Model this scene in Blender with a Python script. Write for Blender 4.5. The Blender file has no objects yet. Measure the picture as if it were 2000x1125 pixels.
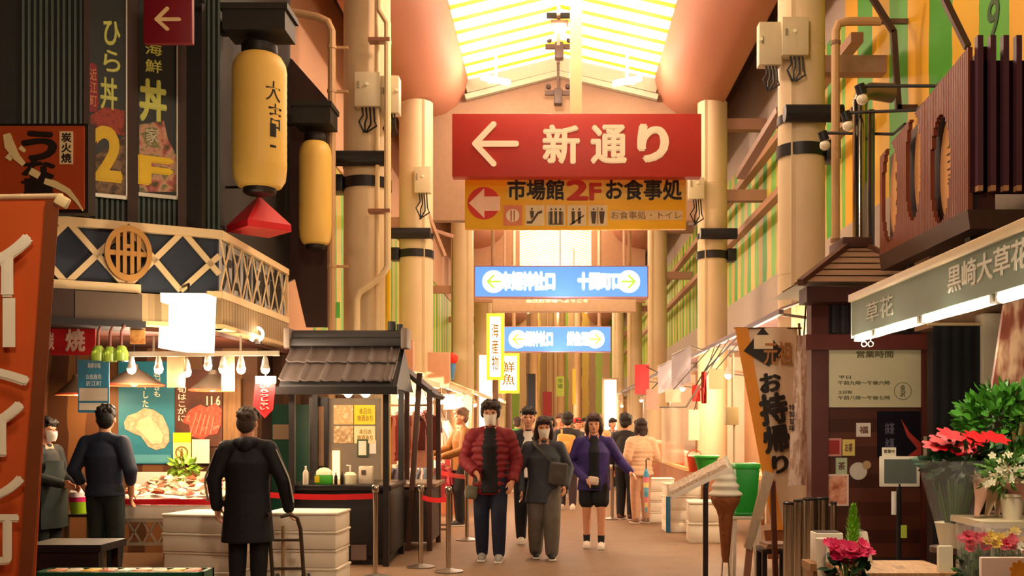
import bpy, bmesh, math, random
from mathutils import Vector as V, Matrix, Euler, noise as mnoise
random.seed(7)
SC = bpy.context.scene
COL = SC.collection
PI = math.pi
# ------------------------------------------------------------------ camera
EYE, F, CX, CY = 1.5, 2000.0, 1085.0, 830.0        # eye height, focal length and vanishing point in 2000 px wide frame
cam = bpy.data.cameras.new('camera')
cam.sensor_width = 36.0
cam.lens = 36.0
cam.shift_x = (1000 - CX) / 2000
cam.shift_y = (CY - 562.5) / 2000
cam.clip_end = 300
camo = bpy.data.objects.new('camera', cam)
COL.objects.link(camo)
camo.location = (0, 0, EYE)
camo.rotation_euler = (PI / 2, 0, 0)
SC.camera = camo
# ------------------------------------------------------------------ light of the place
SC.view_settings.view_transform = 'Standard'
SC.view_settings.look = 'None'
SC.view_settings.exposure = 0.0
SC.view_settings.gamma = 1.0
SC.view_settings.use_curve_mapping = False
SC.cycles.use_denoising = True
SC.cycles.max_bounces = 8
SC.cycles.diffuse_bounces = 4
SC.cycles.transparent_max_bounces = 12
SC.cycles.sample_clamp_indirect = 6.0
w = bpy.data.worlds.new('world')
SC.world = w
w.use_nodes = True
w.node_tree.nodes['Background'].inputs[0].default_value = (1.0, 0.74, 0.54, 1)
w.node_tree.nodes['Background'].inputs[1].default_value = 0.05

def lamp(name, loc, power, color=(1, .72, .45), radius=.08, kind='POINT', rot=None, size=None, spot=None):
    l = bpy.data.lights.new(name, kind)
    l.energy = power
    l.color = color
    if kind in ('POINT', 'SPOT'):
        l.shadow_soft_size = radius
    if kind == 'SPOT':
        l.spot_size = spot or 2.0
        l.spot_blend = .6
    if kind == 'AREA':
        l.shape = 'RECTANGLE'
        l.size, l.size_y = size
    o = bpy.data.objects.new(name, l)
    COL.objects.link(o)
    o.location = loc
    if rot is not None:
        o.rotation_euler = rot
    return o
WARM, SALMON, WHITE = (1, .75, .50), (1, .70, .53), (1, .90, .75)
sun = lamp('daylight', (0, 20, 30), 18.0, (1, .92, .82), kind='SUN')     # daylight on the translucent arcade roof
sun.data.angle = .3
# arcade floodlights under the ridge (fixtures are built with the roof)
FLOODS = [(-.1, y, 7.75) for y in (12.5, 17.2, 24, 31, 38, 46, 54)]
for q in FLOODS:
    lamp('arcade_flood_light', (q[0], q[1], q[2] - .32), 260, SALMON, .15)
# fill lights added ahead of the camera to brighten the nearer things
lamp('front_fill_light', (-.6, 3.2, 5.6), 420, WARM, .3)
lamp('front_fill_light', (-1.4, 2.2, 3.4), 110, WARM, .25)
lamp('front_fill_light', (1.2, 8.2, 6.4), 130, SALMON, .3)

# ------------------------------------------------------------------ materials
def lin(h):
    h = h.lstrip('#')
    c = [int(h[i:i + 2], 16) / 255 for i in (0, 2, 4)]
    return tuple(x / 12.92 if x <= .04045 else ((x + .055) / 1.055) ** 2.4 for x in c) + (1,)
_mc = {}
def M(h, rough=.6, metal=0.0, var=.12, scale=9.0, bump=0.0, spec=.4, bscale=None, trans=0.0, alpha=1.0, coat=0.0):
    """plain surface: colour h broken up by a little noise"""
    key = (h, rough, metal, var, scale, bump, spec, bscale, trans, alpha, coat)
    if key in _mc:
        return _mc[key]
    m = bpy.data.materials.new('surface_' + h.strip('#'))
    m.use_nodes = True
    nt = m.node_tree
    b = nt.nodes['Principled BSDF']
    c = lin(h)
    b.inputs['Roughness'].default_value = rough
    b.inputs['Metallic'].default_value = metal
    b.inputs['Specular IOR Level'].default_value = spec
    b.inputs['Transmission Weight'].default_value = trans
    b.inputs['Alpha'].default_value = alpha
    b.inputs['Coat Weight'].default_value = coat
    if var > 0 or bump > 0:
        tc = nt.nodes.new('ShaderNodeTexCoord')
        nz = nt.nodes.new('ShaderNodeTexNoise')
        nz.inputs['Scale'].default_value = scale
        nz.inputs['Detail'].default_value = 4
        nt.links.new(tc.outputs['Object'], nz.inputs['Vector'])
        mx = nt.nodes.new('ShaderNodeMix')
        mx.data_type = 'RGBA'
        mx.inputs[6].default_value = tuple(x * (1 - var) for x in c[:3]) + (1,)
        mx.inputs[7].default_value = tuple(min(1, x * (1 + var)) for x in c[:3]) + (1,)
        nt.links.new(nz.outputs['Fac'], mx.inputs[0])
        nt.links.new(mx.outputs[2], b.inputs['Base Color'])
        if bump > 0:
            n2 = nt.nodes.new('ShaderNodeTexNoise')
            n2.inputs['Scale'].default_value = bscale or scale * 4
            n2.inputs['Detail'].default_value = 5
            nt.links.new(tc.outputs['Object'], n2.inputs['Vector'])
            bp = nt.nodes.new('ShaderNodeBump')
            bp.inputs['Strength'].default_value = bump
            bp.inputs['Distance'].default_value = .02
            nt.links.new(n2.outputs['Fac'], bp.inputs['Height'])
            nt.links.new(bp.outputs[0], b.inputs['Normal'])
    else:
        b.inputs['Base Color'].default_value = c
    _mc[key] = m
    return m
def E(h, strength, base=None):
    """a lamp, screen or backlit face"""
    key = ('E', h, strength, base)
    if key in _mc:
        return _mc[key]
    m = bpy.data.materials.new('glow_' + h.strip('#'))
    m.use_nodes = True
    b = m.node_tree.nodes['Principled BSDF']
    b.inputs['Base Color'].default_value = lin(base or h)
    b.inputs['Emission Color'].default_value = lin(h)
    b.inputs['Emission Strength'].default_value = strength
    _mc[key] = m
    return m
def stripes(name, cols, axis, period, rough=.6, distort=0.0, trans=0.0, offset=0.0, widths=None, fine=0.0):
    """bands of colour across one object axis; cols share the period equally unless widths says otherwise"""
    m = bpy.data.materials.new(name)
    m.use_nodes = True
    nt = m.node_tree
    b = nt.nodes['Principled BSDF']
    b.inputs['Roughness'].default_value = rough
    b.inputs['Specular IOR Level'].default_value = .3
    tc = nt.nodes.new('ShaderNodeTexCoord')
    sp = nt.nodes.new('ShaderNodeSeparateXYZ')
    nt.links.new(tc.outputs['Object'], sp.inputs[0])
    def mth(op, a, bb):
        n = nt.nodes.new('ShaderNodeMath')
        n.operation = op
        for i, x in enumerate((a, bb)):
            if isinstance(x, (int, float)):
                n.inputs[i].default_value = x
            elif x is not None:
                nt.links.new(x, n.inputs[i])
        return n.outputs[0]
    s = sp.outputs['XYZ'.index(axis)]
    if distort:
        nz = nt.nodes.new('ShaderNodeTexNoise')
        nz.inputs['Scale'].default_value = 1.5
        nt.links.new(tc.outputs['Object'], nz.inputs['Vector'])
        s = mth('ADD', s, mth('MULTIPLY', nz.outputs['Fac'], distort))
    f = mth('FRACT', mth('ADD', mth('DIVIDE', s, period), offset), None)
    rp = nt.nodes.new('ShaderNodeValToRGB')
    rp.color_ramp.interpolation = 'CONSTANT'
    pos, acc = [], 0.0
    for i in range(len(cols)):
        pos.append(acc)
        acc += (widths[i] if widths else 1 / len(cols))
    while len(rp.color_ramp.elements) < len(cols):
        rp.color_ramp.elements.new(.5)
    for e, p, h in zip(rp.color_ramp.elements, pos, cols):
        e.position = p
    for i, h in enumerate(cols):
        rp.color_ramp.elements[i].color = lin(h)
    nt.links.new(f, rp.inputs[0])
    col = rp.outputs[0]
    nt.links.new(col, b.inputs['Base Color'])
    if fine:
        wv = nt.nodes.new('ShaderNodeTexWave')
        wv.bands_direction = axis
        wv.inputs['Scale'].default_value = fine
        nt.links.new(tc.outputs['Object'], wv.inputs['Vector'])
        bp = nt.nodes.new('ShaderNodeBump')
        bp.inputs['Strength'].default_value = .6
        bp.inputs['Distance'].default_value = .03
        nt.links.new(wv.outputs['Fac'], bp.inputs['Height'])
        nt.links.new(bp.outputs[0], b.inputs['Normal'])
    if trans:
        tr = nt.nodes.new('ShaderNodeBsdfTranslucent')
        nt.links.new(col, tr.inputs['Color'])
        mx = nt.nodes.new('ShaderNodeMixShader')
        mx.inputs[0].default_value = trans
        nt.links.new(b.outputs[0], mx.inputs[1])
        nt.links.new(tr.outputs[0], mx.inputs[2])
        nt.links.new(mx.outputs[0], nt.nodes['Material Output'].inputs[0])
    return m
def blotches(name, cols, scale=8.0, rough=.6, detail=3, stretch=(1, 1, 1), contrast=True):
    """patches of several colours (printed photographs, worn boards, ice and shells)"""
    m = bpy.data.materials.new(name)
    m.use_nodes = True
    nt = m.node_tree
    b = nt.nodes['Principled BSDF']
    b.inputs['Roughness'].default_value = rough
    tc = nt.nodes.new('ShaderNodeTexCoord')
    mp = nt.nodes.new('ShaderNodeMapping')
    mp.inputs['Scale'].default_value = stretch
    nz = nt.nodes.new('ShaderNodeTexNoise')
    nz.inputs['Scale'].default_value = scale
    nz.inputs['Detail'].default_value = detail
    nt.links.new(tc.outputs['Object'], mp.inputs[0])
    nt.links.new(mp.outputs[0], nz.inputs['Vector'])
    rp = nt.nodes.new('ShaderNodeValToRGB')
    while len(rp.color_ramp.elements) < len(cols):
        rp.color_ramp.elements.new(.5)
    for i, h in enumerate(cols):
        rp.color_ramp.elements[i].position = .3 + .4 * i / max(1, len(cols) - 1)
        rp.color_ramp.elements[i].color = lin(h)
    nt.links.new(nz.outputs['Fac'], rp.inputs[0])
    nt.links.new(rp.outputs[0], b.inputs['Base Color'])
    return m

# ------------------------------------------------------------------ builders
X, Y, Z = V((1, 0, 0)), V((0, 1, 0)), V((0, 0, 1))
def P(px, py, d):
    """the place d metres down the street that the photograph shows at (px, py)"""
    return V(((px - CX) * d / F, d, EYE - (py - CY) * d / F))
class Fr:
    """a wall's own axes: a along it, b up, c out of it"""
    def __init__(s, o, u=X, n=-Y, v=Z):
        s.o, s.u, s.n, s.v = V(o), V(u).normalized(), V(n).normalized(), V(v).normalized()
    def __call__(s, a, b, c=0.0):
        return s.o + s.u * a + s.v * b + s.n * c
    def at(s, px, py):
        d = V(((px - CX) / F, 1, -(py - CY) / F))
        e = V((0, 0, EYE))
        p = e + d * ((s.o - e).dot(s.n) / d.dot(s.n)) - s.o
        return p.dot(s.u), p.dot(s.v)
    def rect(s, r):
        a0, b1 = s.at(r[0], r[1])
        a1, b0 = s.at(r[2], r[3])
        return a0, a1, b0, b1
    def mat(s, a, b, c=0.0):
        m = Matrix((s.u, s.v, s.n)).transposed().to_4x4()
        m.translation = s(a, b, c)
        return m
def FF(d):
    return Fr((0, d, 0))
class MB:
    def __init__(s):
        s.bm = bmesh.new()
    def faces(s, pts, fs):
        vs = [s.bm.verts.new(p) for p in pts]
        for f in fs:
            try:
                s.bm.faces.new([vs[i] for i in f])
            except ValueError:
                pass
        return vs
    def hexa(s, p, bevel=0.0):
        """p: 8 corners, 4 of the bottom then 4 of the top, both anticlockwise"""
        fs = [(3, 2, 1, 0), (4, 5, 6, 7), (0, 1, 5, 4), (1, 2, 6, 5), (2, 3, 7, 6), (3, 0, 4, 7)]
        vs = s.faces(p, fs)
        if bevel:
            es = list({e for v in vs for e in v.link_edges})
            bmesh.ops.bevel(s.bm, geom=es, offset=bevel, segments=2, affect='EDGES', profile=.5)
        return s
    def box(s, c, size, rot=None, bevel=0.0):
        c = V(c)
        h = V(size) / 2
        pts = [V((sx * h.x, sy * h.y, sz * h.z)) for sz in (-1, 1) for sx, sy in ((-1, -1), (1, -1), (1, 1), (-1, 1))]
        if rot is not None:
            R = Euler(rot).to_matrix() if not isinstance(rot, Matrix) else rot
            pts = [R @ p for p in pts]
        return s.hexa([c + p for p in pts], bevel)
    def bb(s, x0, x1, y0, y1, z0, z1, bevel=0.0):
        return s.box(((x0 + x1) / 2, (y0 + y1) / 2, (z0 + z1) / 2), (x1 - x0, y1 - y0, z1 - z0), None, bevel)
    def fb(s, fr, a0, a1, b0, b1, c0, c1, bevel=0.0):
        q = [(a0, b0), (a1, b0), (a1, b1), (a0, b1)]
        pts = [fr(a, b, c0) for a, b in q] + [fr(a, b, c1) for a, b in q]
        return s.hexa(pts, bevel)
    def fr(s, fr, r, c0, c1, bevel=0.0):
        a0, a1, b0, b1 = fr.rect(r)
        return s.fb(fr, min(a0, a1), max(a0, a1), min(b0, b1), max(b0, b1), c0, c1, bevel)
    def bar(s, p0, p1, w, h, up=Z):
        p0, p1 = V(p0), V(p1)
        t = (p1 - p0).normalized()
        sd = t.cross(V(up))
        if sd.length < 1e-4:
            sd = t.cross(X)
        sd.normalize()
        u = sd.cross(t)
        q = [(-w / 2, -h / 2), (w / 2, -h / 2), (w / 2, h / 2), (-w / 2, h / 2)]
        return s.hexa([p0 + sd * a + u * b for a, b in q] + [p1 + sd * a + u * b for a, b in q])
    def tube(s, pts, r, seg=10, caps=True, flat=1.0):
        pts = [V(p) for p in pts]
        rs = r if isinstance(r, (list, tuple)) else [r] * len(pts)
        rings, sd = [], None
        for i, p in enumerate(pts):
            t = (pts[min(i + 1, len(pts) - 1)] - pts[max(i - 1, 0)]).normalized()
            if sd is None:
                sd = t.cross(Z)
                if sd.length < 1e-3:
                    sd = t.cross(Y)
            else:
                sd = sd - t * sd.dot(t)
            sd.normalize()
            u = t.cross(sd)
            rings.append([s.bm.verts.new(p + (sd * math.cos(2 * PI * k / seg) + u * math.sin(2 * PI * k / seg) * flat) * rs[i]) for k in range(seg)])
        for A, B in zip(rings, rings[1:]):
            for k in range(seg):
                s.bm.faces.new((A[k], B[k], B[(k + 1) % seg], A[(k + 1) % seg]))
        if caps:
            s.bm.faces.new(rings[0])
            s.bm.faces.new(rings[-1][::-1])
        return s
    def lathe(s, prof, c=(0, 0, 0), seg=24, M4=None, squash=1.0, closed=True):
        """prof: (r, z) from bottom to top"""
        c = V(c)
        rings = []
        for r, z in prof:
            ring = []
            for k in range(seg):
                p = V((r * math.cos(2 * PI * k / seg), r * squash * math.sin(2 * PI * k / seg), z))
                ring.append(s.bm.verts.new((M4 @ p if M4 is not None else p) + c))
            rings.append(ring)
        for A, B in zip(rings, rings[1:]):
            for k in range(seg):
                s.bm.faces.new((A[k], A[(k + 1) % seg], B[(k + 1) % seg], B[k]))
        if closed:
            s.bm.faces.new(rings[0][::-1])
            s.bm.faces.new(rings[-1])
        return s
    def ball(s, c, r, seg=14, R=None):
        r = V((r, r, r)) if isinstance(r, (int, float)) else V(r)
        m = Matrix.Translation(V(c)) @ (R.to_4x4() if R is not None else Matrix()) @ Matrix.Diagonal((r.x, r.y, r.z, 1))
        bmesh.ops.create_uvsphere(s.bm, u_segments=seg, v_segments=max(6, seg * 2 // 3), radius=1, matrix=m)
        return s
    def prism(s, fr, poly, c0, c1):
        n = len(poly)
        A = [s.bm.verts.new(fr(a, b, c0)) for a, b in poly]
        B = [s.bm.verts.new(fr(a, b, c1)) for a, b in poly]
        s.bm.faces.new(A[::-1])
        s.bm.faces.new(B)
        for k in range(n):
            s.bm.faces.new((A[k], A[(k + 1) % n], B[(k + 1) % n], B[k]))
        return s
    def cloth(s, grid, t=.004):
        """grid of points, given thickness t"""
        R, C = len(grid), len(grid[0])
        vs = [[s.bm.verts.new(p) for p in row] for row in grid]
        fs = []
        for i in range(R - 1):
            for j in range(C - 1):
                fs.append(s.bm.faces.new((vs[i][j], vs[i][j + 1], vs[i + 1][j + 1], vs[i + 1][j])))
        s.bm.normal_update()
        bmesh.ops.solidify(s.bm, geom=fs, thickness=t)
        return s
    def add(s, me, m4):
        me.transform(m4)
        s.bm.from_mesh(me)
        return s
    def mesh(s, name, mat, off=None, smooth=35):
        me = bpy.data.meshes.new(name)
        bmesh.ops.recalc_face_normals(s.bm, faces=s.bm.faces)
        s.bm.to_mesh(me)
        s.bm.free()
        if off is not None:
            me.transform(Matrix.Translation(-V(off)))
        me.materials.append(mat)
        if smooth:
            me.polygons.foreach_set('use_smooth', [True] * len(me.polygons))
            me.set_sharp_from_angle(angle=math.radians(smooth))
        me.update()
        return me
def tag(o, label=None, cat=None, group=None, kind=None):
    for k, v in (('label', label), ('category', cat), ('group', group), ('kind', kind)):
        if v:
            o[k] = v
    return o
def thing(name, loc, label, cat, group=None, kind=None):
    o = bpy.data.objects.new(name, None)
    COL.objects.link(o)
    o.location = loc
    o.empty_display_size = .1
    return tag(o, label, cat, group, kind)
def origin(o):
    p = V((0, 0, 0))
    while o is not None:
        p += o.location
        o = o.parent
    return p
def part(name, mb, mat, parent, label=None, smooth=35, kind=None):
    """mb is in world coordinates; the child keeps them relative to its parent"""
    o = bpy.data.objects.new(name, mb.mesh(name, mat, origin(parent), smooth))
    COL.objects.link(o)
    o.parent = parent
    return tag(o, label, None, None, kind)
def solo(name, mb, mat, label, cat, group=None, kind=None, smooth=35):
    lo, hi = V((1e9,) * 3), V((-1e9,) * 3)
    for v in mb.bm.verts:
        for i in range(3):
            lo[i], hi[i] = min(lo[i], v.co[i]), max(hi[i], v.co[i])
    base = V(((lo.x + hi.x) / 2, (lo.y + hi.y) / 2, lo.z))
    o = bpy.data.objects.new(name, mb.mesh(name, mat, base, smooth))
    COL.objects.link(o)
    o.location = base
    return tag(o, label, cat, group, kind)
def struct(name, mb, mat, smooth=35):
    o = bpy.data.objects.new(name, mb.mesh(name, mat, None, smooth))
    COL.objects.link(o)
    return tag(o, kind='structure')
def kids(o):
    return [c for c in bpy.data.objects if c.parent is o]
def dup(root, loc, label=None, rz=None, group=None):
    r = root.copy()
    COL.objects.link(r)
    r.location = loc
    if rz is not None:
        r.rotation_euler.z = rz
    if label:
        r['label'] = label
    if group:
        r['group'] = group
    for ch in list(root.children):
        c = ch.copy()
        COL.objects.link(c)
        c.parent = r
        for g in list(ch.children):
            d = g.copy()
            COL.objects.link(d)
            d.parent = c
    return r
def text_mesh(body, bold=.0, extrude=.0, vertical=False, line=1.05):
    c = bpy.data.curves.new('lettering', 'FONT')
    c.body = '\n'.join(body) if vertical else body
    c.align_x = 'CENTER'
    c.offset = bold
    c.extrude = extrude
    c.resolution_u = 4
    c.space_line = line
    o = bpy.data.objects.new('lettering', c)
    COL.objects.link(o)
    dg = bpy.context.evaluated_depsgraph_get()
    me = bpy.data.meshes.new_from_object(o.evaluated_get(dg))
    bpy.data.objects.remove(o)
    bpy.data.curves.remove(c)
    return me
def letters(mb, fr, body, a0, a1, b0, b1, c=.006, bold=.02, vertical=False, shear=0.0, keep=False, depth=.004):
    """lettering fitted into a rectangle of a wall's axes"""
    me = text_mesh(body, 0, .5, vertical)
    xs = [v.co.x for v in me.vertices]
    ys = [v.co.y for v in me.vertices]
    if not xs:
        return mb
    x0, x1, y0, y1 = min(xs), max(xs), min(ys), max(ys)
    sx, sy = (a1 - a0) / max(1e-6, x1 - x0), (b1 - b0) / max(1e-6, y1 - y0)
    if keep:
        sx = sy = min(sx, sy)
    m = fr.mat((a0 + a1) / 2, (b0 + b1) / 2, c) @ Matrix.Diagonal((sx, sy, depth, 1)) @ Matrix.Translation((-(x0 + x1) / 2, -(y0 + y1) / 2, 0))
    if bold:                                            # heavier strokes: the same outline laid down around itself
        for k in range(6):
            m2 = me.copy()
            m2.transform(Matrix.Translation((bold * math.cos(k * PI / 3) * .8, bold * math.sin(k * PI / 3) * .8, -.16 * (k + 1))))
            mb.add(m2, m)
            bpy.data.meshes.remove(m2)
    mb.add(me, m)
    bpy.data.meshes.remove(me)
    return mb
def letters_px(mb, fr, body, r, **k):
    a0, a1, b0, b1 = fr.rect(r)
    return letters(mb, fr, body, min(a0, a1), max(a0, a1), min(b0, b1), max(b0, b1), **k)
def arrow_line(mb, fr, tip, tail, head, w, c0, c1):
    """arrow of three round-ended strokes; tip, tail, head (two ends) in the wall's axes"""
    for j, q in enumerate((tail, head[0], head[1])):
        c1 += .0012 * j
        d = V((q[0] - tip[0], q[1] - tip[1]))
        n = V((-d.y, d.x)).normalized() * w / 2
        e = d.normalized() * w / 2
        pts = []
        for (bx, by), sg in ((tip, -1), (q, 1)):
            a = math.atan2(d.y, d.x) + (0 if sg > 0 else PI)
            pts += [(bx + math.cos(a + t) * w / 2, by + math.sin(a + t) * w / 2) for t in [-PI / 2 + PI * k / 8 for k in range(9)]]
        mb.prism(fr, pts, c0, c1)
    return mb
def disc(fr, a, b, r, seg=28, ry=None):
    return [(a + r * math.cos(2 * PI * k / seg), b + (ry or r) * math.sin(2 * PI * k / seg)) for k in range(seg)]

def hang(p, r=.006):
    """cord from p up to the awning or rail above it"""
    p = V(p)
    if p.x > 0:
        q = V((max(p.x, 2.43), p.y, 2.715 if p.x < 2.45 else 2.75 + (p.x - 2.42) * .353))
    else:
        z = 2.25 if p.y < 18.8 else 2.3 if p.y < 25.7 else 2.4
        q = V((min(p.x, -2.105), p.y, z - .05 if p.x > -2.12 else z + .02 - (p.x + 2.1) * .37))
    return MB().tube([p, q], r)
# ================================================================== the arcade shell
CREAM = M('#d9c39c', .55, var=.10, scale=2.5, bump=.08)
SOFFIT = M('#b87c62', .7, var=.06, scale=1.2, bump=.05)
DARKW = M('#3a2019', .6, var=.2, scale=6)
mb = MB(); mb.bb(-16, 9, -3, 76, -.2, 0)
fl = struct('floor', mb, M('#84674e', .62, var=.22, scale=3.5, bump=.35, spec=.35, bscale=70))
ROOFA = stripes('roof_sheets', ['#f7d860', '#fdfaf0'], 'Y', .52, .5, trans=.6, widths=(.3, .7))
def roof_section(y0, y1, n):
    for sg, xe in ((-1, -1.68), (1, 1.9)):
        mb = MB()
        mb.cloth([[(.05, y0, 8.55), (.05, y1, 8.55)], [(xe, y0, 8.12), (xe, y1, 8.12)]], .02)
        struct('ceiling', mb, ROOFA)
roof_section(8, 19.8, 1)
roof_section(20.1, 62, 2)
# bullnosed soffits on both sides
for nm, sg, xi, xo in (('ceiling_soffit', -1, 1.68, 3.0), ('ceiling_soffit', 1, 1.9, 3.05)):
    prof = [(xi, 8.3), (xi, 8.1), (xi + .05, 7.9), (xi + .2, 7.68), (xi + .45, 7.5), (xi + .8, 7.4), (xo, 7.36), (xo + .05, 7.42), (xo + .05, 8.6), (xi, 8.6)]
    mb = MB()
    fr = Fr((0, 4, 0), X, Y)
    mb.prism(fr, [(sg * a, b) for a, b in prof], 0, 58)
    struct(nm, mb, SOFFIT, 60)
mb = MB()
mb.bb(-16, -3.0, -4, 76, 8.6, 8.8); mb.bb(3.05, 9, -4, 76, 8.6, 8.8); mb.bb(-3.05, 3.1, -4, 8, 8.6, 8.8); mb.bb(-3.05, 3.1, 62, 76, 8.6, 8.8)
mb.bb(-3.05, -1.68, 3.5, 62.5, 8.6, 8.8); mb.bb(1.9, 3.1, 3.5, 62.5, 8.6, 8.8); mb.bb(-1.7, 1.9, 19.8, 20.1, 8.3, 8.7)
struct('ceiling_sun_block', mb, M('#4a3428', .9))  # opaque slabs added to block the sun everywhere but the skylight
# gable frame that closes the first roof section
PALE = M('#a8a48e', .6, var=.08)
mb = MB()
for xe in (-1.72, 1.95):
    mb.bar((.05, 19.7, 8.42), (xe, 19.7, 7.98), .25, .26)
    mb.bar((.05, 19.55, 8.2), (xe, 19.55, 7.75), .12, .1)
struct('beam', mb, PALE)
mb = MB(); mb.prism(Fr((0, 20, 0), X, -Y), [(-3, 5.45), (3, 5.45), (3, 8.0), (1.9, 8.05), (.05, 8.5), (-1.7, 8.05), (-3, 8.0)], 0, .25)
struct('wall_header', mb, M('#9c7a60', .7))
mb = MB()
for sg in (-1, 1):
    mb.bb(min(sg * 1.2, sg * 3), max(sg * 1.2, sg * 3), 34.2, 34.45, 5.6, 8.0)
struct('wall_header', mb, M('#b98e6e', .7))
# side walls above the stalls
GREEN = stripes('striped_sheet', ['#3f9420', '#dca414', '#4ea02c', '#d8a822'], 'Y', 2.5, .55, distort=.12, fine=0)
GREEN2 = stripes('striped_sheet_far', ['#6fae3a', '#c9b455', '#3f9a2c', '#b9a24c'], 'Y', 1.5, .55, distort=.2)
WALL = M('#c69a78', .75, var=.08, scale=1.5)
GREYW = M('#a89a8c', .7, var=.08)
mb = MB(); mb.bb(3.85, 4.1, 6.5, 13.6, 4.1, 8.7)
struct('wall_right', mb, GREEN)
mb = MB(); mb.bb(3.85, 4.1, 13.6, 62, 3.75, 6.9)
struct('wall_right', mb, GREEN2)
mb = MB(); mb.bb(3.8, 4.1, 6.5, 62, 3.05, 4.1); mb.bb(3.86, 4.1, 13.6, 62, 6.8, 8.7)
struct('wall_right', mb, GREYW)
mb = MB(); mb.bb(3.9, 4.1, 12.2, 62, 0, 3.1); mb.bb(5.4, 5.6, -3, 12.2, 0, 8.7); mb.bb(3.9, 5.5, 12.1, 12.3, 0, 3.1)
struct('wall_right', mb, M('#b98c66', .75))
mb = MB(); mb.bb(-3.95, -3.75, 15.6, 62, 2.9, 6.0)
struct('wall_left', mb, GREEN2)
mb = MB(); mb.bb(-3.97, -3.72, 13.2, 62, 5.9, 8.7); mb.bb(-3.95, -3.72, 13.2, 15.7, 2.3, 6); mb.bb(-3.97, -3.8, 13.2, 62, 0, 2.95)
struct('wall_left', mb, WALL)
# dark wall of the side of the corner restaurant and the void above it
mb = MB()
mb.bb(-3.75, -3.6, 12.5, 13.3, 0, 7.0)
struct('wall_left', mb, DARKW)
# end of the street
mb = MB(); mb.bb(-4, 4, 61, 61.3, 0, 8.7)
struct('wall_far', mb, stripes('far_panels', ['#c8a27a', '#8fb04a', '#d0ae7a', '#8a6e54', '#d8b85c', '#b08e68', '#a8c060'], 'X', 2.9, .6, distort=.2))
mb = MB(); mb.bb(-16, 9, -3.2, -3, 0, 8.7)
struct('wall_sky_block', mb, M('#6b4a38', .8))  # unseen closing wall behind the camera, added to keep sky light out

# columns of the arcade
def column(x, y, r=.33, top=7.4, name='pillar'):
    mb = MB()
    mb.tube([(x, y, 0), (x, y, top)], r, 28)
    for z in (1.9, 3.25, 4.6, 5.9):
        mb.tube([(x, y, z), (x, y, z + .015)], r + .004, 28)
    mb.bar((x - math.copysign(r * .55, x), y - r * .86, 0), (x - math.copysign(r * .55, x), y - r * .86, top), .05, .02, Y)
    mb.tube([(x, y, 0), (x, y, .25)], r + .03, 28)
    return struct(name, mb, CREAM)
LCOL = [(-2.52, 13.7), (-2.56, 18.8), (-2.55, 28.0), (-2.55, 36), (-2.6, 46)]
RCOL = [(2.88, 12.0), (2.88, 18.8), (2.86, 28.8), (2.86, 37), (2.86, 47)]
for x, y in LCOL + RCOL:
    column(x, y, .31 if x < 0 else .27)
# beams that tie the columns to the walls
mb = MB()
for x, y in LCOL[1:]:
    mb.bb(-3.8, x, y - .08, y + .08, 5.1, 5.3)
struct('beam', mb, M('#b98a70', .7))
mb = MB()
for x, y in RCOL:
    mb.bb(x, 3.9, y - .1, y + .1, 5.6, 5.8); mb.bb(x, 3.9, y - .1, y + .1, 6.9, 7.1)
struct('beam', mb, M('#a5806a', .7))
mb = MB()
for z in (6.1, 5.2):
    mb.bb(3.55, 3.7, 12.3, 60, z, z + .12)
struct('beam', mb, M('#9a7458', .7))
# ================================================================== hanging signs over the street
def px_sign(fr, r, c0, c1, bevel=.006):
    mb = MB(); mb.fr(fr, r, c0, c1, bevel)
    return mb
IVORY = M('#fff0d2', .5, var=.03)
# red sign
d = 13.0
fr = FF(d)
rs = thing('direction_sign', P(1126, 345, d), 'big red sign with a cream arrow hanging over the middle of the street', 'sign')
part('sign_board', px_sign(fr, (883, 222, 1370, 345), -.18, 0), M('#b8342a', .45, var=.05), rs)
mb = MB()
a = lambda x, y: fr.at(x, y)
arrow_line(mb, fr, a(928, 281), a(1008, 281), (a(964, 243), a(964, 320)), .075, 0, .012)
part('arrow_mark', mb, IVORY, rs)
mb = MB()
letters_px(mb, fr, '新', (1062, 246, 1130, 318), bold=.045, c=.008)
letters_px(mb, fr, '通', (1156, 246, 1222, 318), bold=.045, c=.008)
letters_px(mb, fr, 'り', (1249, 246, 1302, 314), bold=.065, c=.008)
part('lettering', mb, IVORY, rs)
mb = MB(); p = P(1125, 222, d)
mb.bb(p.x - .075, p.x + .075, d + .02, d + .16, p.z, 8.5)
part('hanging_post', mb, M('#efd9a4', .5, var=.05), rs)
# yellow sign below it
d = 13.35
fr = FF(d)
ys = thing('direction_sign', P(1124, 447, d), 'yellow sign with pictograms and a round red arrow under the red sign', 'sign')
part('sign_board', px_sign(fr, (908, 347, 1340, 447), -.1, 0), M('#e8ae1c', .45, var=.05), ys)
mb = MB(); mb.fr(fr, (990, 347, 1338, 389), 0, .004)
part('caption_strip', mb, M('#d8b24a', .5), ys)
mb = MB(); a0, b0 = a(945, 397); a0, b0 = fr.at(945, 397)
mb.prism(fr, disc(fr, a0, b0, .212), 0, .006)
dk = part('red_disc', mb, M('#c9281c', .5), ys)
mb = MB()
q = lambda x, y: fr.at(x, y)
mb.prism(fr, [q(916, 397), q(946, 368), q(946, 384), q(977, 384), q(977, 412), q(946, 412), q(946, 426)], .006, .012)
part('arrow_mark', mb, M('#f0c8a8', .5), dk)
for body, r, col, bo in (('市場館', (992, 350, 1101, 390), '#1d1712', .035), ('お食事処', (1184, 350, 1331, 390), '#1d1712', .035), ('2', (1109, 353, 1146, 390), '#b3311f', .05), ('F', (1153, 359, 1173, 390), '#b3311f', .05)):
    part('lettering', letters_px(MB(), fr, body, r, bold=bo, c=.008), M(col, .6), ys, 'red lettering' if len(body) == 1 else None)
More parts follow.
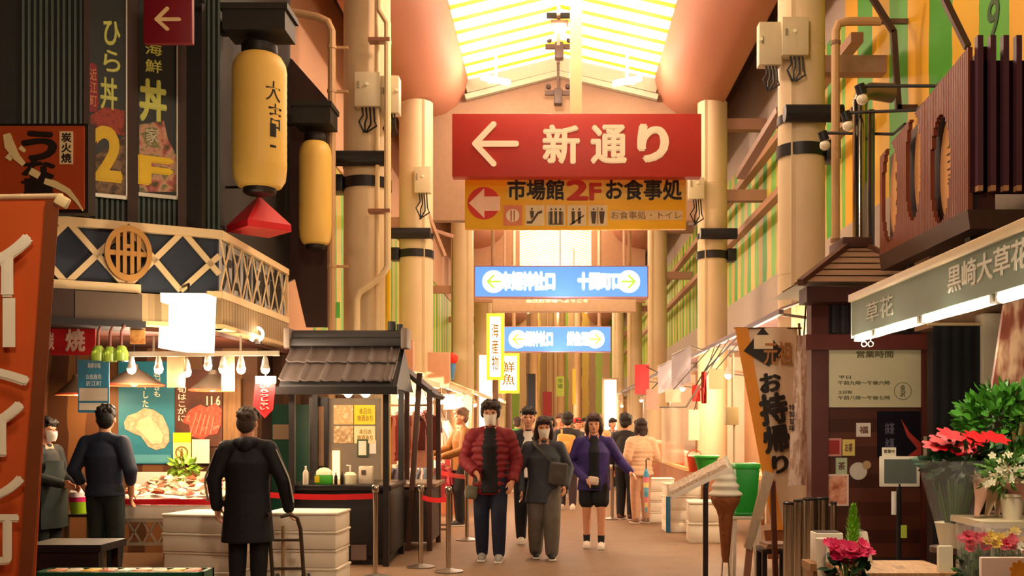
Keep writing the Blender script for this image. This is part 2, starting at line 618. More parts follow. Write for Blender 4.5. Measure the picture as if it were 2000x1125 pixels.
for i, x in enumerate((983, 1026, 1067, 1108, 1149)):
    mb = MB(); mb.fr(fr, (x, 401, x + 37, 441), 0, .006)
    pn = part('pictogram_panel', mb, M('#d07a58' if i == 0 else '#d9c49a', .6), ys)
    mb = MB(); cxx = x + 18.5
    t0, t1 = .006, .011
    def stick(px, s=1.0):
        mb.prism(fr, disc(fr, *q(px, 409), .013, 10), t0, t1)
        mb.prism(fr, [q(px - 5 * s, 413), q(px + 5 * s, 413), q(px + 4 * s, 425), q(px + 3, 437), q(px - 3, 437), q(px - 4 * s, 425)], t0, t1)
    if i == 0:
        mb.prism(fr, disc(fr, *q(cxx, 421), .085), t0, t1 - .002)
        part('plate_mark', mb, M('#e8d5b4', .6), pn); mb = MB()
        for dx in (-3, 3):
            mb.prism(fr, [q(cxx + dx - 1.2, 411), q(cxx + dx + 1.2, 411), q(cxx + dx + 1.2, 432), q(cxx + dx - 1.2, 432)], t1, t1 + .003)
    elif i == 1:
        mb.prism(fr, [q(x + 3, 432), q(x + 11, 432), q(x + 24, 414), q(x + 33, 411), q(x + 33, 416), q(x + 26, 418), q(x + 13, 437), q(x + 3, 437)], t0, t1)
        mb.prism(fr, disc(fr, *q(x + 13, 408), .013, 10), t0, t1); mb.prism(fr, [q(x + 9, 412), q(x + 17, 412), q(x + 16, 424), q(x + 11, 428)], t0, t1)
    elif i == 2:
        for dx in (-9, 0, 9):
            stick(cxx + dx, .6)
        mb.prism(fr, [q(cxx - 13, 437), q(cxx + 13, 437), q(cxx + 13, 439), q(cxx - 13, 439)], t0, t1)
        for s2 in (-14, 13):
            mb.prism(fr, [q(cxx + s2, 414), q(cxx + s2 + 1.6, 414), q(cxx + s2 + 1.6, 439), q(cxx + s2, 439)], t0, t1)
    elif i == 3:
        stick(cxx - 7, .7); stick(cxx + 5, .7)
        mb.prism(fr, [q(x + 5, 438), q(x + 32, 420), q(x + 33, 422), q(x + 7, 440)], t0, t1)
    else:
        stick(cxx - 8, 1.1); stick(cxx + 8, 1.1)
        mb.prism(fr, [q(cxx - .6, 405), q(cxx + .6, 405), q(cxx + .6, 438), q(cxx - .6, 438)], t0, t1)
    part('pictogram_mark', mb, M('#4a3a24' if i else '#b4583c', .6), pn)
mb = MB(); mb.fr(fr, (1191, 411, 1333, 430), 0, .005)
cp = part('caption_panel', mb, M('#d6b684', .6), ys)
mb = MB(); letters_px(mb, fr, 'お食事処・トイレ', (1194, 413, 1331, 428), bold=0, c=.008)
part('lettering', mb, M('#8a6a3c', .6), cp, 'small brown lettering')
for px in (1000, 1250):
    p = P(px, 347, d)
    part('hanging_rod', MB().tube([(p.x, d + .03, p.z - .02), (p.x, d + .03, p.z + .1), (p.x, 13.1, p.z + .13), (p.x, 13.1, p.z + .25)], .02), M('#b09a78', .4, .6), ys)
# small claret sign at the corner restaurant
d = 8.8
fr = FF(d)
cs = thing('direction_sign', P(327, 84, d), 'claret red board with a cream arrow beside the menu panels of the corner restaurant', 'sign')
part('sign_board', px_sign(fr, (280, -60, 375, 84), -.06, 0), M('#7d0f1c', .5, var=.04), cs)
mb = MB(); q = fr.at
arrow_line(mb, fr, q(306, 38), q(350, 38), (q(327, 17), q(327, 57)), .032, 0, .008)
part('arrow_mark', mb, M('#f2cf98', .5), cs)
mb = MB(); p = P(327, -60, d)
mb.tube([(p.x, d + .03, p.z), (p.x, d + .03, p.z + .9)], .03)
mb.tube([(p.x, d + .03, p.z + .1), (p.x, d + .9, p.z + .1)], .025)
part('bracket', mb, M('#3a3a3c', .4, .7), cs)
# backlit blue signs
def blue_sign(r, d, label, three):
    fr = FF(d)
    q = fr.at
    t = thing('direction_sign', P((r[0] + r[2]) / 2, r[3], d), label, 'sign', 'backlit blue direction signs')
    a0, a1, b0, b1 = fr.rect(r)
    m = .03
    part('sign_case', MB().fb(fr, a0 - m, a1 + m, b0 - m, b1 + m, -.3, -.01, .01), M('#d9a9b4', .4, .3), t)
    part('lit_face', MB().fb(fr, a0, a1, b0, b1, -.01, .0), E('#5f98ee', 1.15, '#4a7ad0'), t)
    H = b1 - b0
    bmid = (b0 + b1) / 2
    for sg, ax in ((-1, a0 + H * .62), (1, a1 - H * .62)):
        dk = part('arrow_disc', MB().prism(fr, disc(fr, ax, bmid, H * .38), 0, .006), E('#ffffff', 1.6), t)
        mb = MB()
        arrow_line(mb, fr, (ax + sg * H * .2, bmid), (ax - sg * H * .22, bmid), ((ax, bmid + H * .2), (ax, bmid - H * .2)), H * .07, .006, .012)
        part('arrow_mark', mb, E('#a8d24c' if not three else '#f0d060', .9), dk)
    W = a1 - a0
    part('lettering', letters(MB(), fr, '市姫神社口', a0 + W * .15, a0 + W * .46, bmid - H * .26, bmid + H * .3, c=.006, bold=.11), E('#ffffff', 2.4), t)
    part('lettering', letters(MB(), fr, '十間町口' if not three else '鮮魚通り', a0 + W * .6, a0 + W * .85, bmid - H * .24, bmid + H * .28, c=.006, bold=.11), E('#ffffff', 2.4), t)
    for ax in (a0 + W * .1, a1 - W * .1):
        part('hanging_rod', MB().tube([fr(ax, b1, -.15), fr(ax, 8.3 if d < 25 else 8.2, -.15)], .035 * d / 19), M('#cfa98c', .5), t)
    lamp('sign_glow', fr((a0 + a1) / 2, b0 - .1, .5), 14, (.8, .88, 1), .3)
blue_sign((928, 521, 1264, 579), 22.0, 'wide backlit blue sign with green arrows, the nearer of two', False)
blue_sign((982, 639, 1192, 686), 32.0, 'backlit blue sign with pale yellow arrows further down the street', True)
# pale lit beam under the first blue sign
d = 27
fr = FF(d)
t = thing('lit_banner_beam', P(1100, 607, d), 'long pale beam sign spanning the street between the two blue signs', 'sign')
part('beam_case', px_sign(fr, (962, 584, 1242, 608), -.35, 0), M('#e8c8a8', .6), t)
mb = MB(); letters_px(mb, fr, '近江町市場へようこそ', (1028, 584, 1148, 591), bold=.03, c=.006)
part('lettering', mb, E('#fff2b0', 1.6), t)
for px in (985, 1220):
    p = P(px, 584, d)
    part('hanging_rod', MB().tube([p + V((0, .15, 0)), V((p.x, d + .15, 8.2))], .04), M('#cfa98c', .5), t)
# tall glowing yellow signs on the left beyond the crowd
for (r, d, lb) in (((950, 612, 984, 742), 30.5, 'tall lit cream banner sign by the far columns, nearest of two'), ((972, 690, 1014, 768), 36.5, 'lit cream and yellow shop sign standing behind the tall banner')):
    fr = FF(d)
    t = thing('lit_shop_sign', P((r[0] + r[2]) / 2, r[3], d), lb, 'sign')
    part('sign_case', px_sign(fr, r, -.3, 0), E('#ffd23c', 1.0), t)
    a0, a1, b0, b1 = fr.rect(r)
    part('lit_face', MB().fb(fr, a0 + .1, a1 - .1, b0 + .1, b1 - .1, 0, .02), E('#fff6d8', 2.2), t)
    part('lettering', letters(MB(), fr, '海産物' if d < 32 else '鮮魚', a0 + .16, a1 - .16, b0 + .3, b1 - .3, c=.025, vertical=True), M('#c9a040', .6), t)
    part('pole', MB().tube([fr((a0 + a1) / 2, 0, -.15), fr((a0 + a1) / 2, b0, -.15)], .09), M('#8a6a5a', .5), t)
# ================================================================== corner restaurant on the left
LF = Fr((-3.28, 10, 0), (.8725, .4886, 0), (.4886, -.8725, 0))
LS = Fr((-3.28, 10, 0), Y, X)
DKGREEN = M('#22302a', .55, var=.25, scale=5)
DKBROWN = M('#35221a', .6, var=.2, scale=6)
NAVY = M('#2c3648', .6, var=.12, scale=6)
CREAMP = M('#f3d6a4', .5, var=.05)
mb = MB()
mb.fb(LF, -6.5, 0, 3.38, 8.7, -.35, -.12)
mb.bb(-3.75, -3.42, 9.9, 13.2, 3.38, 8.7)
struct('wall_facade', mb, M('#1b1713', .7))
mb = MB(); mb.prism(FF(13.28), [FF(13.28).at(*p) for p in ((548, 560), (548, 112), (572, 118), (641, 196), (641, 640), (600, 640), (578, 545))], 0, .06)  # dark wood wall; slanted top traces the border of light and shade
struct('wall_side', mb, DARKW)
# ribbed cladding between the panels
mb = MB()
for (x0, x1) in ((40, 165), (365, 436)):
    a0, a1 = LF.at(x0, 300)[0], LF.at(x1, 300)[0]
    n = int((a1 - a0) / .045)
    for k in range(n):
        a = a0 + (k + .5) * (a1 - a0) / n
        mb.fb(LF, a - .011, a + .011, 3.4, 8.6, -.12, -.085)
a0, a1 = LF.at(185, 400)[0], LF.at(368, 400)[0]
n = int((a1 - a0) / .045)
for k in range(n):
    a = a0 + (k + .5) * (a1 - a0) / n
    mb.fb(LF, a - .011, a + .011, 3.4, 3.85, -.12, -.09)
struct('trim_cladding', mb, M('#34493f', .45, var=.2, scale=4), 0)
mb = MB()
for (x0, x1) in ((164, 176), (250, 271), (349, 366)):
    a0, a1 = LF.at(x0, 300)[0], LF.at(x1, 300)[0]
    mb.fb(LF, a0, a1, 3.4, 8.6, -.12, -.05)
struct('trim_posts', mb, M('#3a241c', .6, var=.2))
def menu_panel(r, label, top, chars):
    t = thing('menu_signboard', LF(*LF.at((r[0] + r[2]) / 2, r[3]), -.1), label, 'sign', 'tall menu panels on the restaurant front')
    part('panel_board', MB().fr(LF, r, -.12, -.07), M('#1d211c', .45, var=.2), t)
    a0, a1, b0, b1 = LF.rect(r)
    mb = MB(); mb.fb(LF, a0, a1, b0, b0 + .035, -.07, -.05); mb.fb(LF, a1 - .012, a1, b0, b1, -.07, -.05)
    part('panel_frame', mb, M('#b8b0a0', .4, .5), t)
    return t, a0, a1, b0, b1
t, a0, a1, b0, b1 = menu_panel((176, -90, 250, 388), 'tall dark menu panel with a yellow numeral two at its foot', 0, '')
YG = M('#c8cc62', .5)
mb = MB()
letters_px(mb, LF, 'ひ', (204, 34, 236, 86), c=-.066, bold=.03); letters_px(mb, LF, 'ら', (204, 92, 236, 138), c=-.066, bold=.02); letters_px(mb, LF, '丼', (198, 146, 230, 212), c=-.066, bold=.03)
part('lettering', mb, YG, t)
part('food_photo', MB().prism(LF, [LF.at(*p) for p in ((178, 222), (205, 205), (245, 212), (245, 262), (200, 252), (178, 238))], -.07, -.066), blotches('tuna_slices', ['#6a1f14', '#a8402c', '#5c2a1c'], 14), t)
part('food_photo', MB().prism(LF, [LF.at(*p) for p in ((188, 300), (246, 262), (246, 384), (188, 372))], -.07, -.067), blotches('rice_bowl', ['#5a4a38', '#8a6a4a', '#3f2c20', '#6a5a4a'], 10), t)
part('numeral', letters_px(MB(), LF, '2', (187, 245, 236, 350), c=-.062, bold=.05), M('#e0b81a', .5), t)
part('red_label', MB().prism(LF, [LF.at(*p) for p in ((175, 122), (181, 118), (190, 124), (194, 200), (190, 215), (176, 215))], -.07, -.06), M('#8c1a1a', .5), t)
part('lettering', letters_px(MB(), LF, '近江町', (177, 130, 190, 205), c=-.056, vertical=True), M('#d88a6a', .6), t)
t, a0, a1, b0, b1 = menu_panel((272, -90, 349, 388), 'tall dark menu panel with a large yellow F at its foot', 0, '')
mb = MB()
letters_px(mb, LF, '海', (286, 78, 318, 106), c=-.066, bold=.02); letters_px(mb, LF, '鮮', (286, 110, 318, 140), c=-.066, bold=.02); letters_px(mb, LF, '丼', (276, 150, 326, 236), c=-.066, bold=.05)
part('lettering', mb, YG, t)
part('food_photo', MB().prism(LF, [LF.at(*p) for p in ((274, 240), (322, 232), (330, 268), (346, 300), (346, 372), (274, 372))], -.07, -.067), blotches('sashimi_bowl', ['#3c4a24', '#a8564c', '#c89a7a', '#5c6a34', '#d0b08a'], 9), t)
part('lettering', letters_px(MB(), LF, '家', (287, 246, 311, 276), c=-.062, bold=.02), M('#c8c0a0', .5), t)
part('numeral', letters_px(MB(), LF, 'F', (274, 302, 332, 360), c=-.062, bold=.06), M('#e8c01c', .5), t, 'yellow letter F')
# square orange sign
d = 8.7
fr = FF(d)
t = thing('shop_sign', P(85, 415, d), 'square orange sign with brushed black lettering beside the menu panels', 'sign')
mb = MB(); mb.fr(fr, (-30, 240, 170, 415), -.16, -.02)
part('sign_frame', mb, M('#1c120e', .5), t)
part('sign_face', MB().fr(fr, (-24, 246, 164, 408), -.02, 0), M('#b3481c', .5, var=.1, scale=4), t)
mb = MB()
letters_px(mb, fr, 'う', (46, 258, 108, 312), c=.008, bold=.06); letters_px(mb, fr, 'な', (46, 312, 106, 350), c=.008, bold=.06); letters_px(mb, fr, '重', (44, 348, 108, 384), c=.008, bold=.05)
part('lettering', mb, M('#24120c', .6), t)
a = fr.at
mb = MB()
def brush(pts, ws):
    pts = [V(fr.at(*p)).to_2d() for p in pts]
    L, R = [], []
    for i, p in enumerate(pts):
        tt = (pts[min(i + 1, len(pts) - 1)] - pts[max(0, i - 1)]).normalized()
        n = V((-tt.y, tt.x)).to_2d()
        L.append(tuple(p + n * ws[i] / 2)); R.append(tuple(p - n * ws[i] / 2))
    mb.prism(fr, L + R[::-1], .006, .012)
brush([(14, 262), (20, 285), (34, 308), (48, 322)], [.06, .09, .06, .04])
brush([(60, 334), (78, 344)], [.06, .06]); brush([(88, 354), (108, 360), (134, 374), (150, 392), (163, 412)], [.05, .06, .05, .03, .01])
brush([(15, 304), (24, 312)], [.05, .04]); brush([(40, 288), (50, 296)], [.04, .03])
part('fish_mark', mb, M('#f3dca0', .5), t)
mb = MB(); mb.fr(fr, (117, 257, 143, 321), 0, .008)
lb = part('label_plate', mb, M('#f0d8a4', .5), t)
part('lettering', letters_px(MB(), fr, '炭火焼', (121, 260, 140, 318), c=.01, bold=.04, vertical=True), M('#24120c', .6), lb)
# ------------------------------------------------ lattice band round the corner
mb = MB(); mb.fb(LF, -4.5, .0, 2.76, 3.38, -.2, -.05); mb.fb(LS, 0.02, 2.5, 2.76, 3.38, -.2, -.03)
struct('trim_band', mb, NAVY)
mb = MB()
b0, b1 = 2.79, 3.36
mb.fb(LF, -4.5, .02, 3.32, 3.40, -.05, .02)
mb.fb(LF, -4.5, -.72, 2.74, 2.82, -.05, .02); mb.fb(LF, -.12, .02, 2.72, 2.8, -.05, .02)
mb.fb(LS, 0.0, 2.5, 3.33, 3.40, -.05, .03); mb.fb(LS, 0, 2.5, 2.74, 2.81, -.05, .03)
tops, bots = [LF.at(x, 440)[0] for x in (-110, 15, 133, 248, 358, 470)], [LF.at(x, 560)[0] for x in (-110, 15, 130, 247, 353, 462)]
for i in range(5):
    for (a0, p0), (a1, p1) in (((tops[i], b1), (bots[i + 1], b0)), ((bots[i], b0), (tops[i + 1], b1))):
        a1c = min(a1, 0)
        e = p0 + (p1 - p0) * (a1c - a0) / (a1 - a0)
        mb.bar(LF(a0, p0, -.02), LF(a1c, e, -.02), .03, .055, LF.n.cross(LF(a1, p1) - LF(a0, p0)))
struct('trim_lattice', mb, CREAMP)
mb = MB()
for k in range(7):
    for sg in (1, -1):
        a0, a1 = k * 2.5 / 7, (k + 1) * 2.5 / 7
        p = (b0, b1) if sg > 0 else (b1, b0)
        mb.bar(LS(a0, p[0], .0), LS(a1, p[1], .0), .012, .016, X.cross(LS(a1, p[1]) - LS(a0, p[0])))
mb.bar(LS(2.5, b0), LS(2.5, b1), .03, .03)
struct('trim_lattice', mb, CREAMP)
t = thing('shop_banner', LS(1.25, 2.8, -.02), 'grey banner with black shop name behind the lattice of the street side', 'banner')
part('banner_cloth', MB().fb(LS, .05, 2.42, 2.82, 3.32, -.03, -.022), blotches('banner_grey', ['#8a8680', '#b4b6ba', '#9a928a'], 2.2), t)
part('lettering', letters(MB(), LS, '大口', .15, .7, 2.86, 3.28, c=-.018, bold=.07), M('#15110f', .6), t)
part('lettering', letters(MB(), LS, '川木商', .8, 2.3, 2.84, 3.3, c=-.018, bold=.09), M('#15110f', .6), t)
# round wooden crest
t = thing('shop_crest', LF(*LF.at(249, 550), .03), 'round wooden crest with a barred mark on the navy lattice band', 'emblem')
ca, cb = LF.at(249, 497)
mb = MB()
R1, R2 = .235, .185
n = 40
A = []
for rr, cc in ((R1, .02), (R1, .1), (R2, .1), (R2, .02)):
    A.append([mb.bm.verts.new(LF(*q, cc)) for q in disc(LF, ca, cb, rr * .87, n, rr * 1.1)])
for r0, r1_ in zip(A, A[1:] + A[:1]):
    for k in range(n):
        mb.bm.faces.new((r0[k], r0[(k + 1) % n], r1_[(k + 1) % n], r1_[k]))
WOODG = M('#c08a44', .5, var=.15, scale=12)
part('crest_ring', mb, WOODG, t)
mb = MB()
mb.fb(LF, ca - .175, ca + .175, cb - .022, cb + .022, .03, .08)
for dx in (-.09, -.032, .032, .09):
    hh = (.215 if abs(dx) < .05 else .18)
    mb.fb(LF, ca + dx - .017, ca + dx + .017, cb - hh, cb + hh, .03, .085)
mb.fb(LF, ca - .03, ca + .03, cb + .05, cb + .085, .03, .08)
part('crest_mark', mb, WOODG, t)
mb = MB(); q = LF.at(249, 446)
mb.prism(LF, [(q[0] - .07, q[1] - .04), (q[0] + .07, q[1] - .04), (q[0], q[1] + .03)], .03, .09)
part('crest_cap', mb, M('#6a4a24', .6), t)
# ------------------------------------------------ fascia, canopy soffit and stall room below
mb = MB(); mb.fb(LS, 0, 2.5, 2.47, 2.74, -.2, .02); mb.fb(LF, -.75, .02, 2.47, 2.74, -.2, .02)
struct('trim_fascia', mb, stripes('fascia_slats', ['#b59a72', '#a58a66', '#8f7654'], 'Y', .09, .6))
mb = MB(); mb.fb(LS, -.02, 2.52, 2.44, 2.48, -.2, .05); mb.fb(LF, -.78, .04, 2.44, 2.48, -.2, .05)
struct('trim_lip', mb, M('#d9b886', .5))
mb = MB(); mb.prism(Fr((0, 0, 2.4), X, Z, Y), [(-10, 7), (-3.4, 10.1), (-3.4, 14), (-10, 14)], 0, .06)
struct('ceiling_stall', mb, M('#5a2c1c', .6, var=.2))
mb = MB(); mb.bb(-10, -3.5, 12.02, 12.2, 0, 2.4); mb.bb(-3.6, -2.6, 13.04, 13.2, 0, 2.45)
struct('wall_back', mb, stripes('stall_boards', ['#5c3a22', '#6e4a2c', '#4a2c1a', '#7a5230'], 'X', .9, .6, distort=.2))
# dark wooden beam box with a paler end over the stall
mb = MB(); mb.fb(LF, -2.2, -1.3, 2.46, 2.73, -.1, .12)
struct('trim_eave', mb, M('#3c261e', .6, var=.15))
mb = MB(); mb.fb(LF, -1.29, -.72, 2.45, 2.72, -.1, .1)
struct('trim_eave', mb, M('#5e4c3e', .6, var=.1))
mb = MB(); mb.fb(LF, -2.4, -.7, 2.40, 2.46, -.25, .2)
struct('trim_eave', mb, M('#1f1a1c', .6))
# glowing square sign lamp
d = 9.3
fr = FF(d)
t = thing('lantern_sign', P(355, 685, d), 'blank glowing white box lantern hanging under the lattice band', 'lamp')
mb = MB()
q = fr.at
mb.prism(fr, [q(309, 679), q(311, 638), q(329, 638), q(330, 594), q(314, 590), q(313, 572), q(401, 573), q(397, 685), q(345, 684)], -.3, 0)
part('lamp_shade', mb, E('#fff2cc', 3.2), t, smooth=20)
mb = MB(); p = P(357, 572, d)
mb.tube([p + V((0, .15, -.01)), p + V((0, .15, .1))], .012); mb.tube([p + V((0, .15, .1)), LF(*LF.at(357, 560), -.02)], .012)
part('hook', mb, M('#2a2422', .5, .6), t)
lamp('lantern_sign_light', P(355, 640, d) + V((0, -.35, -.1)), 30, WARM, .2)
# ------------------------------------------------ big paper lanterns
def paper_lantern(c, r, h, label, hood, face, power):
    t = thing('paper_lantern', c + V((0, 0, -h / 2)), label, 'lantern', 'tall paper lanterns on the street side')
    prof = [(r * .62, -h / 2), (r * .8, -h / 2 + .02), (r * .95, -h / 2 + .09), (r, -h / 2 + .22)]
    nr = 26
    for k in range(nr):
        z = -h / 2 + .22 + (h - .4) * k / (nr - 1)
        prof.append((r * (1.0 if k % 2 else .992), z))
    prof += [(r * .95, h / 2 - .1), (r * .8, h / 2 - .03), (r * .6, h / 2)]
    m = M('#e8be5a', .5, var=.06, scale=3, spec=.5)
    part('paper_body', MB().lathe(prof, c, 32), m, t)
    part('top_ring', MB().lathe([(r * .62, 0), (r * .66, .02), (r * .66, .1), (r * .6, .12)], c + V((0, 0, h / 2 - .01)), 28), M('#17120f', .5), t)
    part('bottom_ring', MB().lathe([(r * .5, -.06), (r * .6, -.04), (r * .6, .01), (r * .5, .02)], c - V((0, 0, h / 2)), 28), M('#17120f', .5), t)
    if hood:
        hx = MB()
        hx.box(c + V((0, .0, h / 2 + .28)), (r * 2.3, .42, .2)); hx.box(c + V((0, 0, h / 2 + .41)), (r * 2.5, .46, .06))
        hx.box(c + V((-.35, .1, h / 2 + .3)), (.5, .1, .12))
        part('hood', hx, M('#2a2620', .6, var=.2), t)
    return t
c = P(507, 238, 10.4)
t = paper_lantern(c, .272, 1.36, 'big cream paper lantern with black brushed lettering beside the corner lattice', True, True, 6)
mb = MB()
for body, zz0, zz1, ang0, ang1 in (('大', .30, .5, .5, 1.1), ('吉', .02, .28, .6, 1.15)):
    me = text_mesh(body, 0, .5)
    xs = [v.co.x for v in me.vertices]; ys = [v.co.y for v in me.vertices]
    for v in me.vertices:
        fx = (v.co.x - min(xs)) / (max(xs) - min(xs)) if v.index >= 0 else 0
    x0, x1, y0, y1 = min(xs), max(xs), min(ys), max(ys)
    for v in me.vertices:
        an = -PI / 2 + ang0 + (ang1 - ang0) * (v.co.x - x0) / (x1 - x0)
        zz = zz0 - .15 + (zz1 - zz0) * (v.co.y - y0) / (y1 - y0)
        rr = .275 if v.co.z > 0 else .268
        v.co = c + V((rr * math.cos(an), rr * math.sin(an), zz))
    mb.bm.from_mesh(me)
part('lettering', mb, M('#17120f', .6), t)
mb = MB()
for zz in (-.14, -.3):
    for an in (.72, .84):
        a_ = -PI / 2 + an
        mb.box(c + V((.273 * math.cos(a_), .273 * math.sin(a_), zz)), (.03, .01, .13 if zz > -.2 else .02), (0, 0, an))
part('label_stripe', mb, M('#17120f', .6), t)
paper_lantern(P(616, 378, 12.72) + V((.0, 0, 0)), .2, 1.28, 'amber paper lantern half hidden behind the drainpipe', True, False, 3)
# red pyramid shaped shade under the big lantern
t = thing('roof_lamp_shade', P(500, 455, 10.6), 'red pyramid shaped shade below the big cream lantern', 'lamp shade')
p0 = P(500, 382, 10.6)
bz = P(500, 440, 10.6).z
cx_, cy_ = p0.x + .03, p0.y
w2 = .24
R = Matrix.Rotation(.75, 3, 'Z')
cs4 = [V((cx_, cy_, bz)) + R @ V((sx * w2, sy * w2, 0)) for sx, sy in ((-1, -1), (1, -1), (1, 1), (-1, 1))]
mb = MB()
mb.faces([V((cx_, cy_, p0.z))] + cs4 + [q - V((0, 0, .07)) for q in cs4], [(0, 1, 2), (0, 2, 3), (0, 3, 4), (0, 4, 1), (1, 5, 6, 2), (2, 6, 7, 3), (3, 7, 8, 4), (4, 8, 5, 1), (8, 7, 6, 5)])
part('shade_body', mb, M('#d8202a', .45, var=.06), t)
part('stem', MB().tube([V((cx_, cy_, p0.z - .02)), V((cx_, cy_, p0.z + .09))], .014), M('#1a1614', .5), t)
mb = MB(); mb.tube([V((-3.42, cy_ + .02, p0.z + .09)), V((cx_, cy_, p0.z + .09))], .014)
part('arm', mb, M('#1a1614', .5), t)
# ring tube lamp on the fascia
p = P(500, 653, 11.2)
t = thing('ring_lamp', p, 'glowing ring shaped tube lamp below the fascia of the street side', 'lamp')
pts = [p + V((.075 * math.cos(a_), 0, .075 * math.sin(a_))) for a_ in [(-.35 + 1.72 * k / 20) * PI for k in range(21)][::1]]
part('ring_tube', MB().tube(pts, .016), E('#fff6d8', 6), t)
part('lamp_holder', MB().box(p + V((.02, .02, -.085)), (.06, .05, .04)).tube([p + V((.02, .02, -.085)), V((-3.3, p.y + .02, p.z - .07))], .015), M('#2a2422', .5), t)
lamp('ring_lamp_light', p + V((.05, -.15, -.05)), 8, WARM, .06)
# ================================================================== fish stall under the corner restaurant
METAL = M('#9a948a', .3, .9, var=.05)
CHROME = M('#cfc8bc', .18, 1.0, var=.03)
BLACK = M('#141214', .5, var=.1)
WHITE_EPS = M('#f2e6d2', .75, var=.03, scale=30, bump=.08)
def bulb(p, label, cat='lamp', group=None, power=14, r=.045, on=True, cord=.12, strength=9):
    t = thing('bulb_lamp', p, label, cat, group)
    part('socket', MB().lathe([(.028, 0), (.036, .02), (.03, .06), (.018, .1)], p + V((0, 0, r * .8)), 14), M('#e8e0d0', .5), t)
    part('bulb_glass', MB().ball(p, (r, r, r * 1.05), 14), E('#fff0c8', strength) if on else M('#e8e4d8', .3), t)
    part('lamp_collar', MB().lathe([(r * 1.12, r * .15), (r * .9, r * .9), (r * .62, r * 1.5)], p, 18, closed=False), M('#efe8d8', .4), t)
    part('cord', MB().tube([p + V((0, 0, r + .08)), p + V((0, 0, r + .09 + cord))], .008), M('#d8d0c0', .5), t)
    if on:
        lamp('bulb_light', p + V((0, -.02, -r - .04)), power, WARM, .05)
    return t
# lamp rail with spot bulbs
d = 10.4
p0, p1 = P(235, 692, d), P(545, 690, d)
mb = MB(); mb.bar(p0, p1, .05, .05)
for q in (P(300, 692, d), P(470, 692, d)):
    mb.tube([q, V((q.x, q.y, 2.41))], .012)
solo('lamp_rail', mb, M('#d8cdb4', .5), 'pale rail carrying bulbs above the fish counter', 'lamp rail')
for i, (px, on) in enumerate(((257, 1), (310, 1), (365, 1), (406, 0), (436, 1), (471, 1), (518, 1))):
    if on:
        bulb(P(px, 722 if px != 365 else 728, d), 'lit bulb on the pale rail, %s from its oyster poster end' % ['first', 'second', 'third', 'x', 'fourth', 'fifth', 'sixth'][i], 'lamp', 'lit bulbs on the fish counter rail', 30, .043, True, .02, 10)
    else:
        bulb(P(px, 716, d), 'unlit white bulb holder on the rail between lit bulbs', 'lamp', None, 0, .04, False, .03)
# price papers hanging from the rail
def paper(px0, py0, px1, py1, d, label, m=None, name='paper_notice', text=None, tcol='#6a5a3a', group=None, cat='notice', tilt=0.0, **k):
    fr = FF(d)
    if tilt:
        fr = Fr((P((px0 + px1) / 2, py0, d)), (math.cos(tilt), math.sin(tilt), 0), (math.sin(tilt), -math.cos(tilt), 0))
    t = thing(name, P((px0 + px1) / 2, py1, d), label, cat, group)
    part('sheet', MB().fr(fr, (px0, py0, px1, py1), -.008, 0), m or M('#efe2b8', .6), t)
    if text:
        W, H = px1 - px0, py1 - py0
        part('lettering', letters_px(MB(), fr, text, (px0 + W * .15, py0 + H * .18, px1 - W * .15, py1 - H * .2), c=.005, **k), M(tcol, .6), t)
    return t, fr
d2 = 10.2
paper(326, 697, 361, 757, 10.36, 'blank cream card hanging from the lamp rail in front of the oyster poster', M('#f3e7b0', .6))
paper(433, 696, 458, 764, 10.43, 'long tan card hanging beside the crab poster', M('#b3a27a', .7))
# posters at the back of the counter
d = 12.0
fr = FF(d)
t = thing('oyster_poster', P(285, 905, d), 'teal poster of a large open oyster above the fish counter', 'poster')
part('poster_sheet', MB().fr(fr, (231, 706, 341, 906), -.02, 0), blotches('teal_print', ['#15607a', '#2a86a0', '#3a9ab0'], 1.2, stretch=(.3, 1, 1.5)), t)
q = fr.at
oy = [(243, 825), (250, 812), (268, 806), (282, 797), (300, 800), (318, 812), (330, 838), (331, 862), (322, 875), (305, 879), (290, 872), (276, 852), (258, 845), (245, 838)]
part('oyster_shell', MB().prism(fr, [q(*p) for p in oy], 0, .012), blotches('oyster_shell', ['#a88a6a', '#e8cfa8', '#c8a888', '#f0dcb8'], 9), t)
oy2 = [(272, 822), (292, 812), (306, 826), (320, 850), (316, 866), (298, 868), (284, 852), (268, 836)]
part('oyster_flesh', MB().prism(fr, [q(*p) for p in oy2], .012, .02), blotches('oyster_flesh', ['#f0d8a8', '#ffe9b8', '#d8b890'], 5), t)
for body, r in (('岩がきも', (300, 725, 314, 775)), ('旬やした', (278, 728, 290, 795))):
    part('lettering', letters_px(MB(), fr, body, r, c=.005, vertical=True), M('#e8ecd8', .6), t)
part('caption_strip', MB().fr(fr, (236, 888, 335, 904), 0, .006), M('#5aa8b8', .6), t)
t = thing('crab_poster', P(388, 872, d), 'brown poster with a red crab and white lettering above the fish counter', 'poster')
part('poster_sheet', MB().fr(fr, (342, 722, 434, 872), -.02, 0), blotches('brown_print', ['#3a1c12', '#5c2c1a', '#4a2416'], 3), t)
cr = [(372, 800), (392, 790), (404, 796), (420, 788), (434, 800), (432, 830), (424, 848), (408, 850), (396, 858), (374, 852), (370, 830), (356, 824)]
part('crab_picture', MB().prism(fr, [q(*p) for p in cr], 0, .01), blotches('crab_print', ['#a8281c', '#e05a40', '#c83c2c', '#f09070'], 12), t)
mb = MB()
for i in range(5):
    mb.bar(fr(*q(386 + i * 8, 806 + i * 2), .013), fr(*q(372 + i * 10, 848), .013), .012, .014)
part('crab_legs', mb, M('#f0846a', .5), t)
part('lettering', letters_px(MB(), fr, '11.6', (404, 774, 430, 791), c=.006, bold=.04), M('#f0e4d0', .6), t)
part('lettering', letters_px(MB(), fr, '旬はこがに', (347, 755, 364, 822), c=.006, bold=.02, vertical=True), M('#f0e4d0', .6), t)
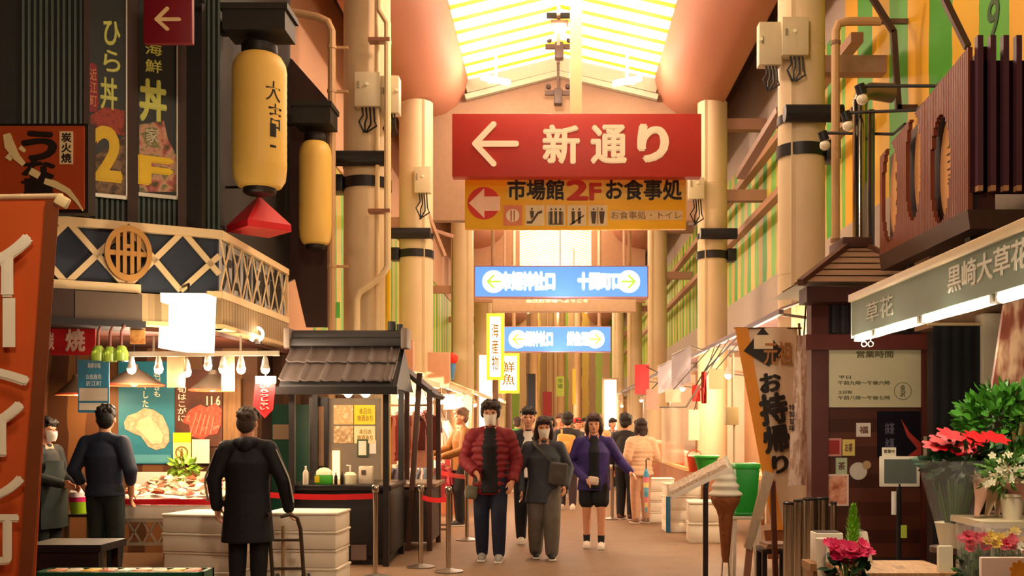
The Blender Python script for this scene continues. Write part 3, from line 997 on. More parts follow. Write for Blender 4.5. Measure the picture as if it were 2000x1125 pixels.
t, fr2 = paper(338, 845, 373, 906, 11.96, 'yellow topped prohibition notice between the posters', M('#f6e6a0', .6), 'warning_notice', cat='notice')
part('yellow_strip', MB().fr(fr2, (338, 845, 373, 864), 0, .004), M('#f5d60c', .6), t)
mb = MB(); qa, qb = fr2.at(355, 884)
n = 26
A = [[mb.bm.verts.new(fr2(*p, c)) for p in disc(fr2, qa, qb, r, n)] for r, c in ((.075, .001), (.075, .005), (.06, .005), (.06, .001))]
for r0, r1_ in zip(A, A[1:] + A[:1]):
    for k in range(n):
        mb.bm.faces.new((r0[k], r0[(k + 1) % n], r1_[(k + 1) % n], r1_[k]))
mb.bar(fr2(qa - .045, qb + .045, .004), fr2(qa + .045, qb - .045, .004), .012, .006)
mb.prism(fr2, [(qa - .018, qb - .05), (qa + .018, qb - .05), (qa + .012, qb + .02), (qa - .012, qb + .02)], 0, .003); mb.prism(fr2, disc(fr2, qa, qb + .035, .013, 10), 0, .003)
part('prohibition_mark', mb, M('#8a6a24', .6), t)
paper(375, 858, 409, 905, 11.96, 'plain white notice beside the yellow prohibition notice', M('#f4ead0', .6))
# blue shop poster hanging at the stall entrance
t, fr2 = paper(152, 703, 213, 806, 10.0, 'blue and white shop poster hanging above the navy shirted man', M('#3a8fb8', .6), 'shop_poster', cat='poster')
mb = MB(); mb.fr(fr2, (155, 758, 210, 783), 0, .004); mb.fr(fr2, (155, 787, 210, 801), 0, .004)
part('white_panel', mb, M('#f0ead8', .6), t)
mb = MB(); letters_px(mb, fr2, '新鮮市場', (172, 709, 196, 719), c=.004); letters_px(mb, fr2, 'お魚直売', (168, 731, 198, 741), c=.004); letters_px(mb, fr2, '近江町', (168, 744, 198, 754), c=.004)
part('lettering', mb, M('#d0e8f0', .6), t)
# red cloth sign and orange card under the eave
t, fr2 = paper(98, 638, 186, 694, 9.6, 'red cloth sign with one pale brushed character under the dark eave', M('#c01c22', .6), 'cloth_sign', cat='sign')
mb = MB(); letters_px(mb, fr2, '焼', (129, 644, 165, 685), c=.004, bold=.05); letters_px(mb, fr2, '炭', (92, 650, 105, 682), c=.004, bold=.05)
part('lettering', mb, M('#f0c8b8', .6), t)
mb = MB()
for px in (110, 175):
    p = P(px, 638, 9.6); mb.tube([p, V((p.x, p.y, 2.4))], .008)
part('hanging_cord', mb, BLACK, t)
t, fr2 = paper(254, 640, 283, 672, 9.7, 'small orange food picture card under the eave', blotches('food_card', ['#8a4a20', '#d88a48', '#f0b870', '#6a3014'], 9), 'picture_card', cat='notice')
part('hanging_cord', MB().tube([P(268, 640, 9.7), V((P(268, 640, 9.7).x, 9.7, 2.4))], .008), BLACK, t)
# green pendant lamp cluster
for i, (px, py) in enumerate(((192, 690), (215, 692), (237, 690))):
    p = P(px, py, 9.38)
    t = thing('glass_pendant', p, 'green glass pendant shade beside the red cloth sign, %s of three' % ('nearest to the cloth', 'middle one', 'farthest from the cloth')[i], 'lamp', 'green glass pendants')
    part('glass_shade', MB().lathe([(.06, -.07), (.062, 0), (.045, .05), (.03, .07)], p, 18), M('#a8c84a', .15, trans=.3, var=.05), t)
    part('stem', MB().tube([p + V((0, 0, .07)), p + V((0, 0, .2)), V((p.x + .03, p.y, 2.42))], .012), M('#7a3a2c', .5), t)
# conical heat lamps
for px, py, d, r, lb in ((262, 752, 10.9, .3, 'wide dark conical lamp shade glowing orange in front of the oyster poster'), (415, 762, 11.2, .24, 'conical lamp shade glowing orange in front of the crab poster'), (150, 770, 11.5, .22, 'conical lamp shade glowing behind the blue shop poster')):
    p = P(px, py, d)
    t = thing('conical_lamp', p, lb, 'lamp', 'conical lamps over the counter')
    mb = MB(); mb.lathe([(r, 0), (r * .94, .02), (r * .5, .11), (.05, .17), (.04, .22)], p, 28, closed=False)
    mb.lathe([(r * .98, -.004), (r * .9, .012), (r * .47, .095), (.05, .16)], p, 28, closed=False)
    part('lamp_shade', mb, M('#8a7a68', .35, .6), t)
    part('rim', MB().tube([p + V((r * math.cos(k * PI / 14), r * math.sin(k * PI / 14), 0)) for k in range(29)], .012), M('#e0583a', .5), t)
    part('bulb_glass', MB().ball(p + V((0, 0, .035)), .05), E('#ffb860', 12), t)
    part('cord', MB().tube([p + V((0, 0, .2)), V((p.x, p.y, 2.42))], .008), BLACK, t)
    lamp('conical_lamp_light', p + V((0, 0, -.06)), 26, (1, .6, .28), .06)
# red pennant
d = 10.43
fr = FF(d)
q = fr.at
t = thing('pennant_flag', P(516, 815, d), 'red hanging pennant with pale lettering over the black coated man', 'flag')
part('flag_cloth', MB().prism(fr, [q(498, 748), q(538, 748), q(533, 800), q(517, 817), q(494, 792)], -.006, 0), M('#d81c20', .6, var=.08), t)
part('header_strip', MB().fr(fr, (499, 735, 539, 749), -.008, .002), M('#e8cdb0', .6), t)
part('lettering', letters_px(MB(), fr, 'いらっしゃい', (508, 752, 525, 800), c=.004, vertical=True), M('#f0b8a8', .6), t)
part('hanging_cord', MB().tube([fr(*q(519, 736), -.003), fr(*q(519, 693), -.003)], .008), BLACK, t)
# green shutter door with a notice
d = 12.98
fr = FF(d)
t = thing('green_shutter', P(562, 990, d), 'dark green panel door with a tan notice behind the black coated man', 'door panel')
part('door_panel', MB().fr(fr, (518, 790, 606, 1080), -.06, 0), M('#0f4a34', .45, var=.12, scale=3), t)
part('notice_plate', MB().fr(fr, (533, 829, 572, 858), 0, .01), M('#a88a6a', .6), t)
part('handle', MB().tube([fr(*fr.at(570, 918), .05), fr(*fr.at(574, 905), .05), fr(*fr.at(576, 900), .0)], .012), CHROME, t)
# wooden back post of the stall
mb = MB(); mb.fr(FF(11.95), (436, 740, 470, 1082), -.05, 0)
solo('wooden_post', mb, blotches('wood_post', ['#5a3c22', '#8a6438', '#6c4a2a'], 3, stretch=(4, 1, .4)), 'brown wooden board post beside the crab poster', 'post')

# ------------------------------------------------ display counter with ice and shellfish
x0, x1, y0, y1, zt = -4.4, -3.3, 10.02, 11.5, .72
t = thing('display_counter', ((x0 + x1) / 2, (y0 + y1) / 2, 0), 'fish display counter with a red edge and heaped ice', 'counter')
part('counter_tray', MB().bb(x0, x1, y0, y1, zt - .14, zt, .01), M('#e8dccb', .5), t)
part('red_edge', MB().bb(x0 - .01, x1 + .01, y0 - .012, y0 + .0, zt - .0, zt + .055), M('#c81420', .4), t)
mb = MB()
for x in (x0 + .05, x1 - .05):
    for y in (y0 + .05, y1 - .05):
        mb.bb(x - .025, x + .025, y - .025, y + .025, 0, zt - .14)
part('leg_frame', mb, METAL, t)
mb = MB()
zr = .42
mb.bb(x0, x1, y0, y0 + .03, zr + .13, zr + .16); mb.bb(x0, x1, y0, y0 + .03, zr - .1, zr - .07)
for k in range(7):
    a0 = x0 + .05 + k * .15
    mb.bar((a0, y0 + .015, zr - .09), (a0 + .15, y0 + .015, zr + .15), .015, .02, Y); mb.bar((a0 + .15, y0 + .015, zr - .09), (a0, y0 + .015, zr + .15), .015, .02, Y)
part('lattice_rail', mb, M('#b8aa98', .4, .4), t)
mb = MB()
g = []
for i in range(13):
    row = []
    for j in range(15):
        u, v_ = j / 14, i / 12
        h = .03 + .14 * v_ + .05 * mnoise.noise(V((u * 6, v_ * 6, 3))) + .02 * mnoise.noise(V((u * 25, v_ * 25, 9)))
        row.append(V((x0 + .02 + (x1 - x0 - .04) * u, y0 + .03 + (y1 - y0 - .1) * v_, zt + .014 + max(.005, h))))
    g.append(row)
mb.cloth(g, -.01)
ice = solo('crushed_ice', mb, M('#f4ead8', .35, var=.06, scale=30, bump=.6), 'bed of crushed ice on the fish counter', 'ice', None, 'stuff', 60)
SHELLS = [blotches('shell_a', ['#7a5a40', '#e0c09a', '#a8845c'], 30), blotches('shell_b', ['#5a3c2c', '#c88a6a', '#f0d8b0'], 30), M('#f3e2bc', .5, var=.15), M('#c8502e', .5, var=.2)]
protos = []
for k, m in enumerate(SHELLS):
    mb = MB()
    n = 14
    for sgn in (1, .35):
        ring = []
        ctr = mb.bm.verts.new((0, 0, .03 * sgn))
        for i in range(n):
            an = 2 * PI * i / n
            rr = .055 * (1 + .12 * math.cos(an * (5 if k % 2 else 3)) - .15 * math.sin(an))
            ring.append(mb.bm.verts.new((rr * math.cos(an), rr * math.sin(an) * .8, 0)))
        for i in range(n):
            mb.bm.faces.new((ctr, ring[i], ring[(i + 1) % n]))
    me = mb.mesh('shell', m)
    protos.append(me)
cnt = 0
for row in range(5):
    for j in range(13):
        u, v_ = (j + .5 + random.uniform(-.3, .3)) / 13, (row + .4) / 6
        h = .04 + .14 * v_ + .05 * mnoise.noise(V((u * 6, v_ * 6, 3)))
        o = bpy.data.objects.new('shellfish', protos[(j * 3 + row) % 4])
        COL.objects.link(o)
        o.location = (x0 + .05 + (x1 - x0 - .1) * u, y0 + .05 + (y1 - y0 - .2) * v_, zt + max(.005, h) + .05)
        o.rotation_euler = (random.uniform(-.5, .2), random.uniform(-.4, .4), random.uniform(0, 6))
        s = random.uniform(.8, 1.35)
        o.scale = (s, s, s * 1.2)
        tag(o, 'shellfish laid out on the crushed ice of the fish counter', 'shellfish', 'shellfish on the ice')
        cnt += 1
# tray and price cards on the ice
for (r, d, lb, m) in (((263, 922, 326, 957), 11.0, 'wide blank price board standing on the ice below the oyster poster', M('#f6ecd4', .6)), ((391, 921, 417, 962), 10.8, 'slanted narrow price card on the ice beside the greens', M('#f2e6c8', .6))):
    fr = Fr((0, d, 0), X, -Y)
    mb = MB(); mb.fr(fr, r, -.012, 0)
    p = P((r[0] + r[2]) / 2, r[3], d)
    t = thing('price_board', p, lb, 'price card')
    part('board_face', mb, m, t)
    part('stake', MB().tube([p + V((0, .01, .04)), V((p.x, p.y + .01, .74))], .01), METAL, t)
# leafy greens
def foliage(c, size, n, leaf, rnd, squash=.5, droop=.2):
    """n pointed leaves spread through an egg shaped crown"""
    mb = MB()
    for k in range(n):
        v = V((rnd.gauss(0, 1), rnd.gauss(0, 1), rnd.gauss(0, 1))).normalized() * rnd.uniform(.35, 1) ** .6
        p = V(c) + V((v.x * size[0], v.y * size[1], v.z * size[2]))
        dr = (v + V((rnd.uniform(-.5, .5), rnd.uniform(-.5, .5), rnd.uniform(-.2, .6) - droop))).normalized()
        sd = dr.cross(V((rnd.uniform(-1, 1), rnd.uniform(-1, 1), rnd.uniform(-1, 1)))).normalized()
        nn = sd.cross(dr)
        L, W = leaf * rnd.uniform(.7, 1.3), leaf * squash * rnd.uniform(.7, 1.2)
        pts = [p, p + dr * L * .35 + sd * W * .5 + nn * L * .06, p + dr * L * .75 + sd * W * .35 + nn * L * .05, p + dr * L - nn * L * .05, p + dr * L * .75 - sd * W * .35 + nn * L * .05, p + dr * L * .35 - sd * W * .5 + nn * L * .06, p + dr * L * .5]
        mb.faces(pts, [(0, 1, 6), (1, 2, 6), (2, 3, 6), (3, 4, 6), (4, 5, 6), (5, 0, 6)])
    return mb
rnd = random.Random(3)
LEAF_B = M('#7aa82c', .5, var=.3, scale=20)
mb = foliage(P(358, 915, 11.2), (.14, .08, .09), 90, .09, rnd)
solo('salad_greens', mb, LEAF_B, 'clump of leafy greens on the ice under the prohibition notice', 'greens')

# ------------------------------------------------ white foam boxes behind the black coated man
def foam_box(cx, cy, z, w, dp, h, rz, label, group, lid=True, strip=False, rib=True):
    t = thing('foam_box', (cx, cy, z), label, 'box', group)
    R = Matrix.Rotation(rz, 4, 'Z')
    o = V((cx, cy, z))
    mb = MB(); mb.box((0, 0, h / 2 * .86), (w * .97, dp * .97, h * .86), None, .012)
    for v in mb.bm.verts: v.co = R @ v.co + o
    part('box_body', mb, WHITE_EPS, t)
    mb = MB(); mb.box((0, 0, h * .93), (w, dp, h * .138), None, .01)
    for v in mb.bm.verts: v.co = R @ v.co + o
    part('lid', mb, WHITE_EPS, t)
    return t
def stack(cx, cy, w, dp, h, n, rz, lab, group, text=True):
    names = ['lowest', 'second from the floor', 'third from the floor', 'topmost'] if n == 4 else ['lowest', 'middle', 'topmost'] if n == 3 else ['lower', 'upper'] if n == 2 else ['single']
    for k in range(n):
        t = foam_box(cx + random.uniform(-.008, .008), cy + random.uniform(-.008, .008), k * h, w, dp, h - .002, rz + random.uniform(-.01, .01), '%s, %s' % (lab, names[k]), group)
        if text:
            fr = Fr((cx, cy, 0), (math.cos(rz + PI / 2), math.sin(rz + PI / 2), 0), (-math.cos(rz), -math.sin(rz), 0))
            fr = Fr((cx, cy, 0), (math.sin(rz), -math.cos(rz), 0), (-math.cos(rz), -math.sin(rz), 0))
            part('printed_mark', letters(MB(), fr, 'A8', -.06, .06, k * h + .06, k * h + .11, c=w / 2 * .97 + .012, bold=.02), M('#8a7a70', .7), t)
stack(-3.2, 9.58, .72, .56, .172, 4, -.22, 'white foam box in the stack by the lattice railed counter', 'foam boxes stacked by the fish counter')
stack(-2.36, 9.75, .7, .52, .172, 4, -.05, 'white foam box in the stack beside the black kiosk counter', 'foam boxes stacked by the kiosk', False)

# small dark table with a pink and green tub between the two people at the stall
xa_, xb_ = P(118, 1000, 10.4).x, P(172, 1000, 10.4).x
table_z = .6
t = thing('side_table', ((xa_ + xb_) / 2, 10.5, 0), 'small dark side table carrying the pink and green tub', 'table')
part('table_top', MB().bb(xa_ - .1, xb_ + .08, 10.3, 10.7, table_z - .03, table_z), M('#3a2a24', .5), t)
for x in (xa_ - .06, xb_ + .04):
    for y in (10.34, 10.66):
        part('leg', MB().bb(x - .02, x + .02, y - .02, y + .02, 0, table_z - .03), METAL, t)
c = V((P(152, 1000, 10.4).x, 10.42, table_z))
t = thing('striped_tub', c, 'round tub banded lime green, pink and white beside the navy shirted person', 'tub')
part('tub_base', MB().lathe([(.075, 0), (.09, .12)], c, 22), M('#9ac81e', .4), t)
part('pink_band', MB().lathe([(.09, .12), (.094, .17)], c, 22), M('#e0307a', .4), t)
part('white_lid', MB().lathe([(.094, .17), (.09, .22), (.05, .26)], c, 22), M('#f0e4e0', .4), t)
# ================================================================== tiled kiosk
TILE = M('#6d625e', .5, var=.12, scale=6, bump=.1)
TILED = M('#3c3a3c', .5, var=.12)
d0 = 10.75
zr, ze = 2.36, 1.93                                    # ridge and eave heights
xa, xb = P(577, 660, 11.2).x, P(773, 660, 11.2).x
yr, ye = 11.3, 10.72
t = thing('market_kiosk', ((xa + xb) / 2, 11.3, 0), 'black kiosk with a grey tiled roof and lit posters beside the street', 'kiosk')
KD = M('#1c1614', .5, var=.15)
# roof: two courses of curved tiles on the street slope, flat boards behind
rf = part('roof_board', MB().hexa([V((xa - .05, ye, ze - .05)), V((xb + .05, ye, ze - .05)), V((xb + .05, yr, zr - .05)), V((xa - .05, yr, zr - .05)), V((xa - .05, ye, ze - .01)), V((xb + .05, ye, ze - .01)), V((xb + .05, yr, zr - .01)), V((xa - .05, yr, zr - .01))]), TILED, t)
part('roof_board', MB().hexa([V((xa - .05, yr, zr - .05)), V((xb + .05, yr, zr - .05)), V((xb + .05, 12.0, ze - .05)), V((xa - .05, 12.0, ze - .05)), V((xa - .05, yr, zr - .01)), V((xb + .05, yr, zr - .01)), V((xb + .05, 12.0, ze - .01)), V((xa - .05, 12.0, ze - .01))]), TILED, t)
nt_ = 5
W = (xb - xa) / nt_
for c_ in range(2):
    v0, v1 = (0.0, .56) if c_ == 0 else (.47, 1.0)
    for k in range(nt_ + 1):
        wk = W if k < nt_ else W * .35
        xs = xa + k * W - .04
        g = []
        for i in range(5):
            vv = v0 + (v1 - v0) * i / 4
            row = []
            for j in range(9):
                u = j / 8
                prof = .035 * (math.sin(u * PI * 1.0) ** 2 * .4 + (1 - min(1, u / .25)) ** 2 * 1.0 + (max(0, (u - .9) / .1)) * .6)
                lift = .03 * (1 - (vv - v0) / (v1 - v0)) + (.012 if c_ else .0)
                row.append(V((xs + wk * u, ye - .05 + (yr - ye + .05) * vv, ze + (zr - ze) * vv + prof + lift)))
            g.append(row)
        part('roof_tile', MB().cloth(g, .016), TILE, t, smooth=50)
mb = MB(); mb.bb(xa - .1, xb + .08, yr - .12, yr + .12, zr, zr + .09, .02); mb.tube([(xa - .1, yr, zr + .11), (xb + .08, yr, zr + .11)], .075, 16)
part('ridge_cap', mb, TILED, t)
for x in (xa - .12, xb + .06):
    part('ridge_end', MB().bb(x, x + .07, yr - .15, yr + .15, zr - .02, zr + .2, .015), M('#8a7c72', .5), t)
mb = MB(); mb.tube([(xb - .06, yr, zr + .18), (xb - .06, yr, zr + .28)], .045, 12); mb.tube([(xb + .03, yr, zr + .18), (xb + .03, yr, zr + .25)], .035, 12)
part('ridge_finial', mb, TILED, t)
mb = MB(); mb.bb(xa - .1, xb + .1, ye - .06, ye + .0, ze - .11, ze - .03)
part('eave_beam', mb, KD, t)
mb = MB(); mb.prism(Fr((xb + .03, 0, 0), Y, X), [(ye, ze - .05), (12.0, ze - .05), (yr, zr - .02)], 0, .05)
part('gable_board', mb, KD, t)
for x, y in ((xa + .02, ye + .12), (xb - .08, ye + .12), (xa + .02, 11.9), (xb - .08, 11.9)):
    part('post', MB().bb(x, x + .06, y, y + .06, .0, ze - .02), KD, t)
part('counter_body', MB().bb(xa - .05, xb - .02, 10.95, 11.95, .1, .82, .01), BLACK, t)
part('counter_top', MB().bb(xa - .1, xb + .0, 10.88, 12.0, .8, .86, .01), M('#1a1618', .3), t)
part('plinth', MB().bb(xa, xb - .08, 11.0, 11.9, 0, .1), BLACK, t)
mb = MB(); fr = FF(10.94); mb.fr(fr, (686, 1064, 716, 1094), 0, .01)
part('hatch', mb, M('#6a5550', .6), t)
# back wall with posters
yb = 12.02
fr = FF(yb)
part('back_panel', MB().fr(fr, (604, 778, 742, 975), -.05, 0), M('#7a6a58', .6, var=.1), t)
mb = MB(); mb.fr(fr, (606, 776, 642, 962), .0, .04)
part('door_leaf', mb, M('#1f1614', .4), t)
mb = MB(); mb.fr(fr, (622, 794, 634, 910), .04, .045)
part('door_glass', mb, M('#b08868', .1, .3), t)
for r, m, lb in (((652, 791, 690, 829), blotches('sketch_print', ['#e8c890', '#c89a5c', '#f3dcae'], 16), 'tan sketch poster'), ((692, 791, 733, 829), M('#f2cf10', .5), 'bright yellow poster'), ((652, 832, 690, 866), blotches('sketch_print_b', ['#d8b888', '#a87c4c', '#ecd2a2'], 16), 'tan sketch poster'), ((692, 832, 733, 866), M('#ecd49c', .6), 'cream lettered poster')):
    o = part('poster', MB().fr(fr, r, .0, .012), m, t, lb)
    if 'cream' in lb or 'yellow' in lb:
        part('lettering', letters_px(MB(), fr, '本日の\n地酒あり', (r[0] + 6, r[1] + 6, r[2] - 5, r[3] - 6), c=.015), M('#a87c20', .6), o)
mb = MB(); mb.fr(fr, (698, 858, 719, 892), 0, .02)
o = part('picture_frame', mb, M('#3c4a34', .5), t)
part('frame_sheet', MB().fr(fr, (701, 861, 716, 889), .02, .024), M('#e0d8c0', .6), o)
part('notice_sheet', MB().fr(fr, (722, 860, 735, 886), 0, .01), M('#e8dccb', .6), t)
part('strip_light', MB().fr(fr, (650, 880, 664, 936), 0, .03), E('#ffca80', 2.4), t)
for px, py, lb in ((680, 768, 'round lit bulb under the kiosk eave, nearer the post'), (714, 766, 'larger round lit bulb under the kiosk eave')):
    bulb(P(px, py, 10.95), lb, 'lamp', 'bulbs under the kiosk eave', 16, .055 if px > 700 else .045, True, .02, 14)
# things standing on the kiosk counter
zc = .86
def bottle(p, h, r, m, label, cap='#f0f0e8', group=None, name='bottle'):
    t = thing(name, p, label, 'bottle', group)
    part('bottle_body', MB().lathe([(r * .9, 0), (r, .01), (r, h * .62), (r * .8, h * .72), (r * .32, h * .82), (r * .3, h * .94)], p, 18), m, t)
    part('cap', MB().lathe([(r * .34, h * .93), (r * .34, h)], p, 14), M(cap, .5), t)
    return t
pc = lambda px, y: V((P(px, 900, y).x, y, zc))
bottle(pc(597, 11.0), .2, .03, M('#e8d8c0', .4), 'pale squeeze bottle at the shutter end of the kiosk counter')
p = pc(633, 11.1)
t = thing('green_pack', p, 'green and yellow snack pack on the kiosk counter', 'pack')
part('pack_body', MB().bb(p.x - .09, p.x + .09, p.y - .05, p.y + .05, zc, zc + .1, .008), M('#3fa028', .5, var=.2, scale=12), t)
part('pack_lid', MB().lathe([(.09, .1), (.085, .14), (.05, .17), (.01, .18)], p, 20, squash=.6), M('#f0e6b8', .5), t)
part('pack_label', MB().bb(p.x - .092, p.x - .04, p.y - .052, p.y + .0, zc + .02, zc + .09), M('#e8c818', .5), t)
bottle(pc(656, 11.05), .13, .018, M('#1a120e', .3), 'small dark sauce bottle next to the green pack', '#201410', 'dark sauce bottles on the kiosk counter')
bottle(pc(668, 11.05), .14, .018, M('#1a120e', .3), 'small dark sauce bottle next to the pale canister', '#201410', 'dark sauce bottles on the kiosk counter')
p = pc(684, 11.1)
t = thing('pump_canister', p, 'pale pump canister on the kiosk counter', 'canister')
part('canister_body', MB().lathe([(.065, 0), (.068, .01), (.068, .1), (.05, .125), (.02, .13)], p, 20), M('#f3e4b8', .4), t)
part('pump', MB().tube([p + V((0, 0, .13)), p + V((0, 0, .2)), p + V((-.04, 0, .2))], .01), M('#f3ead8', .4), t)
p = pc(716, 11.15)
t = thing('paper_pack', p, 'pale paper pack leaning beside the kiosk post', 'pack')
part('pack_body', MB().bb(p.x - .08, p.x + .07, p.y - .04, p.y + .04, zc, zc + .19, .008), M('#d8c4a8', .6), t)
part('pack_mark', MB().bb(p.x - .05, p.x - .0, p.y - .044, p.y - .03, zc + .1, zc + .15), M('#5a4a3c', .6), t)
# second dark tiled roof beside the kiosk
t = thing('side_stall', (-1.85, 13.0, 0), 'dark lean-to roof on timber posts behind the kiosk', 'stall')
g = [[V((-1.98, y, 2.3)), V((-1.72, y, 2.1)), V((-1.42, y, 1.86))] for y in (12.15, 12.6, 13.2)]
part('roof_sheet', MB().cloth(g, .05), M('#3a302e', .6, var=.15), t)
for x, y, dx in ((-1.62, 12.22, -.14), (-1.5, 12.2, 0), (-1.5, 13.1, 0), (-1.9, 13.1, 0)):
    part('post', MB().bar((x + dx, y, 0), (x, y, 2.12 if x < -1.6 else 1.92), .06, .06, Y), M('#4a2c20', .6), t)
part('counter_shelf', MB().bb(-1.95, -1.42, 12.2, 13.2, .76, .8), M('#8a6c54', .5), t)
part('counter_body', MB().bb(-1.9, -1.48, 12.25, 13.1, .1, .76), M('#3c2c28', .6), t)
# rope stanchions
def stanchion(p, label, h=.86, group='belt posts along the street', base=True):
    t = thing('belt_stanchion', p, label, 'stanchion', group)
    part('post', MB().lathe([(.026, .02), (.026, h - .05)], p, 16), CHROME, t)
    part('post_head', MB().lathe([(.034, h - .06), (.036, h - .05), (.036, h), (.03, h + .012)], p, 16), CHROME, t)
    part('base', MB().lathe([(.15, 0), (.15, .012), (.06, .03), (.03, .04)], p, 24), METAL, t)
    return t
def belt(p0, p1, label, z=.80, w=.05):
    mb = MB()
    p0, p1 = V(p0), V(p1)
    g = []
    for zz in (z - w / 2, z + w / 2):
        g.append([p0.lerp(p1, k / 8) + V((0, 0, zz - .02 * math.sin(PI * k / 8))) for k in range(9)])
    mb.cloth(g, .004)
    return solo('retractable_belt', mb, M('#d8141c', .5), label, 'belt', None)
def gpt(px, py):
    dd = 3000 / (py - CY)
    return V((P(px, py, dd).x, dd, 0))
s1 = gpt(733, 1128); s2 = gpt(822, 1108); s3 = gpt(876, 1117); s4 = gpt(912, 1055); s5 = gpt(838, 1020)
stanchion(s1, 'chrome belt post in front of the black kiosk counter', .9)
stanchion(s2, 'chrome belt post standing behind the kiosk next to a shorter belt')
stanchion(s3, 'chrome belt post in the open street between kiosk and red jacketed walker', .86)
stanchion(s4, 'thin belt post behind the legs of the red jacketed walker', .9)
stanchion(s5, 'far belt post at the clothes stall', .9)
e1 = V((-3.0, 10.35, 0))
stanchion(e1, 'belt post hidden mostly by the black coated man')
belt(e1, s1, 'red belt stretched across the kiosk counter', .8, .055)
belt(s2, s3 + V((-.02, 0, 0)), 'short red belt between the two posts beside the kiosk', .74, .05)
belt(s5, s4, 'red belt behind the red jacketed walker', .82, .06)
# hand truck held by the black coated man
t = thing('hand_truck', (-2.4, 8.9, 0), 'hand truck with two tall bent handles beside the black coated man', 'hand truck')
for px in (527, 588):
    x = P(px, 1000, 8.9).x
    sgn = -1
    part('handle_tube', MB().tube([(x - .13 * (1 if px > 550 else -.4), 8.72, .72), (x - .06 * (1 if px > 550 else -.4), 8.76, .735), (x - .02, 8.84, .70), (x, 8.88, .6), (x + .015, 8.92, .25), (x + .02, 8.93, .12)], .017, 12), M('#5a5044', .35, .7), t)
    part('wheel', MB().tube([(x - .01, 9.0, .1), (x + .04, 9.0, .1)], .1, 20), M('#20242a', .6), t)
xl, xr = P(527, 1000, 8.9).x, P(588, 1000, 8.9).x
part('cross_bar', MB().tube([(xl, 8.9, .5), (xr, 8.9, .5)], .013).tube([(xl, 8.92, .25), (xr, 8.92, .25)], .013), M('#5a5044', .35, .7), t)
part('toe_plate', MB().bb(xl - .02, xr + .04, 8.72, 8.95, .015, .03), M('#5a5044', .4, .7), t)
x = P(556, 1000, 9.0).x
part('centre_tube', MB().tube([(x, 8.95, .62), (x, 8.95, .05)], .017), M('#b89a74', .4, .4), t, 'pale bare centre tube')
# dark bench with crate at the near left
t = thing('low_bench', (-3.6, 7.2, 0), 'low dark bench standing in front of the navy shirted man', 'bench')
xq0, xq1 = P(62, 1060, 7.2).x, P(212, 1060, 7.2).x
part('bench_top', MB().bb(xq0, xq1, 7.08, 7.5, .62, .67), M('#20161a', .5), t)
part('bench_front', MB().bb(xq0 + .02, xq1 - .02, 7.09, 7.12, .1, .62), M('#2a1816', .5), t)
for x in (xq0 + .03, xq1 - .07):
    part('leg', MB().bb(x, x + .05, 7.13, 7.18, 0, .62), M('#2a1816', .5), t); part('leg', MB().bb(x, x + .05, 7.4, 7.45, 0, .62), M('#2a1816', .5), t)
GC = M('#12563c', .5, var=.1)
xq0, xq1 = P(66, 1114, 6.6).x, P(395, 1114, 6.6).x
t = thing('produce_crate', ((xq0 + xq1) / 2, 6.8, 0), 'long green crate with packed goods at the lower edge of the stall', 'crate')
mb = MB(); mb.bb(xq0, xq1, 6.6, 6.63, .3, .55); mb.bb(xq0, xq1, 6.8, 6.83, .3, .55); mb.bb(xq0, xq0 + .03, 6.6, 6.83, .3, .55); mb.bb(xq1 - .03, xq1, 6.6, 6.83, .3, .55); mb.bb(xq0, xq1, 6.6, 6.83, .28, .3)
part('crate_body', mb, GC, t)
mb = MB(); mb.bb(xq0 + .1, xq1 - .1, 6.63, 6.8, 0, .28)
part('crate_stand', mb, M('#1a1a1c', .6), t)
rnd = random.Random(8)
for k in range(9):
    x = xq0 + .1 + (xq1 - xq0 - .2) * k / 8
    mb = MB(); mb.box((x, 6.715, .53), (.1, .13, .05), (0, 0, rnd.uniform(-.3, .3)), .015)
    solo('packed_tray', mb, M(['#e0a070', '#e8d8b8', '#f0c040', '#d8704a', '#c8d8c0'][k % 5], .4), 'small packed food tray lying in the long green crate', 'food tray', 'packed trays in the green crate')
# orange standing banner at the very left
d = 4.6
fr = FF(d)
q = fr.at
t = thing('standing_banner', V((P(-60, 830, d).x, d, 0)), 'tall orange banner with white vertical katakana lettering on a pole', 'banner')
ORG = M('#c8551a', .7, var=.06, scale=3, bump=.05)
g = []
for i in range(13):
    v_ = i / 12
    row = []
    for j in range(9):
        u = j / 8
        xl_, xr_ = -150, 116 - 56 * v_
        px, py = xl_ + (xr_ - xl_) * u, 392 + 780 * v_
        row.append(P(px, py, d) + V((0, .03 * math.sin(u * 5 + v_ * 3) * v_, 0)))
    g.append(row)
part('banner_cloth', MB().cloth(g, .003), ORG, t, smooth=60)
g = []
for i in range(13):
    v_ = i / 12
    xr_ = 116 - 56 * v_
    g.append([P(xr_ - 24, 392 + 780 * v_, d) + V((0, -.012, 0)), P(xr_ + 3, 392 + 780 * v_, d) + V((0, -.012, 0))])
part('shaded_hem', MB().cloth(g, .004), M('#7a3c14', .7), t)  # darker brown paints in the shadow on the banner's edge hem
mb = MB()
for ch, r in (('イ', (-52, 462, 58, 575)), ('ト', (-30, 690, 52, 782)), ('イ', (-60, 788, 42, 888)), ('ン', (-64, 918, 42, 985)), ('可', (-68, 1008, 32, 1100))):
    frb = Fr((0, d - .045, 0))
    letters_px(mb, frb, ch, r, bold=.05, c=.0)
frb = Fr((0, d - .045, 0))
mb.fr(frb, (6, 582, 30, 678), 0, .004)
part('lettering', mb, M('#fff0da', .6), t)
mb = MB()
p = P(-150, 392, d); p2 = P(122, 388, d)
mb.tube([p + V((0, .0, .012)), p2 + V((0, 0, .012))], .012)
part('top_rod', mb, M('#e8cba0', .5), t)
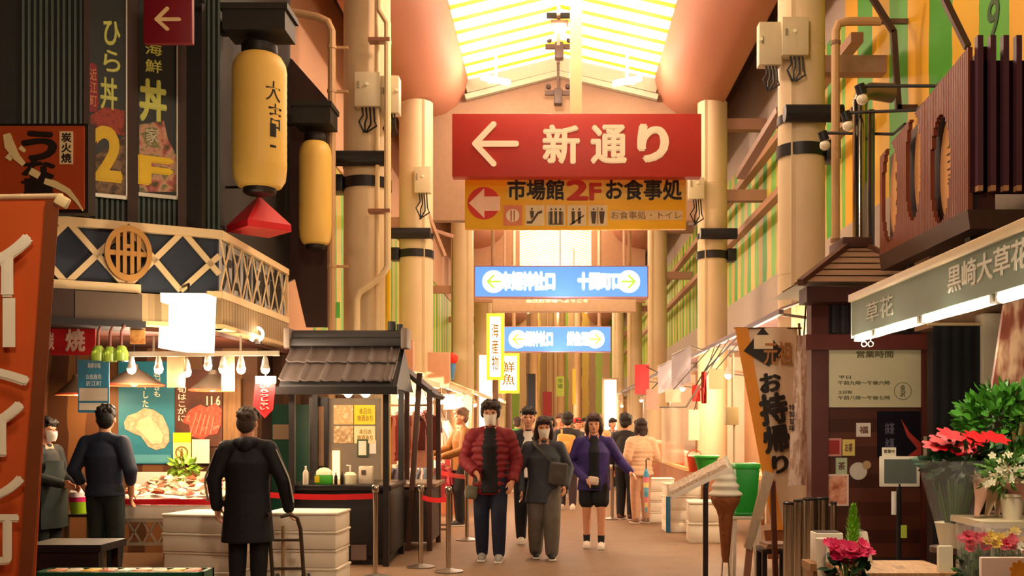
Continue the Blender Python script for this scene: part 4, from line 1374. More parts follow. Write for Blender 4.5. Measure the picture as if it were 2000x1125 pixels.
part('rod_cap', MB().box(P(124, 394, d) + V((0, -.01, 0)), (.06, .03, .05), (0, .5, 0), .008), M('#f0dca8', .5), t)
part('pole', MB().tube([V((p.x - .02, d, 0)), V((p.x - .02, d, p.z + .2))], .016), M('#e8e0d0', .4), t)
part('base', MB().lathe([(.22, 0), (.22, .06), (.1, .1), (.03, .16)], (p.x - .02, d, 0), 24), M('#e8e0d0', .5), t)
# ================================================================== right side: flower shop, wooden sweet shop, brown slatted sign box
SX = 2.3
AW = Fr((SX, 0, 0), -Y, -X)                  # plane of the flower shop's awning front
REDWOOD = M('#5c2c1c', .55, var=.2, scale=5, bump=.1)
BROWNS = M('#6a3322', .6, var=.15, scale=4)
# awning valance
t = thing('shop_awning', (SX, 6.5, 2.2), 'grey green awning front with white shop name and tube lights over the flowers', 'awning')
a0, bT = AW.at(1668, 578)
za, zb = 2.47, 2.2
yN, yF = 4.2, 7.93
part('valance_cloth', MB().bb(SX - .006, SX + .006, yN, yF, 2.19, 2.46), M('#6c7a68', .6, var=.12, scale=2), t)
part('top_rail', MB().bb(SX - .03, SX + .05, yN - .02, yF + .02, 2.45, 2.51, .008), M('#cdb48c', .45, var=.08), t)
part('end_plate', MB().hexa([V((SX - .01, yF, 2.17)), V((SX + .01, yF, 2.17)), V((SX + .01, yF + .01, 2.17)), V((SX - .01, yF + .01, 2.17)), V((SX - .01, yF, 2.47)), V((SX + .35, yF, 2.52)), V((SX + .35, yF + .01, 2.52)), V((SX - .01, yF + .01, 2.47))]), M('#b0b0a4', .5), t)
part('lettering', letters(MB(), AW, '黒崎大草花店', -5.98, -4.75, 2.27, 2.415, c=.01, bold=.04), M('#c8c4b4', .6), t)
part('lettering', letters(MB(), AW, '草花', -7.55, -6.95, 2.25, 2.39, c=.01, bold=.02), M('#a8a898', .6), t)
part('awning_sheet', MB().cloth([[V((SX, yN, 2.5)), V((SX, yF, 2.5))], [V((5.2, yN, 2.84)), V((5.2, yF, 2.84))]], .012), M('#4c4238', .7, var=.12), t)
mb = MB(); mb.bb(SX + .07, SX + .12, yN, yF, 2.16, 2.2)
part('lamp_batten', mb, M('#c8c4a8', .5), t)
for i, (y0, y1) in enumerate(((7.5, 7.9), (6.55, 7.4), (5.45, 6.45), (4.3, 5.35))):
    r = .028 if i != 3 else .035
    tt = thing('tube_light', (SX + .05, (y0 + y1) / 2, 2.16), ('short tube light at the street end of the awning', 'tube light second from the street end of the awning', 'tube light third from the street end of the awning', 'large tube light at the near end of the awning')[i], 'lamp', 'tube lights under the flower shop awning')
    part('tube', MB().tube([(SX + .04, y0, 2.17), (SX + .04, y1, 2.17)], r, 12), E('#fff6dc', 9), tt)
    for ya, yb2 in ((y0 - .03, y0), (y1, y1 + .03)):
        part('end_cap', MB().bb(SX + .01, SX + .07, ya, yb2, 2.145, 2.2), M('#e8e4d0', .5), tt)
    lamp('tube_glow', (SX + .04, (y0 + y1) / 2, 2.1), 20, (1, .88, .66), .12)
t = thing('hook_clips', P(1694, 672, 7.8), 'pair of chrome ring clips hanging below the awning corner', 'clips')
for px in (1688, 1701):
    p = P(px, 672, 7.8)
    part('ring_clip', MB().tube([p + V((.02 * math.cos(k * PI / 8), 0, .02 * math.sin(k * PI / 8))) for k in range(16)], .005, 6).tube([p + V((0, 0, .02)), V((p.x, p.y, 2.19))], .006), CHROME, t)
# walls inside the flower shop
mb = MB(); mb.bb(3.3, 5.5, 8.9, 9.1, 0, 3.4)
struct('wall_shop', mb, M('#2c1c16', .7, var=.15))
mb = MB(); mb.prism(Fr((0, 0, 0), X, -Y), [(0, 0), (.01, 0), (.01, .01)], -.001, .001); mb.bb(3.12, 5.5, 8.55, 8.9, 2.31, 3.2)
struct('wall_lintel', mb, M('#8a6548', .7))
mb = MB(); mb.bb(5.3, 5.4, 3, 9, 0, 3.4)
struct('wall_shop', mb, M('#4a3426', .7))
# black sheet put in for the dark of the open doorway, and white pillar
d = 8.45
fr = FF(d)
t = thing('doorway_dark_sheet', V((P(1876, 700, d).x, d, 1.0)), 'black sheet standing for the dark doorway between the wooden shop and the white pillar', 'curtain')
a0, a1, b0, b1 = fr.rect((1822, 636, 1916, 1080))
g = []
for i in range(9):
    g.append([fr(a0 + (a1 - a0) * j / 24, b0 + (b1 - b0) * i / 8, .007 * math.sin(j * 1.1)) for j in range(25)])
part('dark_cloth', MB().cloth(g, .006), M('#0d0b0a', .9, var=.2), t, smooth=60)
part('curtain_rail', MB().tube([fr(a0 - .05, b1 + .01, .02), fr(a1 + .02, b1 + .01, .02)], .014), M('#b89a70', .4), t)
mb = MB(); mb.fr(fr, (1914, 612, 1972, 752), -.12, .05, .02)
struct('trim_bulkhead', mb, M('#b8a68c', .6))
mb = MB(); mb.fr(FF(8.5), (1912, 745, 1960, 1100), -.1, .0)
struct('trim_jamb', mb, M('#3a2a20', .6))
t = thing('patterned_board', P(1965, 790, 6.4), 'slanted board with brown and cream pattern beside the white bulkhead', 'board')
fr = FF(6.4)
q = fr.at
part('board_face', MB().prism(fr, [q(1936, 770), (q(1962, 594)), q(2080, 560), q(2070, 790)], -.03, 0), blotches('brown_cream', ['#6a2c1c', '#8a4630', '#d8ac88', '#c8906c'], 6, stretch=(1.6, 1, .5)), t)
part('board_leg', MB().bar(fr(*q(2010, 780), -.02), V((fr(*q(2010, 780)).x, 6.42, 0)), .04, .04, Y), M('#5a4636', .6), t)
# ------------------------------------------------ brown slatted sign box above the awning
BX = 3.0
BF = Fr((BX, 0, 0), -Y, -X)
yf, yn = 9.37, 7.36
z0, z1 = 3.05, 4.25
t = thing('slatted_sign_box', (BX, (yf + yn) / 2, z0), 'brown slatted sign box with three tall oval openings above the awning', 'sign')
# side towards the street: its top edge climbs towards the near end
zt_ = lambda y: 3.95 + (yf - y) / (yf - yn) * .27
n = 60
ovals = []
for px0, px1, py0, py1 in ((1732, 1757, 290, 466), (1779, 1803, 232, 424), (1829, 1860, 236, 428)):
    a0, b1 = BF.at(px0, py0); a1, b0 = BF.at(px1, py1)
    ovals.append(((a0 + a1) / 2, (b0 + b1) / 2, (a1 - a0) / 2 * 1.25, (b1 - b0) / 2))
mb = MB()
sw = (yf - yn) / n
for k in range(n):
    a = -yf + (k + .5) * sw
    zt1 = zt_(-a)
    spans = [(z0, zt1)]
    for oa, ob, ra, rb in ovals:
        if abs(a - oa) < ra:
            hh = rb * math.sqrt(1 - ((a - oa) / ra) ** 2)
            spans = [(z0, ob - hh), (ob + hh, zt1)]
    for s0, s1 in spans:
        if s1 > s0:
            mb.fb(BF, a - sw * .36, a + sw * .36, s0, s1, 0, .035)
part('slats', mb, M('#7c3f28', .55, var=.12), t, smooth=0)
part('back_board', MB().prism(BF, [(-yf, z0), (-yn, z0), (-yn, zt_(yn)), (-yf, zt_(yf))], -.16, -.06), M('#44201a', .6), t)
for i, (oa, ob, ra, rb) in enumerate(ovals):
    o = part('oval_panel', MB().prism(BF, disc(BF, oa, ob, ra * .96, 30, rb * .96), -.06, -.04), M('#d0985e', .6, var=.1), t)
    part('lettering', letters(MB(), BF, ('いくら', 'ヨコシ', 'ニコミ')[i], oa - ra * .2, oa + ra * .45, ob - rb * .3, ob + rb * .42, c=-.036, bold=.03, vertical=True), M('#6a4a1c', .6), o)
mb = MB()
fr = FF(yn)
part('front_board', MB().bb(BX - .02, 5.0, yn, yn + .05, z0 + .12, zt_(yn) - .1), M('#3a141e', .6), t)
for k in range(20):
    x = BX + .03 + k * .092
    o = part('front_bar', MB().bb(x - .02, x + .02, yn - .06, yn - .005, z0 + .16, zt_(yn) + .06), M('#54303e', .5, var=.1), t)
    part('bar_foot', MB().bb(x - .018, x + .018, yn - .06, yn - .005, z0 + .12, z0 + .16), M('#c89468', .5), o)
part('base_board', MB().hexa([V((BX - .02, yn, z0 - .14)), V((5, yn, z0 - .14)), V((5, yf, z0 - .14)), V((BX - .02, yf, z0 - .14)), V((BX - .04, yn, z0)), V((5, yn, z0)), V((5, yf, z0)), V((BX - .04, yf, z0))]), M('#4a3024', .6), t)
mb = MB(); mb.bb(BX + .1, BX + .2, yn + .3, yn + .4, 2.7, z0); mb.bb(BX + .1, BX + .2, yf - .4, yf - .3, 2.7, z0); mb.bb(BX + .1, 5.4, yn + .3, yn + .4, 3.0, 3.1)
part('bracket', mb, M('#3a2a22', .6), t)
# the 9 painted on the striped wall
W9 = Fr((3.85, 0, 0), -Y, -X)
t = thing('wall_numeral', W9(*W9.at(1940, 62), .0), 'dark numeral painted on the green stripe above the sign box', 'numeral')
part('lettering', letters_px(MB(), W9, '9', (1930, 8, 1952, 64), c=.006, bold=.02), M('#1f4a1c', .6), t)
# ------------------------------------------------ wooden sweet shop
d = 9.6
fr = FF(d)
x0, x1 = P(1594, 700, d).x, P(1818, 700, d).x
WD = M('#4f2516', .55, var=.22, scale=4, bump=.1)
t = thing('wooden_kiosk', ((x0 + x1) / 2, d, 0), 'dark red timber shop front with a shingled roof and a cream opening hours board', 'shop front')
part('plank_wall', MB().bb(x0, x1, d, d + .12, .25, 2.2), stripes('planks', ['#54291a', '#4a2216', '#5c2e1c', '#451f14'], 'Z', .52, .55), t)
part('plinth', MB().bb(x0 + .02, x1 - .02, d - .005, d + .12, 0, .25), M('#1c1210', .6), t)
mb = MB(); mb.bb(x0 - .06, x0 + .1, d - .06, d + .12, 0, 2.75); mb.bb(x1 - .1, x1 + .05, d - .06, d + .12, 0, 2.75)
part('corner_posts', mb, M('#5a2418', .55, var=.15), t)
part('cross_beam', MB().bb(x0 - .12, x1 + .05, d - .1, d + .0, 2.2, 2.34), M('#6a2a1e', .55, var=.15), t)
part('upper_board', MB().bb(x0, x1, d + .02, d + .1, 2.34, 2.75), M('#2a1a1c', .5), t)
mb = MB()
for k in range(9):
    x = x0 + .16 + k * .085
    mb.bb(x - .02, x + .02, d - .03, d + .02, 2.36, 2.62)
part('grille', mb, M('#3c3438', .4, .3), t)
part('eave_beam', MB().bb(x0 - .16, x1 + .05, d - .3, d + .0, 2.62, 2.76), M('#48221a', .55), t)
# hipped shingle roof
q = fr.at
rz0, rz1 = 2.78, 3.24
xl, xr = x0 - .22, x1 - .05
xc0, xc1 = P(1680, 500, d).x, P(1712, 500, d).x
rows = 6
for k in range(rows):
    f0, f1 = k / rows, (k + 1.05) / rows
    def ring(f, dz):
        return [V((xl + (xc0 - xl) * f, d - .38 + .75 * f, rz0 + (rz1 - rz0) * f + dz)), V((xr + (xc1 - xr) * f, d - .38 + .75 * f, rz0 + (rz1 - rz0) * f + dz)), V((xr + (xc1 - xr) * f, d + 1.0 - .25 * f, rz0 + (rz1 - rz0) * f + dz)), V((xl + (xc0 - xl) * f, d + 1.0 - .25 * f, rz0 + (rz1 - rz0) * f + dz))]
    part('shingle_course', MB().hexa(ring(f0, .012) + ring(f1, 0)), M('#8a6a50', .7, var=.2, scale=14), t)
part('ridge_cap', MB().bb(xc0 - .08, xc1 + .06, d + .3, d + .8, rz1 - .02, rz1 + .08, .015), M('#4a281c', .6), t)
mb = MB(); mb.bar((xl - .02, d - .4, rz0), (xc0, d + .37, rz1 + .02), .06, .06); mb.bar((xr, d - .4, rz0), (xc1, d + .37, rz1 + .02), .05, .05)
part('hip_rafter', mb, M('#5a3424', .6), t)
o = part('hours_board', MB().fr(fr, (1617, 661, 1797, 796), .0, .03, .006), M('#d8cda6', .5, var=.04), t)
mb = MB()
letters_px(mb, fr, '営業時間', (1671, 686, 1742, 699), c=.034, bold=.03)
letters_px(mb, fr, '平日', (1636, 734, 1660, 740), c=.034); letters_px(mb, fr, '午前九時〜午後六時', (1635, 744, 1736, 752), c=.034)
letters_px(mb, fr, '土日祝', (1635, 763, 1662, 769), c=.034); letters_px(mb, fr, '午前八時〜午後七時', (1635, 773, 1736, 781), c=.034)
ca, cb = q(1761, 764)
n = 30
A = [[mb.bm.verts.new(fr(*p, c)) for p in disc(fr, ca, cb, r, n)] for r, c in ((.082, .031), (.082, .034), (.077, .034), (.077, .031))]
for r0, r1_ in zip(A, A[1:] + A[:1]):
    for k in range(n):
        mb.bm.faces.new((r0[k], r0[(k + 1) % n], r1_[(k + 1) % n], r1_[k]))
letters_px(mb, fr, '金沢', (1756, 752, 1766, 775), c=.034, vertical=True)
part('lettering', mb, M('#6a623c', .6), o)
# papers pinned to the timber wall (all within the shop front)
def pinned(r, col, label, text=None, border=None):
    tt = thing('pinned_card', P((r[0] + r[2]) / 2, r[3], d), label, 'notice', None)
    part('card', MB().fr(fr, r, .001, .01), M(border or col, .6), tt)
    if border:
        part('card_face', MB().fr(fr, (r[0] + 4, r[1] + 4, r[2] - 4, r[3] - 4), .01, .013), M(col, .6, var=.2, scale=20) if isinstance(col, str) else col, tt)
    if text:
        W, H = r[2] - r[0], r[3] - r[1]
        part('lettering', letters_px(MB(), fr, text, (r[0] + W * .2, r[1] + H * .25, r[2] - W * .2, r[3] - H * .25), c=.016), M('#7a4a3a', .6), tt)
    return tt
pinned((1672, 826, 1700, 853), '#e6d6c4', 'small white card with a red mark pinned below the hours board', '福')
pinned((1612, 856, 1643, 891), '#a02a24', 'red card with pale border pinned on the timber wall', None, '#d08a7c')
pinned((1645, 858, 1669, 890), '#e0c46a', 'yellow card pinned next to the red card', 'お茶')
pinned((1632, 894, 1654, 926), '#b8c4a0', 'pale green card pinned below the yellow card', '茶')
pinned((1611, 926, 1657, 988), blotches('dessert_photo', ['#7a3020', '#d07a58', '#e8a888', '#4a2018'], 8), 'framed dessert photo pinned low on the timber wall', None, '#e8c8b4')
tt = thing('pinned_card', P(1676, 936, d), 'round pale sticker with a smaller tan disc beside it', 'notice')
part('round_card', MB().prism(fr, disc(fr, *q(1676, 920), .082), .001, .01), M('#d0c4b4', .6), tt)
part('small_disc', MB().prism(fr, disc(fr, *q(1692, 908), .04), .01, .016), M('#b8946c', .6), tt)
# dark poster with a red plume
t2 = thing('dark_poster', P(1768, 900, d), 'dark poster with a red curved plume beside the tablet stand', 'poster')
part('poster_sheet', MB().fr(fr, (1713, 803, 1808, 893), .001, .02), M('#17121c', .3), t2)
part('plume_mark', MB().prism(fr, [q(1758, 818), q(1775, 845), q(1800, 868), q(1800, 888), q(1770, 892), q(1790, 876), q(1770, 852)], .02, .026), M('#b83a2c', .5, var=.3), t2)
mb = MB(); letters_px(mb, fr, '抹茶', (1727, 826, 1745, 848), c=.024); letters_px(mb, fr, '氷菓', (1727, 856, 1745, 876), c=.024)
part('lettering', mb, M('#6a6478', .6), t2)
paper(1804, 852, 1830, 918, 9.45, 'narrow cream paper strip taped at the doorway post', M('#d8c4a4', .6))
# tablet on a stand
d3 = 8.6
fr3 = FF(d3)
p = P(1757, 945, d3)
t3 = thing('tablet_stand', V((p.x, d3, 0)), 'white framed tablet on a black floor stand before the timber wall', 'tablet')
part('tablet_case', MB().fr(fr3, (1719, 891, 1797, 951), -.03, 0, .008), M('#d8ccb8', .4), t3)
part('screen', MB().fr(fr3, (1727, 897, 1790, 944), .0, .003), M('#59605a', .2, spec=.6), t3)
mb = MB(); mb.fr(fr3, (1724, 874, 1751, 893), -.02, -.01)
o = part('top_card', mb, M('#e0d4b8', .6), t3)
part('lettering', letters_px(MB(), fr3, '営業中', (1727, 878, 1748, 885), c=-.007), M('#6a5a4a', .6), o)
part('pole', MB().tube([V((p.x, d3 + .02, .03)), V((p.x, d3 + .02, p.z))], .022), BLACK, t3)
part('base', MB().lathe([(.2, 0), (.2, .015), (.05, .03)], (p.x, d3 + .02, 0), 24), BLACK, t3)
part('paper_roll', MB().tube([P(1746, 960, d3) + V((0, .0, 0)), P(1746, 1005, d3)], .022), M('#d8d0c4', .6), t3)
part('tag', MB().fr(fr3, (1757, 1025, 1768, 1050), .03, .04), M('#a8b83c', .6), t3)
# ------------------------------------------------ takeaway banners on the pole
d = 10.8
fr = FF(d)
q = fr.at
t = thing('takeaway_banner', V((P(1530, 900, d).x, d, 0)), 'leaning white takeaway banner with orange edge and bold black lettering', 'banner')
g = []
for i in range(15):
    v_ = i / 14
    xl_, xr_ = 1436 + 74 * v_, 1558 + 26 * v_
    py = 640 + 395 * v_
    g.append([P(xl_ + (xr_ - xl_) * j / 8, py, d) + V((0, .02 * math.sin(j * .9 + v_ * 5), 0)) for j in range(9)])
part('banner_cloth', MB().cloth(g, .003), M('#f0d4b4', .7, var=.05), t, smooth=60)
g = []
for i in range(15):
    v_ = i / 14
    xl_ = 1436 + 74 * v_
    g.append([P(xl_ - 1, 640 + 395 * v_, d - .035), P(xl_ + 24 - 4 * v_, 640 + 395 * v_, d - .035)])
part('orange_edge', MB().cloth(g, .004), M('#e8942c', .6, var=.1), t)
def slant_letters(mb, ch, r, bold, sh):
    f2 = Fr((0, d - .05, 0), (1, 0, 0), -Y, (sh, 0, 1))
    a0, b1 = fr.at(r[0], r[1]); a1, b0 = fr.at(r[2], r[3])
    me = text_mesh(ch, 0, .5)
    xs = [v.co.x for v in me.vertices]; ys = [v.co.y for v in me.vertices]
    X0, X1, Y0, Y1 = min(xs), max(xs), min(ys), max(ys)
    for k in range(7):
        m2 = me.copy()
        ox, oy = (bold * math.cos(k * PI / 3), bold * math.sin(k * PI / 3)) if k < 6 else (0, 0)
        for v in m2.vertices:
            a = a0 + (a1 - a0) * (v.co.x + ox - X0) / (X1 - X0)
            b = b0 + (b1 - b0) * (v.co.y + oy - Y0) / (Y1 - Y0)
            a += sh * ((b0 + b1) / 2 - b)
            v.co = V((a, d - .05 - .0006 * k + (.003 if v.co.z > 0 else 0), b + .18 * (a - a0)))
        mb.bm.from_mesh(m2)
        bpy.data.meshes.remove(m2)
mb = MB()
for ch, r in (('お', (1484, 733, 1522, 768)), ('持', (1484, 774, 1534, 832)), ('帰', (1491, 836, 1538, 886)), ('り', (1508, 892, 1536, 925))):
    slant_letters(mb, ch, r, .05, .12)
part('lettering', mb, M('#221814', .6), t)
part('diamond_mark', MB().prism(fr, [q(1451, 686), q(1488, 640), q(1530, 690), q(1500, 716)], .04, .046), M('#2a2420', .6), t)
o = part('header_patch', MB().fr(fr, (1471, 655, 1508, 682), .046, .05), M('#f4dcb8', .6), t)
part('lettering', letters_px(MB(), fr, '元祖', (1490, 668, 1545, 712), c=.055, bold=.02), M('#b87a3c', .6), o, 'tan lettering')
part('banner_foot', MB().prism(fr, [q(1492, 1036), q(1532, 1033), q(1536, 1092), q(1500, 1092)], -.01, 0), M('#9a5a34', .7), t)
pl = P(1562, 640, d)
part('pole', MB().tube([V((pl.x + .12, d + .03, 0)), V((pl.x, d + .03, pl.z + .05))], .014), M('#6a4a34', .5), t)
part('top_rod', MB().tube([P(1434, 641, d), P(1566, 641, d)], .01), M('#6a4a34', .5), t)
d = 9.95
fr = FF(d)
t = thing('hanging_notice', P(1558, 948, d), 'long worn paper notice hanging between takeaway banner and timber shop', 'notice')
g = []
for i in range(11):
    v_ = i / 10
    xl_, xr_ = 1556 - 18 * v_, 1586 - 12 * v_
    g.append([P(xl_ + (xr_ - xl_) * j / 4, 655 + 293 * v_, d) + V((0, .012 * math.sin(j + v_ * 4), 0)) for j in range(5)])
part('sheet', MB().cloth(g, .003), blotches('worn_paper', ['#d8a88c', '#f0d0b8', '#b88a70', '#e8c0a4'], 7, stretch=(3, 1, .8)), t, smooth=60)
part('lettering', letters_px(MB(), FF(d - .03), '特製甘味', (1541, 790, 1552, 842), bold=.03, vertical=True), M('#2a1c18', .6), t)
part('hanging_cord', MB().tube([P(1570, 656, d), V((P(1570, 656, d).x + .02, d, 2.66))], .008), BLACK, t)
# electrical box on the near right column foot and lit interior frontage
# ------------------------------------------------ goods at the street edge
# soft-cream display
d = 8.6
c = V((P(1417, 1000, d).x, d, 0))
zs = lambda py: EYE - (py - CY) * d / F
t = thing('ice_cream_display', c, 'giant soft cream cone display on a wire stand', 'display')
prof = []
zb, zt2 = zs(968), zs(890)
lay = 5
for k in range(lay * 8 + 1):
    f = k / (lay * 8)
    rr = .128 * (1 - f) ** .75 + .004
    prof.append((max(.004, rr * (1 + .12 * math.sin(2 * PI * f * lay) * (1 - f))), zb + (zt2 - zb) * f))
part('cream_swirl', MB().lathe([(.10, zb - .01)] + prof, c, 28), M('#d8cbb4', .4, var=.06), t, smooth=60)
cone = [(.022, zs(1098)), (.035, zs(1085)), (.06, zs(1010)), (.078, zs(996)), (.115, zs(982)), (.125, zs(972)), (.12, zs(966))]
m_cone = M('#8a4a22', .55, var=.2, scale=18, bump=.5, bscale=30)
part('cone', MB().lathe(cone, c, 28), m_cone, t)
mb = MB()
for sx in (-.045, .045):
    mb.tube([c + V((sx * .5, 0, zs(1090))), c + V((sx, 0, .01))], .006)
mb.tube([c + V((-.14, 0, .01)), c + V((.14, 0, .01))], .008); mb.tube([c + V((0, -.14, .01)), c + V((0, .14, .01))], .008)
part('wire_stand', mb, CHROME, t)
# slanted menu stand on a black pole
d = 7.6
c = V((P(1378, 1000, d).x, d, 0))
t = thing('menu_stand', c, 'slanted pale menu board on a thin black pole', 'stand')
part('pole', MB().tube([c + V((0, 0, .02)), V((c.x, d, EYE - (952 - CY) * d / F))], .02), M('#2a1a18', .5), t)
part('base', MB().lathe([(.2, 0), (.2, .02), (.04, .04)], c, 24), M('#2a1a18', .5), t)
pA, pB = P(1316, 969, d), P(1424, 914, d)
vv = (pB - pA).normalized()
nb = MB()
th = V((0, .34, .18))
up = V((-.03, 0, .03))
nb.hexa([pA, pB, pB + th * .25, pA + th * .25, pA + up, pB + up, pB + up + th * .25, pA + up + th * .25])
o = part('menu_board', nb, blotches('menu_print', ['#f0dcc4', '#c8a88c', '#e8ccb0', '#8a6a54'], 22), t)
part('front_lip', MB().bar(pA + V((-.02, -.01, -.01)), pB + V((.02, -.01, .0)), .02, .03), M('#f0e0cc', .3), t)
part('bracket', MB().tube([V((c.x, d, EYE - (955 - CY) * d / F)), V((c.x + .02, d + .06, EYE - (938 - CY) * d / F))], .02), BLACK, t)
# leaning wooden A-board
d = 8.2
t = thing('leaning_board', V((P(1490, 1100, d).x, d, 0)), 'worn wooden board leaning on a prop beside the cone display', 'board')
fr = FF(d)
q = fr.at
part('board_face', MB().prism(fr, [q(1494, 919), q(1514, 926), q(1468, 1075), q(1455, 1070)], -.05, 0), blotches('worn_board', ['#6a5848', '#a08468', '#8a6c50'], 6, stretch=(1, 1, .4)), t)
part('leg', MB().bar(fr(*q(1466, 1068), -.03), V((fr(*q(1452, 1140)).x, d, .02)), .05, .04, Y), M('#7a4a30', .6), t)
part('leg', MB().bar(fr(*q(1514, 940), -.1), V((fr(*q(1540, 1140)).x, d + .45, .0)), .04, .04, Y), M('#5a2c1c', .6), t)
# green bin on a white stool
d = 9.7
c = V((P(1455, 1000, d).x, d, 0))
zs = lambda py: EYE - (py - CY) * d / F
t = thing('green_bin', V((c.x, d, zs(1006))), 'bright green lidded plastic bin standing on the white stool', 'bin')
part('bin_body', MB().hexa([V((c.x - .1, d - .1, zs(1005))), V((c.x + .09, d - .1, zs(1005))), V((c.x + .09, d + .1, zs(1005))), V((c.x - .1, d + .1, zs(1005))), V((c.x - .105, d - .12, zs(915))), V((c.x + .115, d - .12, zs(915))), V((c.x + .115, d + .12, zs(915))), V((c.x - .105, d + .12, zs(915)))], .01), M('#1f9a2c', .4, var=.08), t)
part('lid', MB().box((c.x + .005, d, zs(910)), (.24, .26, .05), None, .012), M('#35b840', .4), t)
part('rim_foot', MB().box((c.x - .005, d, zs(1002)), (.24, .24, .03), None, .01), M('#1c8a2a', .4), t)
t = thing('white_stool', (c.x, d, 0), 'white stool carrying the green bin', 'stool')
part('seat', MB().box((c.x, d, zs(1006) - .015), (.3, .28, .03), None, .008), M('#d8c4b0', .5), t)
for sx in (-1, 1):
    for sy in (-1, 1):
        part('leg', MB().bar((c.x + sx * .13, d + sy * .12, 0), (c.x + sx * .11, d + sy * .1, zs(1006) - .03), .03, .03, Y), M('#d8c4b0', .5), t)
# chrome canisters and dark stool at the shop edge
for i, (px, py0, d, r) in enumerate(((1543, 985, 8.3, .055), (1562, 980, 8.2, .05), (1583, 977, 8.0, .06), (1606, 976, 8.1, .05), (1628, 985, 7.4, .022))):
    p = V((P(px, py0, d).x, d, 0))
    t = thing('chrome_post', p, ('polished steel cylinder beside the dark stool', 'polished steel cylinder between its two neighbours', 'polished steel cylinder third from the leaning board', 'polished steel cylinder nearest the timber wall', 'thin polished steel pole in front of the framed dessert photo')[i], 'cylinder', 'polished steel cylinders')
    h = EYE - (py0 - CY) * d / F
    part('tube_body', MB().lathe([(r, 0), (r, h)], p, 24), M('#d4cec2', .16, 1.0, var=0), t)
    part('top_cap', MB().lathe([(r * 1.03, h), (r * 1.03, h + .015), (r * .9, h + .02)], p, 24), M('#3a3836', .3, .8), t)
d = 8.8
c = V((P(1510, 1060, d).x, d, 0))
t = thing('dark_stool', c, 'dark wooden stool with magazines between leaning board and steel cylinders', 'stool')
part('seat', MB().box((c.x, d, .43), (.24, .3, .04), None, .006), M('#2a1a16', .5), t)
for sx in (-1, 1):
    for sy in (-1, 1):
        part('leg', MB().bb(c.x + sx * .1 - .02, c.x + sx * .1 + .02, d + sy * .12 - .02, d + sy * .12 + .02, 0, .41), M('#1f1412', .5), t)
for k in range(2):
    mb = MB(); mb.box((c.x + .01, d - .02, .463 + .02 * k), (.2, .24, .018), (0, 0, .1 * k))
    solo('magazine', mb, M(['#c89a78', '#8a6a54'][k], .5), ['tan magazine lying on the dark stool', 'brown magazine on top of the tan one'][k], 'magazine')
# ================================================================== flowers in front of the flower shop
def pot(p, r, h, m, label, name='flower_pot', rim=True, group=None):
    t = thing(name, p, label, 'pot', group)
    part('pot_body', MB().lathe([(r * .72, 0), (r * .75, .005), (r, h * .97), (r * .98, h)], p, 24), m, t)
    if rim:
        part('rim', MB().lathe([(r * 1.02, h * .9), (r * 1.07, h * .91), (r * 1.07, h), (r * .98, h)], p, 24), m, t)
    return t
rnd = random.Random(21)
G1, G2, G3, G4 = M('#3f7a1e', .5, var=.35, scale=15), M('#1c4424', .5, var=.3, scale=15), M('#5c8a3a', .5, var=.3, scale=15), M('#7fc020', .5, var=.2, scale=15)
PAN = M('#efe4c8', .45, var=.04)
def stems(c, top, n, spread, m, r=.003, base=.3):
    mb = MB()
    for k in range(n):
        an = 2 * PI * k / n + rnd.uniform(-.3, .3)
        rr = spread * rnd.uniform(.2, 1)
        mb.tube([V(c) + V((math.cos(an) * rr * base, math.sin(an) * rr * base, 0)), V(c) + V((math.cos(an) * rr, math.sin(an) * rr, top * rnd.uniform(.85, 1)))], r, 5, False)
    return mb
def petals(mb, p, r, n, dr, cup=.5):
    dr = V(dr).normalized()
    sd = dr.cross(X if abs(dr.x) < .8 else Y).normalized()
    ud = dr.cross(sd)
    for k in range(n):
        an = 2 * PI * k / n
        o = sd * math.cos(an) + ud * math.sin(an)
        tn = dr.cross(o)
        p0, p1, p2 = p, p + (o + dr * cup).normalized() * r * .6, p + (o * 1.0 + dr * cup * .7).normalized() * r
        mb.faces([p0, p1 + tn * r * .32, p2 + tn * r * .12, p2 - tn * r * .12, p1 - tn * r * .32], [(0, 1, 2, 3, 4)])
    return mb
# wooden display table with the potted plants
zt = .74
t = thing('display_table', (1.9, 5.6, 0), 'wooden display table for potted plants in front of the timber shop', 'table')
xq0, xq1 = P(1640, 1110, 5.4).x, P(1850, 1110, 5.4).x
part('table_top', MB().bb(xq0, xq1, 5.25, 5.75, zt - .04, zt), blotches('oak_top', ['#a87c50', '#c89a68', '#8f683f'], 4, stretch=(6, 1, 1)), t)
for x in (xq0 + .03, xq1 - .03):
    for y in (5.3, 5.7):
        part('leg', MB().bb(x - .02, x + .02, y - .02, y + .02, 0, zt - .04), M('#8f683f', .6), t)
# pink cyclamen
def zpx(py, d): return EYE - (py - CY) * d / F
d = 5.1
c = V((P(1655, 1100, d).x, d, zpx(1180, d)))
t = thing('pink_cyclamen', c, 'pot of pink cyclamen with dark leaves at the lower edge', 'plant')
part('pot_body', MB().lathe([(.07, 0), (.095, .12), (.09, .125)], c, 22), M('#8a5a3c', .6), t)
part('foliage', foliage(c + V((0, 0, .17)), (.1, .1, .06), 70, .06, rnd, .9), G2, t)
mb = MB()
for k in range(26):
    q_ = c + V((rnd.uniform(-.1, .1), rnd.uniform(-.08, .05), .25 + rnd.uniform(-.04, .045)))
    petals(mb, q_, .045, 9, (rnd.uniform(-.5, .5), -.6, .8), .5 + rnd.random()); petals(mb, q_, .03, 6, (rnd.uniform(-.5, .5), -.6, .8), 1.6)
part('blossoms', mb, M('#e8306c', .5, var=.15), t)
part('stems', stems(c + V((0, 0, .1)), .15, 16, .09, G3), G3, t)
part('tag', MB().box(c + V((.03, -.09, .15)), (.03, .004, .07), (.2, .3, .2)), M('#f0e4d0', .6), t)
